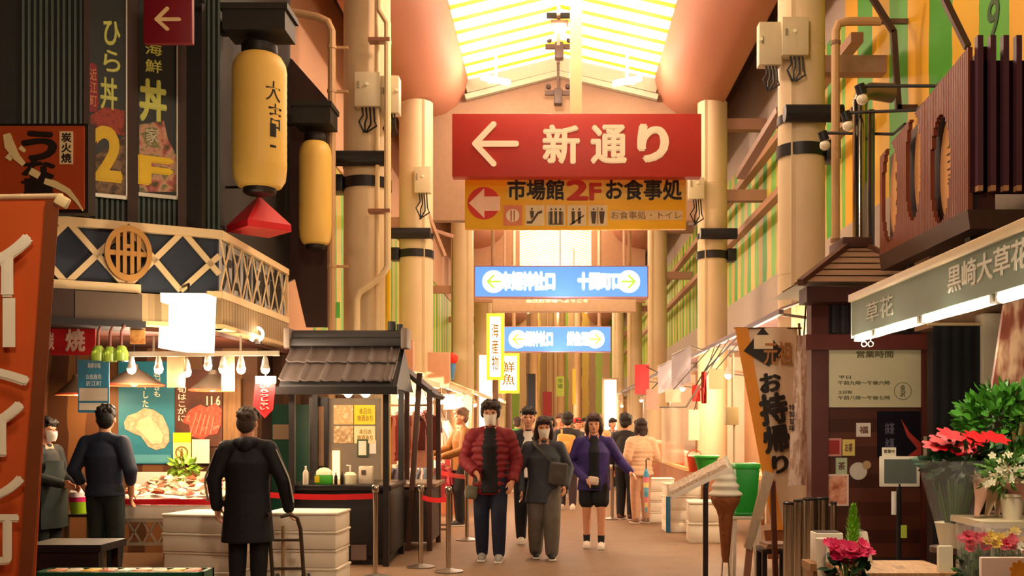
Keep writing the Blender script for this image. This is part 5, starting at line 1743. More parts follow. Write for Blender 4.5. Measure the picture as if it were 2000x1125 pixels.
t = thing('plant_stool', (c.x, c.y, 0), 'small stand under the pink cyclamen', 'stand')
part('stand_top', MB().lathe([(.15, c.z - .03), (.15, c.z)], (c.x, c.y, 0), 24), M('#8f683f', .6), t)
part('leg', MB().tube([(c.x, c.y, 0), (c.x, c.y, c.z - .03)], .03), M('#8f683f', .6), t)
# green spiky conifer
c = V((P(1667, 1085, 5.45).x, 5.45, zt))
t = thing('small_conifer', c, 'bright green pointed little conifer behind the pink cyclamen', 'plant')
part('pot_body', MB().lathe([(.04, 0), (.05, .07)], c, 18), M('#8a6a4c', .6), t)
mb = MB()
for k in range(420):
    f = rnd.random()
    an = rnd.uniform(0, 2 * PI)
    rr = .055 * (1 - f) ** .7 * rnd.uniform(.3, 1)
    p = c + V((rr * math.cos(an), rr * math.sin(an), .07 + .25 * f))
    dr = V((math.cos(an) * .5, math.sin(an) * .5, .9)).normalized()
    sd = V((-math.sin(an), math.cos(an), 0))
    mb.faces([p - sd * .006, p + sd * .006, p + dr * .035], [(0, 1, 2)])
part('foliage', mb, G4, t)
# white planter boxes
d = 5.6
for r, lb in (((1597, 1043, 1652, 1096), 'white planter box behind the small conifer'), ((1672, 1040, 1700, 1096), 'white planter box with a bevelled side beside the small conifer')):
    a, b = P(r[0], r[3], d), P(r[2], r[1], d)
    z0_ = zt if r[0] > 1600 else zt - .0
    t = thing('planter_box', ((a.x + b.x) / 2, d, z0_), lb.replace('a bevelled side', 'one slanted side'), 'planter')
    mb = MB(); k = .03 if r[0] > 1600 else 0
    mb.hexa([V((a.x, d + .05, z0_)), V((b.x + k, d + .05, z0_)), V((b.x + k, d + .17, z0_)), V((a.x, d + .17, z0_)), V((a.x, d + .05, b.z)), V((b.x, d + .05, b.z)), V((b.x, d + .17, b.z)), V((a.x, d + .17, b.z))], .006)
    part('box_body', mb, M('#f2e6d4', .5, var=.05), t)
    mb = MB(); mb.bb(a.x + .01, b.x - .01, d + .06, d + .16, b.z - .02, b.z + .004)
    part('soil', mb, M('#4a3a2c', .8), t)
solo('side_shelf', MB().bb(P(1590, 1100, 5.6).x - .02, xq0 + .0, 5.6, 5.8, zt - .04, zt).bb(P(1590, 1100, 5.6).x, P(1590, 1100, 5.6).x + .03, 5.62, 5.78, 0, zt - .04), M('#a87c50', .6), 'narrow side shelf carrying the white planter box beside the table', 'shelf')
for px, lb in ((1604, 'white tapered cup at the street end of the plants'),):
    d = 5.2
    p = V((P(px, 1090, d).x, d, zpx(1128, d)))
    t = thing('white_cup', p, lb, 'cup')
    part('cup_body', MB().lathe([(.018, 0), (.03, .2), (.027, .2)], p, 18), M('#f4e8d4', .4), t)
    part('stand', MB().tube([V((p.x, p.y, 0)), p], .012).lathe([(.08, 0), (.08, .01)], (p.x, p.y, 0)), METAL, t)
# poinsettia in a tall wrapped bucket
d = 5.9
c = V((P(1862, 1000, d).x, d, zpx(1068, d)))
t = thing('poinsettia_bucket', c, 'red poinsettia above dark leaves in a cream bucket wrapped in clear film', 'plant')
part('bucket', MB().lathe([(.075, 0), (.1, .13), (.105, .14), (.095, .14)], c, 24), PAN, t)
part('stems', stems(c + V((0, 0, .1)), .3, 60, .13, G3, .004), M('#4a6a34', .5, var=.2), t)
part('foliage', foliage(c + V((.07, 0, .48)), (.2, .12, .1), 150, .1, rnd, .6), G2, t)
mb = MB()
for k in range(11):
    q_ = c + V((-.1 + .3 * k / 10 + rnd.uniform(-.02, .02), rnd.uniform(-.09, .05), .6 + .04 * math.sin(k * .9) + rnd.uniform(-.02, .02)))
    petals(mb, q_, .085, 7, (rnd.uniform(-.3, .3), -.5, 1), .15)
part('red_bracts', mb, M('#c8101c', .5, var=.2), t)
FILM = M('#ffffff', .05, var=0, alpha=.12, spec=.8)
part('clear_wrap', MB().lathe([(.1, .13), (.15, .3), (.2, .5)], c, 20, closed=False), FILM, t)
# tall leafy plant at the top right of the flowers
d = 6.3
c = V((P(1975, 1000, d).x, d, zpx(1000, d)))
t = thing('tall_greenery', c, 'tall bush of bright green leaves above the white flowering pot', 'plant')
part('pot_body', MB().lathe([(.09, 0), (.13, .2), (.125, .21)], c, 22), M('#c8b890', .6), t)
part('foliage', foliage(P(1968, 828, d), (.29, .22, .24), 800, .075, rnd, .6), G1, t)
mb = MB(); mb.tube([c + V((0, 0, .1)), c + V((.05, .03, .4)), P(1975, 830, d)], .014); mb.tube([c + V((0, 0, .1)), P(2010, 760, d)], .02)
part('stem', mb, M('#a08a4a', .6), t)
# shelf that carries the pots at the edge
x0_, x1_ = P(1905, 1020, 5.5).x, P(2060, 1020, 5.5).x
zs_ = zpx(1016, 5.5)
t = thing('pot_shelf', ((x0_ + x1_) / 2, 5.6, 0), 'pale shelf carrying the flowering pots by the frame edge', 'shelf')
part('shelf_board', MB().bb(x0_, x1_, 5.4, 5.85, zs_ - .035, zs_), M('#d8c8a4', .5), t)
for x in (x0_ + .04, x1_ - .04):
    for y in (5.45, 5.8):
        part('leg', MB().bb(x - .02, x + .02, y - .02, y + .02, 0, zs_ - .035), M('#b8a884', .5), t)
d = 5.55
c = V((P(1977, 1000, d).x, d, zs_))
t = thing('white_flower_pot', c, 'cream pot of small white blossoms with fresh leaves on the pale shelf', 'plant')
part('pot_body', MB().lathe([(.045, 0), (.062, .125), (.066, .125), (.066, .14), (.058, .14)], c, 24), PAN, t)
part('foliage', foliage(c + V((-.03, 0, .25)), (.12, .08, .09), 130, .065, rnd, .45), G3, t)
mb = MB()
for k in range(46):
    q_ = c + V((-.03 + rnd.uniform(-.12, .12), rnd.uniform(-.09, .05), .26 + rnd.uniform(-.07, .09)))
    petals(mb, q_, .022, 5, (rnd.uniform(-.5, .5), -1, .4), .3)
part('blossoms', mb, M('#f4ecc8', .5), t)
part('pink_wrap', MB().lathe([(.06, .11), (.1, .17), (.13, .2)], c + V((.06, 0, 0)), 16, closed=False), M('#e8a8a0', .5), t)
# kraft paper bouquets lying in a rack
d = 5.58
for i, (pa, pb, col) in enumerate((((1885, 1015), (1915, 940), '#c89a80'), ((1905, 1016), (1940, 930), '#d8bc98'), ((1925, 1017), (1958, 925), '#e0c4a8'), ((1945, 1018), (1968, 930), '#c8a084'))):
    A_, B_ = P(pa[0] + 22, 1016, d + .05 * i), P(pb[0] + 8, pb[1], d + .1 + .05 * i)
    A_.z = zs_ + .012
    dr = (B_ - A_)
    L = dr.length
    t = thing('wrapped_bouquet', A_, 'paper wrapped bouquet leaning on the pale shelf, %s' % ['nearest the poinsettia', 'second from the poinsettia', 'third from the poinsettia', 'nearest the white flowering pot'][i], 'bouquet', 'wrapped bouquets on the shelf')
    M4 = dr.to_track_quat('Z', 'Y').to_matrix().to_4x4()
    part('paper_cone', MB().lathe([(.012, 0), (.03, L * .5), (.062, L), (.055, L)], A_, 14, M4, .5), M(col, .7, var=.15), t)
    part('flower_heads', foliage(B_, (.05, .03, .035), 40, .035, rnd, .7), M(['#d8cfc0', '#e8dcc8', '#f0e8d8', '#d8a8a0'][i], .5), t)
# cut flowers in sleeves in the front trough
d = 4.7
x0_, x1_ = P(1868, 1100, d).x, P(2040, 1100, d).x
zb_ = .55
t = thing('flower_trough', ((x0_ + x1_) / 2, d, 0), 'green trough holding the sleeves of cut flowers', 'trough')
mb = MB(); mb.bb(x0_, x1_, d - .14, d - .12, .3, zb_ + .12); mb.bb(x0_, x1_, d + .12, d + .14, .3, zb_ + .12); mb.bb(x0_, x0_ + .02, d - .14, d + .14, .3, zb_ + .12); mb.bb(x1_ - .02, x1_, d - .14, d + .14, .3, zb_ + .12); mb.bb(x0_, x1_, d - .14, d + .14, .28, .3)
part('trough_body', mb, M('#2c4a2c', .5), t)
for x in (x0_ + .04, x1_ - .04):
    part('leg', MB().bb(x - .02, x + .02, d - .1, d + .1, 0, .28), M('#2c4a2c', .5), t)
cols = [('#d8284c', 'deep pink'), ('#e83a5c', 'pink'), ('#f0c818', 'yellow'), ('#f4ecd0', 'white'), ('#d83050', 'rose pink'), ('#f0d030', 'bright yellow'), ('#f8f0d8', 'cream'), ('#e8b818', 'golden')]
for i in range(8):
    x = x0_ + .05 + (x1_ - x0_ - .1) * i / 7
    y = d + (.05 if i % 2 else -.06)
    c = V((x, y, .31))
    col, nm = cols[i]
    t = thing('flower_bunch', c, '%s cut flower bunch in a clear sleeve in the green trough' % nm, 'flowers', 'cut flower bunches in the trough')
    top = zpx(1062 + rnd.uniform(-8, 14), d) - .31
    part('stems', stems(c, top, 18, .06, G3, .003, .4), G3, t)
    part('foliage', foliage(c + V((0, 0, top * .78)), (.06, .05, .08), 60, .06, rnd, .35), G1 if i % 2 else G2, t)
    mb = MB()
    for k in range(8):
        q_ = c + V((rnd.uniform(-.055, .055), rnd.uniform(-.06, .03), top + rnd.uniform(-.03, .035)))
        petals(mb, q_, .03, 7, (rnd.uniform(-.4, .4), -.8, .7), .8); petals(mb, q_, .02, 5, (0, -.6, 1), 1.5)
    part('blossoms', mb, M(col, .5, var=.15), t)
    part('clear_sleeve', MB().lathe([(.03, .05), (.075, top * 1.12)], c, 14, closed=False), FILM, t)
d = 4.45
mb = MB(); mb.fr(FF(d), (1917, 1089, 2040, 1240), -.03, 0, .004)
t = thing('pale_box', V((P(1980, 1100, d).x, d, 0)), 'pale box front with a yellow flower print below the cut flowers', 'box')
part('box_front', mb, M('#e8cfc0', .4, var=.06), t)
mb = MB(); mb.fr(FF(d), (1930, 1240, 2030, 1290), -.03, -.01)
p = P(1980, 1240, d); mb.bb(p.x - .1, p.x + .1, d, d + .03, 0, p.z)
part('box_foot', mb, M('#c8b0a0', .5), t)
part('flower_print', petals(MB(), P(1990, 1114, d) + V((0, -.004, 0)), .045, 9, (0, -1, 0), .1), M('#f0a030', .5), t)
t = thing('white_panel_stand', V((P(1847, 1100, 5.3).x, 5.3, 0)), 'plain white upright panel beside the cut flowers', 'panel')
mb = MB(); p0_, p1_ = P(1834, 1067, 5.3), P(1861, 1067, 5.3)
mb.bb(p0_.x, p1_.x, 5.3, 5.33, .05, p0_.z)
part('panel_face', mb, M('#f6ecd0', .5), t)
part('foot', MB().bb(p0_.x - .02, p1_.x + .02, 5.22, 5.41, 0, .05), M('#d8c8b0', .5), t)
t = thing('bucket_stand', (P(1862, 1100, 5.9).x, 5.9, 0), 'narrow stand under the poinsettia bucket', 'stand')
zc_ = zpx(1068, 5.9)
part('stand_top', MB().lathe([(.13, zc_ - .03), (.13, zc_)], (P(1862, 1100, 5.9).x, 5.9, 0), 24), M('#5a4030', .6), t)
part('leg', MB().tube([(P(1862, 1100, 5.9).x, 5.9, 0), (P(1862, 1100, 5.9).x, 5.9, zc_ - .03)], .04), M('#5a4030', .6), t)

zc_ = zpx(1000, 6.3)
xc_ = P(1975, 1000, 6.3).x
t = thing('plant_stand', (xc_, 6.3, 0), 'tall stand under the bush of bright green leaves', 'stand')
part('stand_top', MB().lathe([(.15, zc_ - .03), (.15, zc_)], (xc_, 6.3, 0), 24), M('#5a4030', .6), t)
for k in range(3):
    an = k * 2.1
    part('leg', MB().tube([(xc_ + .14 * math.cos(an), 6.3 + .14 * math.sin(an), 0), (xc_ + .1 * math.cos(an), 6.3 + .1 * math.sin(an), zc_ - .03)], .016), M('#5a4030', .6), t)
# ================================================================== stalls further down the street
def table(x0, x1, y0, y1, z, label, top='#c89a70', body='#8a6248', cloth=False):
    t = thing('stall_table', ((x0 + x1) / 2, (y0 + y1) / 2, 0), label, 'table')
    part('table_top', MB().bb(x0, x1, y0, y1, z - .05, z), M(top, .5, var=.1), t)
    if cloth:
        part('table_skirt', MB().bb(x0 + .02, x1 - .02, y0 + .02, y1 - .02, .0, z - .05), M(body, .6, var=.15), t)
    else:
        for x in (x0 + .05, x1 - .05):
            for y in (y0 + .05, y1 - .05):
                part('leg', MB().bb(x - .025, x + .025, y - .025, y + .025, 0, z - .05), M(body, .5), t)
    return t
# ---- right side: lilac awnings along the shops
AWN = M('#a89098', .6, var=.12, scale=1.5)
for i, (y0, y1) in enumerate(((11.0, 15.4), (15.5, 21.0), (21.3, 28.0), (29.2, 37), (37.5, 46))):
    t = thing('shop_awning', (3.0, (y0 + y1) / 2, 2.75), 'lilac grey sloping awning over the shops across the street, %s' % ['nearest the takeaway banner', 'second from the takeaway banner', 'third from the takeaway banner', 'fourth from the takeaway banner', 'farthest from the takeaway banner'][i], 'awning', 'lilac awnings')
    part('awning_sheet', MB().cloth([[V((2.42, y0 + (y1 - y0) * k / 6, 2.74)) for k in range(7)], [V((3.1, y0 + (y1 - y0) * k / 6, 2.98 + (.02 if k % 2 else 0))) for k in range(7)], [V((3.85, y0 + (y1 - y0) * k / 6, 3.2)) for k in range(7)]], .02), AWN, t)
    part('front_rail', MB().bb(2.4, 2.45, y0, y1, 2.69, 2.74), M('#6a5a60', .5), t)
    for y in (y0 + .1, y1 - .1):
        part('bracket', MB().bar((2.44, y, 2.7), (3.9, y, 2.5), .03, .03), M('#8a7870', .5), t)
# vinyl flaps
for i, (px0, px1, py0, py1, d, sk) in enumerate(((1312, 1349, 676, 745, 16.8, 18), (1285, 1312, 702, 757, 19.5, 14))):
    t = thing('vinyl_flap', P((px0 + px1) / 2, py1, d), ['grey blue vinyl flap hanging from the awning over the fish boxes', 'smaller grey blue vinyl flap hanging further down the awning'][i], 'flap')
    g = []
    for r in range(6):
        g.append([P(px0 + (px1 - px0) * c / 5 - 0, py0 + (py1 - py0) * r / 5 + sk * (1 - c / 5), d) + V((0, .03 * math.sin(c + r), 0)) for c in range(6)])
    part('flap_sheet', MB().cloth(g, .006), M('#a8a0ac', .4, var=.1), t, smooth=60)
    part('hanging_rod', MB().tube([P(px0, py0 + sk, d), P(px1, py0, d), V((2.5, P(px1, py0, d).y, 2.7))], .012), METAL, t)
# shop fronts on the right: back walls lit by bulbs
mb = MB()
for y in (15.6, 21.2, 28.6, 37.2):
    mb.bb(3.2, 3.9, y - .06, y + .06, 0, 2.9)
struct('wall_partition', mb, M('#f0dcc2', .6, var=.08))
rnd = random.Random(5)
for i, y in enumerate((12.6, 14.6, 16.9, 19.6, 23, 26, 30, 34, 39, 44)):
    bulb(V((2.85, y, 2.32)), 'lit bulb under the awnings of the far side shops, %s from the takeaway banner' % ['first', 'second', 'third', 'fourth', 'fifth', 'sixth', 'seventh', 'eighth', 'ninth', 'tenth'][i], 'lamp', 'bulbs under the lilac awnings', 95 if i < 6 else 110, .06, True, .41, 14)
table(2.15, 3.15, 13.6, 15.4, .82, 'long produce table behind the foam boxes under the lilac awning', '#e0b878', '#c89a6a')
table(2.05, 2.56, 16.2, 20.4, .82, 'long table of packed goods beyond the first produce table', '#e0b878', '#b07a58', True)
table(2.1, 3.1, 22, 28, .82, 'far table of goods beside the third right column', '#d8a878', '#a86a50', True)
# produce trays with fruit
pc_ = ['#f0c040', '#f4dc90', '#f0a850', '#f8f0d0', '#e8c860', '#d8e070']
n_ = 0
for y in (13.8, 14.15, 14.5, 14.85, 15.2):
    for x in (2.33, 2.65, 2.97):
        t = thing('produce_tray', (x, y, .82), 'tray of yellow produce on the table behind the foam boxes', 'tray', 'produce trays on the right table')
        mb = MB(); mb.bb(x - .15, x + .15, y - .14, y + .14, .82, .86, .006)
        part('tray_base', mb, M('#f0e4cc', .5), t)
        for k in range(5):
            part('produce_piece', MB().ball((x + rnd.uniform(-.09, .09), y + rnd.uniform(-.09, .09), .9), rnd.uniform(.035, .055), 10), M(pc_[(n_ + k) % 6], .45), t)
        n_ += 1
for y in (16.6, 17.4, 18.2, 19.0, 19.8):
    for x in (2.32,):
        mb = MB(); mb.box((x, y, .916), (.4, .5, .19), None, .01)
        solo('goods_carton', mb, M(rnd.choice(['#e8c8a0', '#f0dcc0', '#d89a70', '#f4e8d0', '#e87a5a']), .6), 'carton of goods on the long table beyond the produce', 'carton', 'cartons on the right tables')
for y in (22.5, 23.5, 24.5, 25.5, 26.5, 27.5):
    mb = MB(); mb.box((2.5, y, .962), (.5, .7, .28), None, .01)
    solo('goods_carton', mb, M(rnd.choice(['#e8c8a0', '#f0dcc0', '#d89a70', '#d8503c']), .6), 'carton of goods on the far table by the third right column', 'carton', 'cartons on the far right table')
# clear vinyl curtain and red noren
t = thing('vinyl_curtain', P(1318, 920, 14.3), 'clear vinyl curtain hanging over the produce table', 'curtain')
g = [[P(1292 + 44 * c / 8, 796 + 108 * r / 5, 14.3) + V((0, .03 * math.sin(c * 1.3), 0)) for c in range(9)] for r in range(6)]
part('curtain_sheet', MB().cloth(g, .004), M('#f0d8c0', .15, var=.05, alpha=.45), t, smooth=60)
part('curtain_rail', MB().tube([P(1288, 795, 14.3), P(1340, 795, 14.3), V((2.43, 14.3, 2.7))], .014), METAL, t)
for i, (px0, px1, py0, py1, d, col, lb) in enumerate(((1370, 1380, 726, 788, 13.2, '#a82420', 'narrow red cloth strip hanging beside the second column'), (1352, 1368, 752, 784, 15, '#c02c24', 'red cloth hanging above the produce table'), (1240, 1268, 712, 770, 24.0, '#d83a40', 'red cloth banner hanging from the far awning'), (1262, 1284, 760, 800, 21, '#e88a7a', 'pink cloth banner below the far awning'))):
    t = thing('cloth_strip', P((px0 + px1) / 2, py1, d), lb, 'cloth')
    g = [[P(px0 + (px1 - px0) * c / 4, py0 + (py1 - py0) * r / 4, d) + V((0, .02 * math.sin(c * 2 + r), 0)) for c in range(5)] for r in range(5)]
    part('cloth_sheet', MB().cloth(g, .006), M(col, .7, var=.15), t, smooth=60)
    p = P((px0 + px1) / 2, py0, d)
    part('hanging_cord', hang(p, .01), BLACK, t)
# foam boxes on the right, standing on the floor
stack(1.58, 15.9, .5, .4, .17, 4, 0, 'foam box in the far stack by the belt post', 'foam boxes in the far stack', False)
stack(1.78, 14.5, .5, .42, .17, 4, .05, 'foam box in the middle stack before the produce table', 'foam boxes in the middle stack', False)
stack(1.92, 13.2, .44, .4, .265, 2, -.04, 'large foam box in the near stack by the menu stand', 'foam boxes in the near stack', False)
mb = MB(); mb.bb(1.54, 1.60, 14.27, 14.285, .0, .5)
solo('blue_tape', mb, M('#2a78a8', .5), 'blue tape strip down the middle foam box stack', 'tape')
t = thing('orange_basket', P(1356, 932, 13.9), 'orange plastic basket on the edge of the produce table', 'basket')
p = V((P(1356, 930, 13.9).x, 13.9, .865))
part('basket_body', MB().lathe([(.07, 0), (.1, .2), (.105, .2), (.105, .21), (.09, .21)], p, 18), M('#e84a24', .45), t)
part('handle', MB().tube([p + V((.1 * math.cos(a_), 0, .2 + .1 * math.sin(a_))) for a_ in [k * PI / 8 for k in range(9)]], .007), M('#e84a24', .45), t)
t = thing('green_basket', P(1382, 930, 13.5), 'wide green plastic basket beside the orange basket', 'basket')
p = V((P(1378, 930, 13.7).x, 13.65, .865))
part('basket_body', MB().lathe([(.1, 0), (.16, .2), (.175, .2), (.175, .22), (.15, .22)], p, 18), M('#1f8a24', .45), t)
part('rim', MB().lathe([(.17, .2), (.182, .205), (.182, .225), (.17, .23)], p, 18), M('#2aa030', .45), t)
# belt at right beyond purple jacket
s7 = V((.9, 16.3, 0)); s8 = V((1.5, 16.6, 0))
stanchion(s7, 'belt post behind the purple jacketed walker', .86, 'belt posts along the street'); stanchion(s8, 'belt post in front of the couple', .86)
belt(s7, s8, 'red belt in front of the couple', .82, .09)
# cylindrical column casing lit warm with a bracket box
t = thing('meter_box', P(1430, 830, 11.7), 'small cream electrical box beside the takeaway banner', 'box')
fr = FF(11.7)
part('box_body', MB().fr(fr, (1418, 795, 1443, 830), -.12, 0, .006), M('#d8c08c', .5), t)
part('conduit', MB().tube([P(1431, 796, 11.75), P(1431, 690, 11.75)], .015).tube([P(1434, 828, 11.75), P(1434, 905, 11.75), V((P(1434, 905, 11.75).x, 11.75, 0))], .015), M('#d8c8a0', .5), t)
# small products on a rack near the menu stand
lamp('shop_front_light', (2.75, 12.6, 2.2), 60, (1, .82, .5), .12)
lamp('shop_front_light', (3.05, 11.25, 2.3), 70, (1, .82, .5), .12)
lamp('shop_front_light', (2.4, 17.6, 2.2), 80, (1, .82, .5), .12)
# ---- left side
mb = MB()
for y in (17.0, 23, 30):
    mb.bb(-3.85, -3.2, y - .06, y + .06, 0, 2.7)
struct('wall_partition', mb, M('#f0dcc2', .6, var=.08))
for i, (y0, y1, z) in enumerate(((14.4, 18.4, 2.25), (19.2, 25.5, 2.3), (26, 34, 2.4), (35, 46, 2.5))):
    t = thing('shop_awning', (-3.0, (y0 + y1) / 2, z), 'pale sloping awning over the shops beyond the kiosk, %s' % ['nearest the kiosk', 'second from the kiosk', 'third from the kiosk', 'farthest from the kiosk'][i], 'awning', 'pale awnings on the kiosk side')
    part('awning_sheet', MB().cloth([[V((-2.1, y0 + (y1 - y0) * k / 6, z)) for k in range(7)], [V((-2.9, y0 + (y1 - y0) * k / 6, z + .3)) for k in range(7)], [V((-3.8, y0 + (y1 - y0) * k / 6, z + .5)) for k in range(7)]], .02), M('#e0c09a', .6, var=.1), t)
    part('front_rail', MB().bb(-2.13, -2.08, y0, y1, z - .1, z), M('#f0d8a8', .5), t)
    for y in (y0 + .1, y1 - .1):
        part('bracket', MB().bar((-2.12, y, z - .04), (-3.8, y, z - .2), .03, .03), M('#a08a70', .5), t)
for i, y in enumerate((14.9, 16.3, 17.8, 20, 22, 24.5, 27.5, 31, 36, 42)):
    bulb(V((-2.45, y, (2.25 if y < 19 else 2.3 if y < 25.7 else 2.4 if y < 34.5 else 2.5) - .28)), 'lit bulb under the awnings beyond the kiosk, %s from the kiosk' % ['first', 'second', 'third', 'fourth', 'fifth', 'sixth', 'seventh', 'eighth', 'ninth', 'tenth'][i], 'lamp', 'bulbs under the pale awnings', 150 if i < 6 else 120, .07, True, .25, 16)
table(-2.2, -1.6, 17.2, 21.5, .8, 'long goods table beyond the clothes rail', '#e8c090', '#c07a5a', True)
table(-2.2, -1.6, 23, 29, .8, 'far goods table beyond the first goods table', '#e8c090', '#b07a5a', True)
for y in (17.5, 18.3, 19.1, 19.9, 20.7):
    for x in (-1.9,):
        mb = MB(); mb.box((x, y, .902), (.46, .5, .2), None, .01)
        solo('goods_carton', mb, M(rnd.choice(['#f0dcc0', '#e8b890', '#e87a6a', '#f8ecd0', '#d8503c']), .6), 'carton of goods on the goods table beyond the clothes rail', 'carton', 'cartons on the left table')
for y in (23.4, 24.4, 25.4, 26.4, 27.4, 28.4):
    mb = MB(); mb.box((-1.9, y, .952), (.5, .7, .3), None, .01)
    solo('goods_carton', mb, M(rnd.choice(['#f0dcc0', '#e8b890', '#e8a86a', '#f8ecd0']), .6), 'carton of goods on the far goods table', 'carton', 'cartons on the far left table')
# lit showcase
t = thing('lit_showcase', P(843, 915, 15.9), 'small glowing white showcase box beside the clothes', 'showcase')
fr = FF(15.9)
part('case_box', MB().fr(fr, (828, 874, 858, 914), -.25, 0, .008), E('#ffe6a8', 1.6), t)
p = P(843, 914, 15.9)
part('case_stand', MB().bb(p.x - .1, p.x + .1, 15.92, 16.12, 0, p.z), M('#c89a6a', .6), t)
# clothes rails with garments
def garment(p, w, h, m, label, group):
    t = thing('hanging_garment', p, label, 'garment', group)
    n = 7
    g = []
    for i in range(8):
        v_ = i / 7
        ww = w * (.55 + .45 * min(1, v_ * 5)) * (1 + .08 * v_)
        g.append([p + V((ww * (j / (n - 1) - .5), .03 * math.sin(j * 1.7 + v_ * 2), -h * v_ - (.05 * abs(j / (n - 1) - .5) * 2 if i == 0 else 0))) for j in range(n)])
    mb = MB(); mb.cloth(g, .035)
    part('body', mb, m, t, smooth=60)
    for s in (-1, 1):
        part('sleeve', MB().tube([p + V((s * w * .35, 0, -.06)), p + V((s * w * .55, 0, -h * .3)), p + V((s * w * .6, 0, -h * .55))], [.06, .055, .05], 10, flat=.6), m, t)
    part('hanger', MB().tube([p + V((-w * .3, 0, -.03)), p + V((0, 0, .03)), p + V((w * .3, 0, -.03))], .008, 6).tube([p + V((0, 0, .03)), p + V((0, 0, .09))], .006, 6), METAL, t)
    return t
def rail(a, b, h, label):
    t = thing('clothes_rail', ((a[0] + b[0]) / 2, (a[1] + b[1]) / 2, 0), label, 'clothes rail')
    part('top_tube', MB().tube([(a[0], a[1], h), (b[0], b[1], h)], .016), CHROME, t)
    for q in (a, b):
        part('upright', MB().tube([(q[0], q[1], .03), (q[0], q[1], h)], .016), CHROME, t)
        part('foot', MB().bb(q[0] - .2, q[0] + .2, q[1] - .02, q[1] + .02, 0, .03), METAL, t)
rail((-2.55, 14.6), (-1.75, 14.6), 1.78, 'clothes rail behind the dark lean-to with upper garments')
rail((-2.45, 15.25), (-1.55, 15.25), 1.0, 'low clothes rail near the short red belt')
for i, (x, col, h, nm) in enumerate(((-2.42, '#d8a090', .75, 'dusty pink'), (-2.2, '#8a3a3c', .7, 'wine red'), (-1.98, '#c89a8c', .8, 'beige pink'), (-1.82, '#5a2428', .55, 'dark red'))):
    garment(V((x, 14.6, 1.69)), .3, h, M(col, .8, var=.15), '%s garment on the rail behind the dark lean-to' % nm, 'garments on the tall rail')
for i, (x, col, nm) in enumerate(((-2.3, '#4a4a58', 'slate grey'), (-2.1, '#e0d0c0', 'off white'), (-1.9, '#5a6a7a', 'blue grey'), (-1.7, '#c8505a', 'rose red'))):
    garment(V((x, 15.25, .91)), .28, .55, M(col, .8, var=.15), '%s garment on the low rail near the short red belt' % nm, 'garments on the low rail')
for i, (px, py, d, col, nm) in enumerate(((826, 800, 16.4, '#e86a70', 'coral red'), (858, 815, 16.8, '#f0e0d0', 'white'), (875, 840, 17.2, '#d85a64', 'red checked'), (846, 830, 16.0, '#f0b8a8', 'pale pink'))):
    p = P(px, py, d)
    t = garment(p, .34, .6, M(col, .8, var=.2, scale=14), '%s garment hanging under the nearest pale awning' % nm, 'garments under the pale awning')
    part('hanging_cord', hang(p + V((0, 0, .08))), BLACK, t)
# beige sign boxes above the left awnings
t = thing('shop_sign', P(862, 758, 18.6), 'beige blank sign box above the pale awnings beyond the kiosk', 'sign')
fr = FF(18.6)
part('sign_box', MB().fr(fr, (832, 688, 878, 756), -.18, 0, .01), M('#d8a888', .6), t)
p = P(836, 756, 18.6); part('bracket', MB().bb(-3.8, P(832, 700, 18.6).x, 18.62, 18.7, p.z + .1, p.z + .2), M('#8a6a54', .6), t)
t = thing('hanging_ball', P(884, 705, 19.3), 'red ball ornament hanging beside the beige sign box', 'ornament')
p = P(884, 700, 19.3)
part('ball_body', MB().ball(p, .11), M('#e0402c', .4), t)
part('tail', MB().lathe([(.02, -.4), (.06, -.12), (.05, -.08)], p, 12), M('#4a8ac8', .5), t)
part('hanging_cord', MB().tube([p + V((0, 0, .1)), V((p.x, p.y, 5.1)), V((-2.56, 18.85, 5.2))], .006), BLACK, t)
t = thing('shop_sign', P(800, 690, 16.0), 'square beige panel sign above the kiosk side roof', 'sign')
fr = FF(14.15)
part('sign_box', MB().fr(fr, (775, 664, 806, 730), -.2, 0, .01), M('#d8a080', .6, var=.1), t)
part('sign_strut', MB().bb(-3.8, P(778, 700, 14.15).x, 14.2, 14.28, 2.5, 2.58), M('#8a5a40', .6), t)
# far decorations at the end of the street
for i, (px0, px1, py0, py1, d, col, lb) in enumerate(((1086, 1102, 735, 774, 34, '#a8b84a', 'pale green banner hanging beyond the second blue sign'), (1030, 1046, 730, 800, 44, '#2a2a34', 'dark hanging banner far down the street'), (1118, 1124, 720, 790, 40, '#e8c84a', 'thin yellow banner far down the street'), (1060, 1078, 765, 820, 48, '#8a2c2c', 'dark red banner at the end of the street'))):
    t = thing('hanging_banner', P((px0 + px1) / 2, py1, d), lb, 'banner')
    part('banner_cloth', MB().fr(FF(d), (px0, py0, px1, py1), -.02, 0), M(col, .7, var=.15), t)
    if i == 0:
        part('lettering', letters_px(MB(), FF(d), '市場', (px0 + 3, py0 + 4, px1 - 3, py0 + 24), c=.004, vertical=True), M('#4a6a2c', .6), t)
    p = P((px0 + px1) / 2, py0, d)
    part('hanging_cord', MB().tube([p, V((p.x, p.y, 8.5))], .02), M('#a88a6a', .6), t)
for i, (x, y) in enumerate(((-1.1, 52), (.3, 54), (1.2, 56), (-.3, 58))):
    struct('pillar', MB().tube([(x, y, 0), (x, y, 8.1)], .22, 20), M(['#b08a60', '#a88458', '#c09a70', '#9a7a50'][i], .6))
for k, (x, y) in enumerate(((-1.6, 50), (1.6, 50), (0, 55), (-2.0, 40), (2.0, 42))):
    lamp('far_shop_light', (x, y, 2.4), 150, WARM, .2)
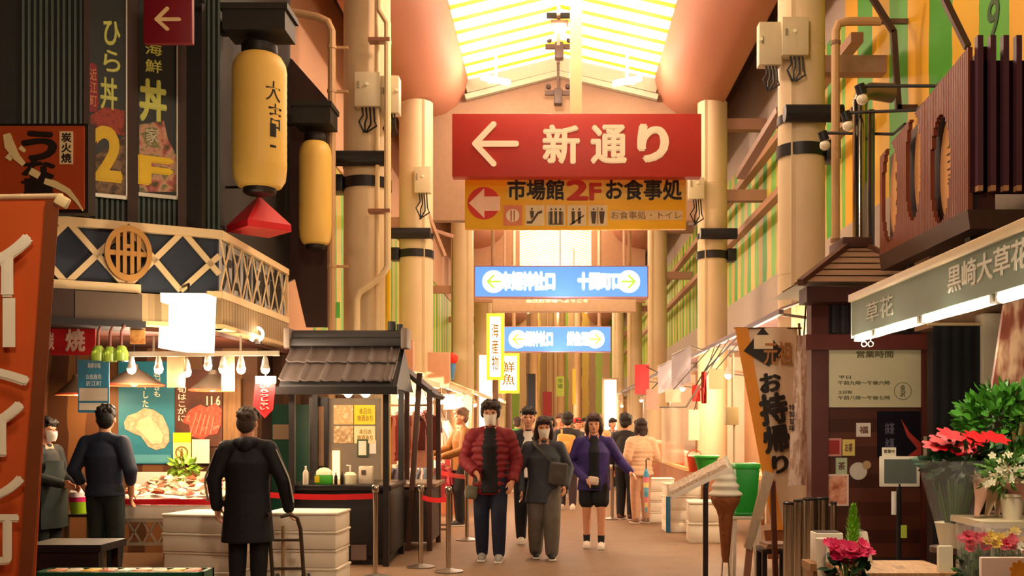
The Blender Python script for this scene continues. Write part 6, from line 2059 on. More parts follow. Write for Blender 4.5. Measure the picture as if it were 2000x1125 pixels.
# bright lit shop fronts far down on the kiosk side
for (r, d, lb) in (((936, 694, 968, 800), 33.5, 'tall glowing white shop window far behind the red jacketed walker'), ((1180, 742, 1204, 800), 40.0, 'glowing pale shop window far down the other side of the street')):
    fr = FF(d)
    t = thing('lit_shop_window', P((r[0] + r[2]) / 2, 880, d), lb, 'shop window')
    a0, a1, b0, b1 = fr.rect(r)
    part('window_frame', MB().fb(fr, a0 - .08, a1 + .08, 0, b1 + .08, -.15, -.02), M('#c8a888', .6), t)
    part('lit_pane', MB().fb(fr, a0, a1, .6, b1, -.02, .0), E('#fff2d2', 2.6), t)
# white price boards under the awnings, put in to reflect the stall light
for i, (px0, py0, px1, py1, d, col, lb) in enumerate(((800, 868, 826, 930, 15.9, '#f4e4cc', 'white price board among the clothes beyond the kiosk'), (866, 770, 890, 800, 19.0, '#fff0c8', 'white price board under the second pale awning'), (905, 776, 922, 800, 23.0, '#ffe2a0', 'yellow price board under the third pale awning'), (1300, 760, 1330, 786, 16.0, '#f4e0c4', 'cream price board under the second lilac awning'), (1385, 720, 1412, 760, 12.6, '#ffe6b8', 'cream menu board behind the takeaway banner'), (1345, 800, 1366, 860, 15.6, '#ffe9c4', 'white shirt board hanging by the cartons'))):
    fr = FF(d)
    t = thing('price_board', P((px0 + px1) / 2, py1, d), lb, 'sign')
    part('board_face', MB().fr(fr, (px0, py0, px1, py1), -.02, 0), M(col, .6), t)
    p = P((px0 + px1) / 2, py0, d)
    part('hanging_cord', hang(p - V((0, 0, .01))), BLACK, t)
# goods shelf against the side wall across the street
for i, (y0, y1) in enumerate(((12.6, 13.4), (15.7, 16.15))):
    t = thing('goods_shelf', (3.6, (y0 + y1) / 2, 0), ('tall shelf of packed goods behind the second column', 'tall shelf of packed goods beside the produce table')[i], 'shelf')
    for z in (.3, .8, 1.3, 1.8):
        part('shelf_board', MB().bb(3.2, 3.86, y0, y1, z, z + .03), M('#d8b888', .5), t)
    for x in (3.22, 3.82):
        part('upright', MB().bb(x - .02, x + .02, y0, y0 + .04, 0, 2.1), M('#c8a070', .5), t)
    for z in (.33, .83, 1.33):
        for k in range(3):
            mb = MB(); mb.bb(3.26 + .19 * k, 3.41 + .19 * k, y0 + .06, y0 + .3, z, z + .3)
            solo('goods_pack', mb, M(['#e87a5a', '#f4d890', '#f0ece0', '#d8503c', '#e8b050'][(k + int(z * 3)) % 5], .5), 'colourful pack standing on a goods shelf across the street', 'pack', 'packs on the goods shelves')
# ================================================================== pipes, boxes and fittings on the columns
PIPE = M('#c0996c', .5, var=.1, scale=3)
PIPEC = M('#e8cfa0', .45, var=.06)
GBOX = M('#cfc2a0', .5, var=.05)
BLK = M('#1c1c20', .45, var=.1)
def pxtube(pts, d, r, seg=10):
    return MB().tube([P(x, y, d) for x, y in pts], r, seg)
# drain pipe at the corner restaurant
t = thing('drain_pipe', P(648, 1100, 13.0), 'tan drainpipe rising past the amber lantern with a bend at its top', 'pipe')
mb = pxtube([(648, 1065), (648, 60), (640, 42), (620, 33), (530, 16)], 13.0, .05)
part('pipe_tube', mb, PIPE, t)
for y in (178, 92, 520):
    p = P(648, y, 13.0)
    part('pipe_clip', MB().tube([p - V((0, 0, .02)), p + V((0, 0, .02))], .06).bb(p.x, p.x + .2, p.y, p.y + .04, p.z - .015, p.z + .015), PIPE, t)
t = thing('cream_pipe', P(757, 600, 13.25), 'cream pipe beside the first kiosk side column, kinked above the tiled roof', 'pipe')
part('pipe_tube', pxtube([(742, -40), (742, 20), (757, 45), (757, 520), (745, 540), (703, 570), (697, 585), (697, 690)], 13.2, .045), PIPEC, t)
for y in (78, 412):
    p = P(735, y, 13.2)
    part('pipe_clip', MB().bb(p.x - .1, p.x + .18, 13.15, 13.3, p.z - .025, p.z + .02), M('#8a5a44', .5), t)
part('conduit', pxtube([(737, -40), (737, 700)], 13.32, .03), PIPEC, t, 'thin conduit behind the pipe')
t = thing('yellow_pole', P(757, 640, 13.3), 'short yellow painted pole above the kiosk ridge', 'pole')
part('pole_tube', MB().tube([P(758, 526, 13.3), V((P(758, 700, 13.3).x, 13.3, .0))], .036), M('#e8b810', .5), t)
solo('green_sticker', MB().fr(FF(13.02), (653, 590, 664, 621), -.01, 0), M('#5fc04a', .5), 'bright green tag beside the drainpipe', 'tag')
def ebox(r, d, label, knob, depth=.16, wires=True):
    fr = FF(d)
    t = thing('junction_box', P((r[0] + r[2]) / 2, r[3], d), label, 'electrical box')
    part('box_body', MB().fr(fr, r, -depth, 0, .01), GBOX, t)
    part('mounting_plate', MB().fr(fr, (r[0] + 8, r[1] + 10, r[2] - 8, r[3] - 10), -depth - .12, -depth), M('#8a8068', .5), t)
    kx, ky = knob
    a_, b_ = fr.at(kx, ky)
    part('knob', MB().prism(fr, disc(fr, a_, b_, .022, 14), 0, .02), M('#fff4d0', .3), t)
    W = r[2] - r[0]
    part('handle', MB().fr(fr, (r[0] + W * .12, ky - 5, r[0] + W * .2, ky + 8), 0, .012), M('#8a8068', .5), t)
    if wires:
        mb = MB()
        for k in range(4):
            x = r[0] + W * (.3 + .15 * k)
            mb.tube([P(x, r[3], d + .06), P(x + 2, r[3] + 18 + 4 * k, d + .05), P(x - 6 + 4 * k, r[3] + 30 + 3 * k, d + .05), P(x + 4 - 6 * k, r[3] + 52, d + .08)], .012, 6)
        part('cables', mb, BLK, t)
    return t
ebox((692, 140, 742, 207), 13.2, 'larger cream electrical box on the first column beside the kiosk', (717, 164))
ebox((744, 147, 779, 220), 13.28, 'narrower cream electrical box at the side of the first column', (776, 176), .2)
ebox((809, 325, 841, 376), 18.3, 'cream electrical box on the second column beyond the kiosk', (826, 344))
ebox((1528, 32, 1580, 107), 11.6, 'larger grey electrical box on the near column across the street', (1552, 61))
ebox((1483, 42, 1527, 126), 11.7, 'grey electrical box with a slim cover beside the larger grey box', (1480 + 6, 77))
ebox((1345, 346, 1376, 388), 18.42, 'cream electrical box beside the yellow sign', (1362, 357))
# black clamps round the columns with a horizontal tube
def clamp(x, y, r, z1, z2, side, label):
    t = thing('column_clamp', (x, y, z2), label, 'clamp')
    part('band', MB().tube([(x, y, z2 - .07), (x, y, z2 + .07)], r + .02, 28), BLK, t)
    part('band', MB().tube([(x, y, z1 - .05), (x, y, z1 + .05)], r + .012, 28), BLK, t)
    part('speaker_tube', MB().tube([(x - r - (.12 if side < 0 else -.0), y - r - .06, z1), (x + r + (.12 if side > 0 else 0), y - r - .06, z1)], .1, 18), BLK, t)
    part('side_box', MB().box((x + side * (r + .06), y - .05, z2 + .0), (.16, .3, .22), None, .01), BLK, t)
    return t
clamp(-2.52, 13.7, .31, 4.97, 4.70, -1, 'black band clamp with tube on the first column beside the kiosk')
clamp(-2.56, 18.8, .31, 4.95, 4.62, -1, 'black band clamp with tube on the second column beyond the kiosk')
clamp(2.88, 12.0, .27, 5.05, 4.68, 1, 'black band clamp with tube on the near column across the street')
clamp(2.88, 18.8, .27, 4.95, 4.60, 1, 'black band clamp on the second column across the street')
# diagonal braces beside the near column on the right
t = thing('diagonal_brace', P(1490, 260, 12.6), 'perforated steel brace running from the near column to the wall beam', 'brace')
part('brace_bar', MB().bar(P(1525, 215, 12.3), P(1445, 345, 13.6), .12, .08), M('#9a8070', .5, .3), t)
part('brace_bar', MB().bar(P(1532, 200, 12.2), P(1490, 260, 13.0), .06, .06), BLK, t)
t = thing('diagonal_brace', P(860, 430, 18.8), 'thin brace between the second column and the side wall beyond the kiosk', 'brace')
part('brace_bar', MB().bar(P(828, 400, 18.6), P(868, 500, 18.9), .08, .06), M('#b08a70', .5), t)
part('brace_bar', MB().bar(P(830, 445, 18.7), P(885, 462, 18.9), .08, .06), M('#a87a64', .5), t)
# grey vertical pipe with elbow and polished duct on the right
t = thing('elbow_pipe', P(1632, 560, 11.6), 'tan vertical pipe with a bend at the top beside the striped wall', 'pipe')
part('pipe_tube', pxtube([(1632, 600), (1632, 62), (1638, 46), (1655, 42), (1720, 42)], 11.2, .048), PIPE, t)
for y in (84, 470):
    p = P(1632, y, 11.2)
    part('pipe_clip', MB().tube([p - V((0, 0, .02)), p + V((0, 0, .02))], .058), M('#8a6a50', .5), t)
part('pipe_hanger', MB().bar(P(1722, 42, 11.2), V((3.9, 11.2, P(1722, 42, 11.2).z)), .05, .05), M('#6a5a50', .5), t)
t = thing('steel_duct', P(1680, 495, 10.6), 'polished steel flue pipe in front of the striped wall', 'duct')
part('duct_tube', MB().tube([P(1680, 492, 10.4), P(1680, 196, 10.4)], .075, 24), M('#a8a49a', .15, 1.0, var=.05), t)
part('duct_elbow', MB().tube([P(1680, 200, 10.4), P(1684, 186, 10.4), P(1700, 178, 10.45), P(1742, 182, 10.5)], [.075, .08, .085, .1], 20), M('#7a6a5a', .3, .6), t)
part('duct_pipe', pxtube([(1702, 492), (1702, 215)], 10.45, .035), M('#6a6e74', .2, .9), t, 'thin dark pipe')
part('duct_base', MB().tube([P(1690, 494, 10.42), V((P(1690, 494, 10.42).x, 10.42, 2.9))], .1, 18), M('#8a857a', .2, .9), t)
mb = MB()
for a_, b_ in (((1745, 60), (1755, 215)), ((1700, -10), (1745, 62))):
    mb.bar(P(*a_, 10.9), P(*b_, 10.9), .06, .05, Y)
mb.bar(P(1752, 210, 10.9), V((3.86, 10.9, P(1752, 210, 10.9).z)), .05, .05)
t = solo('bracket_frame', mb, M('#4a342c', .5), 'dark bent steel bracket in front of the striped wall', 'bracket')
mb = MB(); mb.bar(P(1890, 92, 8.4), P(1845, 0, 8.6), .05, .05, Y); mb.bar(P(1845, 2, 8.6), P(1850, -40, 8.6), .05, .05, Y)
t = solo('bent_arm', mb, M('#4a342c', .5), 'dark bent steel arm rising behind the slatted sign box', 'bracket')
# lamps on arms
for i, (px, py, ax, ay, d, lb) in enumerate(((1684, 190, 1828, 168, 9.9, 'white bulb on a dark arm above the polished flue'), (1656, 242, 1790, 215, 10.3, 'white bulb on a dark arm beside the polished flue'), (1611, 280, 1745, 262, 10.8, 'white bulb on a dark arm near the column clamp'))):
    p = P(px, py, d)
    q_ = P(ax, ay, d - .3)
    t = thing('arm_lamp', p, lb, 'lamp', 'bulbs on arms by the striped wall')
    part('bulb_glass', MB().ball(p - V((0, 0, .02)), .055), M('#f4e8cc', .2, spec=.8), t)
    part('socket', MB().tube([p + V((-.03, 0, .12)), p + V((0, 0, .03))], .05, 14), BLK, t)
    part('arm', MB().tube([p + V((-.03, 0, .11)), q_, V((max(q_.x, 3.02), q_.y - .35, q_.z))], .016), M('#2a2420', .5), t)
# chain of floodlights and cameras under the roof ridge
for i, (px, py, d, on, lb) in enumerate(((1093, 55, 17.2, 1, 'glowing arcade floodlight under the ridge beside the cream post'), (1090, 190, 19.3, 0, 'dark lamp housing under the ridge just above the red sign'), (1092, 100, 18.6, 0, 'dark bundle of brackets on the ridge rail between the lamps'))):
    p = P(px, py, d)
    t = thing('ridge_fixture', p, lb, 'light fixture')
    if on:
        part('lamp_glass', MB().box(p, (.22, .16, .12), None, .03), E('#fff4dc', 12), t)
        part('lamp_housing', MB().box(p + V((0, .06, .1)), (.3, .2, .06), None, .01), M('#8a6a54', .5), t)
        part('cross_arm', MB().bb(p.x - .22, p.x + .22, p.y + .1, p.y + .16, p.z + .22, p.z + .3), BLK, t)
    else:
        part('lamp_housing', MB().box(p, (.16, .2, .3), None, .03), M('#4a3a34', .5), t)
        part('cross_arm', MB().bb(p.x - .25, p.x + .25, p.y - .03, p.y + .03, p.z + .04, p.z + .12), M('#4a342c', .5), t)
        for s in (-1, 1):
            part('knuckle', MB().ball(p + V((s * .18, 0, .2)), .05), M('#3a2a26', .5), t)
    part('stem', MB().tube([p + V((0, .1, .1)), V((.05, p.y + .1, 8.5))], .025), M('#5a4a44', .5), t)
for i, (px, py, lb) in enumerate(((1225, 158, 'bright floodlight under the roof eave on the far side of the cream post'), (968, 156, 'bright floodlight under the roof eave above the arrow of the red sign'))):
    p = P(px, py, 18.6)
    t = thing('eave_floodlight', p, lb, 'light fixture', 'eave floodlights')
    part('lamp_glass', MB().box(p, (.55, .12, .1), (0, -.2 if px > 1100 else .2, 0), .03), E('#fff6e4', 10), t)
    part('lamp_bracket', MB().bb(p.x - .03, p.x + .03, p.y + .05, p.y + .1, p.z, 8.27).box(p + V((0, .09, 0)), (.3, .06, .06)), M('#b8b0a0', .5), t)
    lamp('eave_flood', p + V((0, -.2, -.15)), 70, (1, .8, .6), .12)
# ridge rail
solo('ridge_rail', MB().bb(.02, .08, 9, 19.5, 8.36, 8.42), M('#b89a84', .5), 'thin rail under the roof ridge carrying the fixtures', 'rail')
# ================================================================== people
SKIN = M('#d89a78', .5, var=.05)
def remeshed(mb, mat, name, voxel, smooth=4):
    me = bpy.data.meshes.new(name)
    bmesh.ops.recalc_face_normals(mb.bm, faces=mb.bm.faces)
    mb.bm.to_mesh(me)
    mb.bm.free()
    o = bpy.data.objects.new(name, me)
    COL.objects.link(o)
    m = o.modifiers.new('r', 'REMESH')
    m.mode = 'VOXEL'
    m.voxel_size = voxel
    s = o.modifiers.new('s', 'SMOOTH')
    s.factor = .5
    s.iterations = smooth
    dg = bpy.context.evaluated_depsgraph_get()
    out = bpy.data.meshes.new_from_object(o.evaluated_get(dg))
    bpy.data.objects.remove(o)
    bpy.data.meshes.remove(me)
    out.name = name
    out.materials.clear()
    out.materials.append(mat)
    out.polygons.foreach_set('use_smooth', [True] * len(out.polygons))
    return out
def limb(mb, pts, rs, flat=1.0, seg=14):
    mb.tube(pts, rs, seg, True, flat)
    for p, r in zip(pts, rs):
        mb.ball(p, (r, r * flat, r), 12)
    return mb
def densify(pts, rs, puff, n=5):
    """rings between the joints so that a padded sleeve or jacket bulges between its seams"""
    P_, R_ = [], []
    for (a, b), (ra, rb) in zip(zip(pts, pts[1:]), zip(rs, rs[1:])):
        L = (b - a).length
        k = max(2, round(L / .075)) * n
        for i in range(k):
            f = i / k
            P_.append(a.lerp(b, f))
            R_.append((ra + (rb - ra) * f) * (1 - puff + puff * abs(math.sin(PI * i / n)) * 1.6))
    P_.append(pts[-1]); R_.append(rs[-1])
    return P_, R_
def hand(mb, wr, dr, side, curl, s, grip=False):
    """palm, four unequal curled fingers and a thumb leaving the side of the palm"""
    dr = dr.normalized()
    side = (side - dr * side.dot(dr)).normalized()          # towards the thumb
    pn = dr.cross(side).normalized()                          # palm normal
    if pn.y > 0 and not grip:
        pn = pn
    K = [wr + dr * .085 * s + side * o * s for o in (.027, .009, -.009, -.026)]
    for k in K:
        mb.tube([wr - dr * .01 * s, wr + dr * .03 * s + (k - wr - dr * .085 * s) * .8, k], [.02 * s, .017 * s, .012 * s], 10, True, .9)
        mb.ball(k, .011 * s, 8)
    for k, L in zip(K, (.072, .08, .074, .058)):
        p, d_ = k, dr.copy()
        pts, rs = [k - dr * .005], [.0105 * s]
        for j in range(3):
            d_ = (d_ + pn * math.tan(curl * (.6 + .25 * j))).normalized()
            p = p + d_ * L * s * (.45, .32, .25)[j]
            pts.append(p); rs.append((.0095, .0088, .0075)[j] * s)
        limb(mb, pts, rs, seg=8)
    b = wr + dr * .025 * s + side * .022 * s
    limb(mb, [b, b + (side * .75 + dr * .6).normalized() * .035 * s + pn * .008 * s, b + (side * .6 + dr * .85).normalized() * .06 * s + pn * .02 * s, b + (side * .35 + dr).normalized() * .082 * s + pn * .035 * s], [.014 * s, .0115 * s, .0105 * s, .0085 * s], seg=8)
def person(px, d, H, rz, label, name='person', vox=.009, hair=('#1c1412', 'short'), top=None, inner=None, legs=None, shoes='#d8d0c4', mask=None, arms=None, stride=.0, hem=.44, lean=0.0, head_turn=0.0, hood=None, gloves=None, sleeve=1.0, bare_legs=False, short=None, skin=None, puff=0.0, coat_flare=1.0, pos=None, cap=None, build=1.0, apron=None, stripe=None, yaw_tilt=0.0):
    base = pos if pos is not None else V((P(px, 830, d).x, d, 0))
    t = thing(name, base, label, 'person')
    t.rotation_euler = (0, 0, rz)
    S = H
    skin = skin or SKIN
    def put(nm, me, lab=None):
        o = bpy.data.objects.new(nm, me)
        COL.objects.link(o)
        o.parent = t
        return tag(o, lab)
    def pm(nm, mb, mat, lab=None, sm=40):
        return put(nm, mb.mesh(nm, mat, None, sm), lab)
    # joints (front is -y)
    hipz, kz, az = .525 * S, .285 * S, .045 * S
    st = stride * S
    hips = [V((sx * .05 * S, 0, hipz)) for sx in (-1, 1)]
    feet = [V((sx * (.055 * S), -sx * st, az + (.035 * S if (sx > 0 and st > 0 and False) else 0))) for sx in (-1, 1)]
    knees = []
    for h, f in zip(hips, feet):
        m_ = h.lerp(f, .47)
        m_.y -= .018 * S + abs(st) * .35
        m_.x *= 1.05
        knees.append(m_)
    lean_v = V((0, -lean, 0))
    chest = V((0, -.005 * S, .72 * S)) + lean_v * .6
    neck = V((0, .0, .835 * S)) + lean_v
    sh = [V((sx * .1 * S * (.6 + .4 * build), .004 * S, .79 * S)) + lean_v for sx in (-1, 1)]
    hc = V((0, -.012 * S, .93 * S)) + lean_v * 1.25
    arms = arms or {}
    el, wr = [], []
    for i, sx in enumerate((-1, 1)):
        a = arms.get(sx, ((sx * .15, .02, .635), (sx * .155, -.03, .49)))
        el.append(V(a[0]) * S)
        wr.append(V(a[1]) * S)
    hs = S / 1.7 * 1.0
    # ---------- body: one continuous surface
    mb = MB()
    HR = Matrix.Rotation(head_turn, 3, 'Z')
    hd = lambda x, y, z: hc + HR @ V((x * S, y * S, z * S))
    mb.ball(hd(0, .006, .012), (.046 * S, .056 * S, .055 * S), 20)
    mb.ball(hd(0, -.012, -.022), (.038 * S, .042 * S, .046 * S), 18)
    mb.ball(hd(0, -.03, -.05), (.02 * S, .02 * S, .016 * S), 12)
    limb(mb, [hd(0, -.048, .008), hd(0, -.059, -.016)], [.006 * S, .0095 * S], seg=8)                       # nose
    for sx in (-1, 1):
        mb.ball(hd(sx * .0475, .006, -.008), (.006 * S, .013 * S, .018 * S), 10)                           # ears
        mb.ball(hd(sx * .02, -.043, .012), (.015 * S, .008 * S, .005 * S), 8)                              # brows
        mb.ball(hd(sx * .024, -.037, -.018), (.014 * S, .012 * S, .014 * S), 8)                            # cheeks
    mb.ball(hd(0, -.05, -.036), (.014 * S, .006 * S, .005 * S), 8)                                          # lips
    limb(mb, [hc + V((0, .012 * S, -.03 * S)), neck, V((neck.x, neck.y, .79 * S))], [.031 * S, .032 * S, .045 * S])
    limb(mb, [V((0, 0, .53 * S)), V((0, 0, .62 * S)) + lean_v * .3, chest, V((0, .0, .79 * S)) + lean_v], [.08 * S, .075 * S, .09 * S * build, .075 * S], .62, 20)
    limb(mb, [sh[0], V((0, .004 * S, .8 * S)) + lean_v, sh[1]], [.033 * S, .035 * S, .033 * S])
    for i, sx in enumerate((-1, 1)):
        limb(mb, [sh[i], el[i], wr[i]], [.032 * S, .025 * S, .017 * S])
        dr = (wr[i] - el[i])
        hand(mb, wr[i], dr, arms.get((sx, 'thumb'), V((-sx * .35, -1, .15))), arms.get((sx, 'curl'), .35), hs)
        limb(mb, [hips[i], knees[i], feet[i]], [.055 * S, .035 * S, .022 * S])
        limb(mb, [knees[i].lerp(feet[i], .3) + V((0, .008 * S, 0)), knees[i].lerp(feet[i], .5)], [.031 * S, .026 * S])
        limb(mb, [feet[i] + V((0, .015 * S, -.025 * S)), feet[i] + V((0, -.07 * S, -.032 * S))], [.018 * S, .014 * S])
    put('body', remeshed(mb, skin, 'body', vox * .75, 2))
    # eyes
    for sx in (-1, 1):
        pm('eye', MB().ball(hd(sx * .0205, -.0475, .002), (.0075 * S, .0045 * S, .0038 * S), 10), M('#1a1210', .2), None)
    if not mask:
        pm('mouth', MB().ball(hd(0, -.0545, -.036), (.012 * S, .004 * S, .0032 * S), 10), M('#a8483c', .5), None)
    # ---------- hair
    hm = M(hair[0], .55, var=.3, scale=40, bump=.4, bscale=90)
    mb = MB()
    style = hair[1]
    mb.ball(hd(0, .014, .028), (.053 * S, .06 * S, .052 * S), 18)
    mb.ball(hd(0, .034, -.004), (.05 * S, .036 * S, .055 * S), 16)
    mb.ball(hd(0, -.026, .052), (.036 * S, .03 * S, .016 * S), 12)
    if style in ('bushy', 'long', 'bob'):
        mb.ball(hd(0, .02, .04), (.06 * S, .062 * S, .05 * S), 18)
        for sx in (-1, 1):
            mb.ball(hd(sx * .047, .01, .012), (.018 * S, .03 * S, .042 * S), 12)
    if style in ('long', 'bob'):
        lo = -.075 if style == 'bob' else -.13
        for sx in (-1, 1):
            limb(mb, [hd(sx * .05, .012, .0), hd(sx * .054, .012, -.04), hd(sx * .048, .018, lo)], [.019 * S, .02 * S, .013 * S])
        limb(mb, [hd(0, .035, 0), hd(0, .042, lo)], [.046 * S, .032 * S], .6)
    hr = random.Random(int(px * 7 + d * 10))
    amp = .017 if style == 'bushy' else .011
    for k in range(34):                                  # uneven locks
        an, ph = hr.uniform(0, 2 * PI), hr.uniform(.1, 1.45)
        x_, y_, z_ = .054 * math.cos(an) * math.cos(ph), .058 * math.sin(an) * math.cos(ph) + .014, .05 * math.sin(ph) + .03
        if y_ < -.02 and z_ < .055:
            z_ = .058
        mb.ball(hd(x_, y_, z_), (amp * S * hr.uniform(.7, 1.3),) * 3, 8)
    for k in range(6):                                   # fringe over the forehead
        x_ = -.034 + .0136 * k
        limb(mb, [hd(x_, -.034, .06), hd(x_ * 1.1, -.05, .045), hd(x_ * 1.25 + hr.uniform(-.004, .004), -.052 + abs(x_) * .35, .026 + hr.uniform(-.006, .006))], [.011 * S, .009 * S, .005 * S], seg=8)
    put('hair', remeshed(mb, hm, 'hair', vox * .7, 2))
    if cap:
        mb = MB(); mb.ball(hd(0, .008, .045), (.058 * S, .064 * S, .042 * S), 18); mb.ball(hd(0, -.065, .035), (.04 * S, .035 * S, .006 * S), 14)
        pm('cap', mb, M(cap, .7, var=.1))
    if mask:
        g = []
        for i in range(8):
            v_ = i / 7
            row = []
            for j in range(13):
                an = (-1 + 2 * j / 12) * 1.15
                bul = .0 if abs(an) > .9 else .012 * math.cos(an * 1.7)
                z = -.012 - .055 * v_ + .012 * (abs(an) / 1.25) * (1 - 2 * v_)
                rx, ry = .047 - .016 * v_, .053 - .006 * v_
                row.append(hd(math.sin(an) * rx, -.008 - math.cos(an) * (ry + bul * math.sin(PI * min(1, v_ * .9 + .1))), z))
            g.append(row)
        mb = MB(); mb.cloth(g, .003)
        pm('face_mask', mb, M(mask, .7, var=.04), None, 60)
    # ---------- trousers, shorts or bare legs
    if legs:
        lm = M(legs, .8, var=.18, scale=14, bump=.3, bscale=14)
        mb = MB()
        wl = .062 * S
        limb(mb, [V((0, .004 * S, .575 * S)), V((0, .008 * S, .52 * S))], [.082 * S, .088 * S], .68, 18)
        for i in (0, 1):
            k, f = knees[i], feet[i]
            if bare_legs:
                e = hips[i].lerp(k, .74)
                limb(mb, [hips[i], hips[i].lerp(k, .3), e], [wl, wl * 1.05, wl * 1.02])
            else:
                lw = short or 1.0
                limb(mb, [hips[i], hips[i].lerp(k, .5), k, k.lerp(f, .5), f.lerp(k, .04)], [wl, .058 * S * lw, .05 * S * lw, .046 * S * lw, .038 * S * lw])
        put('shorts' if bare_legs else 'trousers', remeshed(mb, lm, 'trousers', vox, 4))
    if bare_legs:
        for i in (0, 1):
            pm('sock', MB().tube([feet[i] + V((0, 0, -.01 * S)), feet[i].lerp(knees[i], .22)], [.024 * S, .0265 * S], 14), M('#1c1c22', .8))
    for i in (0, 1):
        f = feet[i]
        mb = MB()
        g0 = f.z
        limb(mb, [f + V((0, .02 * S, -.022 * S)), f + V((0, -.035 * S, -.024 * S)), f + V((0, -.085 * S, -.03 * S))], [.026 * S, .027 * S, .02 * S], seg=14)
        limb(mb, [f + V((0, .01 * S, .005 * S)), f + V((0, .012 * S, -.02 * S))], [.027 * S, .028 * S])
        me = remeshed(mb, M(shoes, .6, var=.1), 'shoe', vox * .8, 3)
        lo = min(v.co.z for v in me.vertices)
        for v in me.vertices:
            v.co.z = max(v.co.z - lo if lo < 0 else v.co.z, .004)
        o = put('shoe', me)
        so = MB(); so.box(f + V((0, -.032 * S, -f.z + .012)), (.05 * S, .15 * S, .02), None, .006)
        oo = bpy.data.objects.new('sole', so.mesh('sole', M('#e0d8cc' if shoes != '#e0d8cc' else '#b8b0a4', .6), None))
        COL.objects.link(oo); oo.parent = o
    # ---------- jacket or coat
    if top:
        tm = M(top, .7, var=.2, scale=12, bump=.35, bscale=12) if isinstance(top, str) else top
        mb = MB()
        cf = coat_flare
        pts = [V((0, .0, hem * S)), V((0, 0, .56 * S)), V((0, 0, .63 * S)) + lean_v * .3, chest + V((0, .004, 0)), V((0, .0, .78 * S)) + lean_v * .9, V((0, .004 * S, .825 * S)) + lean_v]
        rs = [.116 * S * cf, .102 * S * (1 + (cf - 1) * .6), .098 * S * build, .106 * S * build, .088 * S * (.6 + .4 * build), .05 * S]
        if puff:
            p2, r2 = densify(pts, rs, puff)
            mb.tube(p2, r2, 26, True, .74)
        else:
            mb.tube(pts, rs, 26, True, .73)
        for i in (0, 1):
            limb(mb, [V((0, .008 * S, .822 * S)) + lean_v, sh[i].lerp(V((0, .008 * S, .815 * S)) + lean_v, .35), sh[i]], [.042 * S, .044 * S, .046 * S])
        sl = sleeve
        for i in (0, 1):
            e = el[i].lerp(wr[i], max(0, sl * 2 - 1)) if sl < 1 else wr[i]
            pp, rr = [sh[i], sh[i].lerp(el[i], .5), el[i]], [.05 * S, .044 * S, .04 * S]
            if sl > .5:
                pp.append(e); rr.append(.031 * S)
            if puff:
                p2, r2 = densify([V(p) for p in pp], [r * 1.12 for r in rr], puff)
                mb.tube(p2, r2, 16, True)
                mb.ball(pp[0], rr[0], 12)
            else:
                limb(mb, pp, rr)
        # collar
        mb.tube([neck + V((0, .005 * S, -.035 * S)), neck + V((0, .002 * S, .012 * S))], [.05 * S, .04 * S], 18, True)
        o = put('jacket', remeshed(mb, tm, 'jacket', vox, 3 if puff else 5))
    if inner:
        mb = MB()
        zz0 = (hem + .01) * S
        yr = [.74 * r * (1 + puff * .75) for r in rs]
        cs = [V((0, 0, zz0)), V((0, 0, .56 * S)), V((0, 0, .63 * S)) + lean_v * .3, chest, V((0, 0, .78 * S)) + lean_v * .9]
        pts = [c_ + V((0, .034 * S - y_ - .004 * S, 0)) for c_, y_ in zip(cs, yr)] + [neck + V((0, .0, .012 * S))]
        mb.tube(pts, [.06 * S, .056 * S, .054 * S, .054 * S, .048 * S, .042 * S], 22, True, .62)
        put('shirt', remeshed(mb, M(inner, .8, var=.12), 'shirt', vox, 3))
    if hood:
        mb = MB()
        limb(mb, [neck + V((-.05 * S, .03 * S, -.01 * S)), neck + V((0, .055 * S, -.02 * S)), neck + V((.05 * S, .03 * S, -.01 * S))], [.025 * S, .04 * S, .025 * S])
        put('hood', remeshed(mb, M(hood, .8, var=.15), 'hood', vox, 4))
    if stripe:
        for i, sx in enumerate((-1, 1)):
            a_, b_, c_ = sh[i], el[i], wr[i]
            off = V((sx * .042 * S, .014 * S, 0))
            g = []
            for f in range(9):
                v_ = f / 8
                p = a_.lerp(b_, v_ / .55) if v_ < .55 else b_.lerp(c_, (v_ - .55) / .45 * .8)
                g.append([p + off * (1.12 - .25 * v_) + V((0, -.012, 0)), p + off * (1.14 - .25 * v_) + V((0, .028, 0))])
            mb = MB(); mb.cloth(g, .008)
            pm('sleeve_stripe', mb, M(stripe, .7), None, 60)
    if apron:
        mb = MB()
        g = [[V(((j / 8 - .5) * (.16 if i < 2 else .24) * S, (-.092 - .012 * math.cos((j / 8 - .5) * PI) + .05 * abs(j / 8 - .5)) * S, (.74 - .42 * i / 8) * S)) for j in range(9)] for i in range(9)]
        mb.cloth(g, .006)
        pm('apron', mb, M(apron, .7, var=.1), None, 60)
    return t
T = 1
# walkers in the middle of the street, coming towards the camera (x of arms: -1 is the side to the left in the picture)
person(958, 11.3, 1.75, 0, 'walking person in red padded jacket, black top, dark jeans and white mask', hair=('#2a1712', 'bushy'), top='#7e1a22', inner='#141216', legs='#1a2036', shoes='#a8a49c', mask='#e8e0d0', stride=.035, hem=.42, puff=.09, build=1.12, coat_flare=1.02,
       arms={-1: ((-.165, .03, .63), (-.085, -.1, .56)), 1: ((.165, .03, .63), (.14, -.045, .505)), (-1, 'curl'): .5})
person(1062, 11.5, 1.575, .05, 'walking person in charcoal coat with grey wide trousers, dark hair and white mask', hair=('#2c1516', 'long'), top='#3c4048', legs='#6a635a', shoes='#26262a', mask='#e8dccb', stride=.06, hem=.4, build=1.2, coat_flare=1.18, short=1.25, hood='#2c2e34',
       arms={-1: ((-.18, .02, .63), (-.165, -.05, .49)), 1: ((.18, .03, .64), (.15, -.08, .52))})
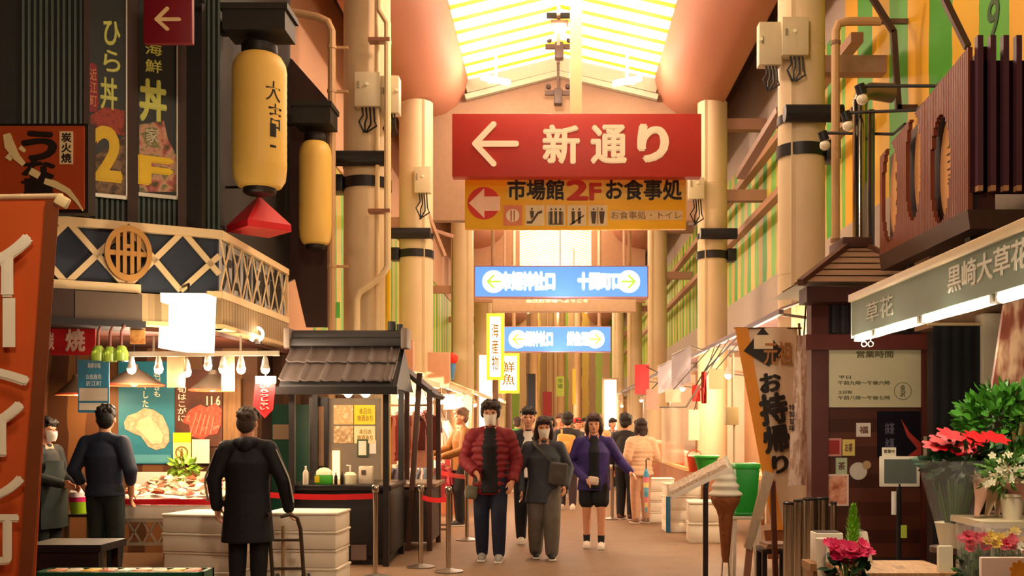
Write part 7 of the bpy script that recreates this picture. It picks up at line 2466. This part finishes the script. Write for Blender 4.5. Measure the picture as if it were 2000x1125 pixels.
person(1160, 12.5, 1.62, -.05, 'walking person in purple jacket, black shorts, bare legs and white shoes', hair=('#3a2418', 'bob'), top='#33236a', inner='#12141f', legs='#121216', shoes='#f2e4d4', stride=.04, hem=.435, build=1.2, coat_flare=1.12, bare_legs=True,
       arms={-1: ((-.17, .02, .63), (-.06, -.12, .52)), 1: ((.2, .03, .65), (.27, -.04, .58))})
person(1032, 12.9, 1.71, 0, 'person in dark jacket with white shirt half hidden between red jacket and charcoal coat', hair=('#1c1210', 'short'), top='#20222c', inner='#e4dcd0', legs='#17181e', shoes='#f0e4d8', stride=.05, hem=.48)
person(902, 15.3, 1.74, -1.1, 'person in brown jacket and black trousers reaching towards the goods beyond the kiosk', hair=('#8a6a58', 'short'), top='#8a5a22', legs='#16141a', shoes='#3a3434', stride=.04, hem=.47, vox=.011,
       arms={-1: ((-.15, -.08, .65), (-.1, -.22, .62)), 1: ((.15, -.06, .64), (.1, -.2, .6))})
person(1108, 18.2, 1.70, PI, 'person seen from behind with a tan backpack between charcoal coat and purple jacket', hair=('#1a1412', 'bushy'), top='#2c2a30', legs='#3a2c30', shoes='#e8ddd0', stride=.04, hem=.47, vox=.012)
person(1222, 16.2, 1.66, PI - .5, 'person in dark jacket and black trousers standing at the produce table', hair=('#1a1412', 'bushy'), top='#2a2a2e', legs='#1a1a20', shoes='#5a3430', hem=.5, vox=.011)
person(1252, 15.6, 1.58, PI + .4, 'person in beige puffy coat and beige trousers seen from behind at the produce table', hair=('#2a1814', 'bob'), top='#e0b896', legs='#c89a7c', shoes='#8a6a5a', hem=.46, vox=.011, puff=.06, build=1.15, coat_flare=1.12,
       arms={-1: ((-.16, .02, .64), (-.12, -.1, .56)), 1: ((.16, .02, .64), (.12, -.1, .56))})
person(1094, 21.5, 1.72, 0, 'distant walker in pinkish jacket above the backpack', hair=('#5a3a30', 'short'), top='#9a6a60', legs='#2a2a34', shoes='#c8c0b8', stride=.05, vox=.014)
person(1128, 20.5, 1.62, .3, 'distant walker in a red cap beside the purple jacket', hair=('#2a1c18', 'short'), top='#4a4048', legs='#2a2a34', shoes='#c8c0b8', stride=.05, vox=.014, cap='#c82a2c')
person(1168, 19.5, 1.68, 0, 'distant walker with long light brown hair behind the purple jacket', hair=('#b0845c', 'long'), top='#c89a6a', legs='#3a3438', shoes='#c8c0b8', stride=.05, vox=.014)
person(1010, 23.0, 1.66, PI, 'distant walker in green top beyond the red jacket', hair=('#3a2a24', 'short'), top='#3f9a48', legs='#2a2a34', shoes='#c8c0b8', stride=.05, vox=.014)
person(1075, 27.0, 1.70, 0, 'distant walker in navy coat in the far street', hair=('#241a18', 'bob'), top='#2a3048', legs='#2a2a30', shoes='#8a8480', stride=.05, vox=.016)
person(1142, 29.0, 1.68, 0, 'distant walker in cream coat in the far street', hair=('#241a18', 'short'), top='#d8c4a8', legs='#3a3438', shoes='#8a8480', stride=.05, vox=.016)
person(1196, 24.0, 1.64, .4, 'distant shopper in grey coat near the far stalls across the street', hair=('#241a18', 'short'), top='#6a6468', legs='#2a2a34', shoes='#8a8480', vox=.016)
# people at the fish stall
person(88, 10.0, 1.56, 1.35, 'masked person in dark green apron clothes standing sideways by the orange banner', hair=('#1a1412', 'bob'), top='#171d1d', legs='#1c2624', shoes='#2a2a2a', mask='#e8ddd0', hem=.45, apron='#1d2927',
       arms={-1: ((-.13, -.03, .64), (-.06, -.16, .6)), 1: ((.13, -.03, .64), (.06, -.17, .58))})
person(205, 9.78, 1.675, PI - .12, 'person in navy work shirt with rolled sleeves seen from behind at the fish counter', hair=('#14100f', 'short'), top='#1c2438', legs='#1c2624', shoes='#22201e', hem=.49, sleeve=.72, build=1.12, head_turn=.35,
       arms={-1: ((-.17, .03, .64), (-.13, -.05, .5)), 1: ((.17, .03, .64), (.13, -.05, .5))})
person(484, 8.85, 1.635, PI + .08, 'person in long black coat with pale sleeve stripes seen from behind holding the hand truck', hair=('#4a3a30', 'short'), top='#15171f', legs='#14151b', shoes='#22201e', hem=.30, build=1.18, coat_flare=1.2, hood='#1a1d27', stripe='#b0a898', head_turn=-.2,
       arms={-1: ((-.185, .02, .63), (-.205, -.04, .475)), 1: ((.17, .02, .63), (.16, .0, .49)), (-1, 'curl'): .7})
# bags that the walkers carry
def bag(c, size, m, label, strap=None, name='shoulder_bag', R=None):
    t = thing(name, c, label, 'bag')
    mb = MB(); mb.box(c - V((0, 0, size[2] * .12)), (size[0] * 1.9, size[1] * 1.7, size[2] * 1.5), (0, .12, 0), min(size) * .5); mb.ball(c - V((0, 0, size[2] * .3)), (size[0] * 1.02, size[1] * 1.1, size[2] * .6), 16)
    o = bpy.data.objects.new('bag_body', remeshed(mb, m, 'bag_body', .01, 6))
    o.data.transform(Matrix.Translation(-c))
    COL.objects.link(o); o.parent = t
    if strap:
        g = []
        for k in range(len(strap) - 1):
            for f in range(5):
                p = V(strap[k]).lerp(V(strap[k + 1]), f / 5)
                g.append([p + V((-.018, 0, 0)), p + V((.018, 0, 0))])
        mb = MB(); mb.cloth(g, .006)
        part('strap', mb, m, t, None, 60)
    return t
p2 = V((P(1062, 830, 11.5).x, 11.5, 0))
bag(p2 + V((.16, -.2, .98)), (.11, .05, .17), M('#4a4642', .7, var=.15), 'grey cross body bag at the hip of the charcoal coat', [p2 + V((.12, -.2, 1.06)), p2 + V((.02, -.19, 1.17)), p2 + V((-.09, -.15, 1.27)), p2 + V((-.12, -.03, 1.33))])
p3 = V((P(1160, 830, 12.5).x, 12.5, 0))
bag(p3 + V((-.02, -.24, .84)), (.07, .035, .07), M('#d8c0b0', .6, var=.15), 'crumpled pale paper bag held by the purple jacketed walker', None, 'paper_bag')
p6 = V((P(1108, 830, 18.2).x, 18.2, 0))
bag(p6 + V((-.03, -.22, 1.2)), (.17, .09, .22), M('#d8a050', .7, var=.15), 'tan backpack on the person seen from behind', [p6 + V((-.1, -.16, 1.35)), p6 + V((-.1, -.05, 1.44))], 'backpack')
p1 = V((P(958, 830, 11.3).x, 11.3, 0))
bag(p1 + V((-.2, -.14, .78)), (.07, .04, .1), M('#6a6a58', .7, var=.2), 'small olive pouch hanging under the hand of the red jacketed walker', [p1 + V((-.17, -.14, .86)), p1 + V((-.155, -.165, .95))], 'pouch')
umb = V((P(1262, 830, 15.2).x, 15.2, 0))
t = thing('folded_umbrella', umb, 'folded multicoloured umbrella hanging beside the beige coat', 'umbrella')
part('canopy', MB().lathe([(.012, .2), (.03, .45), (.045, .75), (.02, .85)], umb, 14), stripes('umbrella_cloth', ['#6ab0d0', '#e8d890', '#d87a8a', '#4a9ac0'], 'Z', .3, .6, distort=.2), t)
part('handle', MB().tube([umb + V((0, 0, .84)), umb + V((0, 0, .98)), umb + V((.03, 0, 1.01)), umb + V((.05, 0, .98))], .01, 8), M('#3a2c24', .5), t)
part('tip', MB().tube([umb + V((0, 0, .02)), umb + V((0, 0, .2))], .008, 8), M('#b0a898', .4, .5), t)
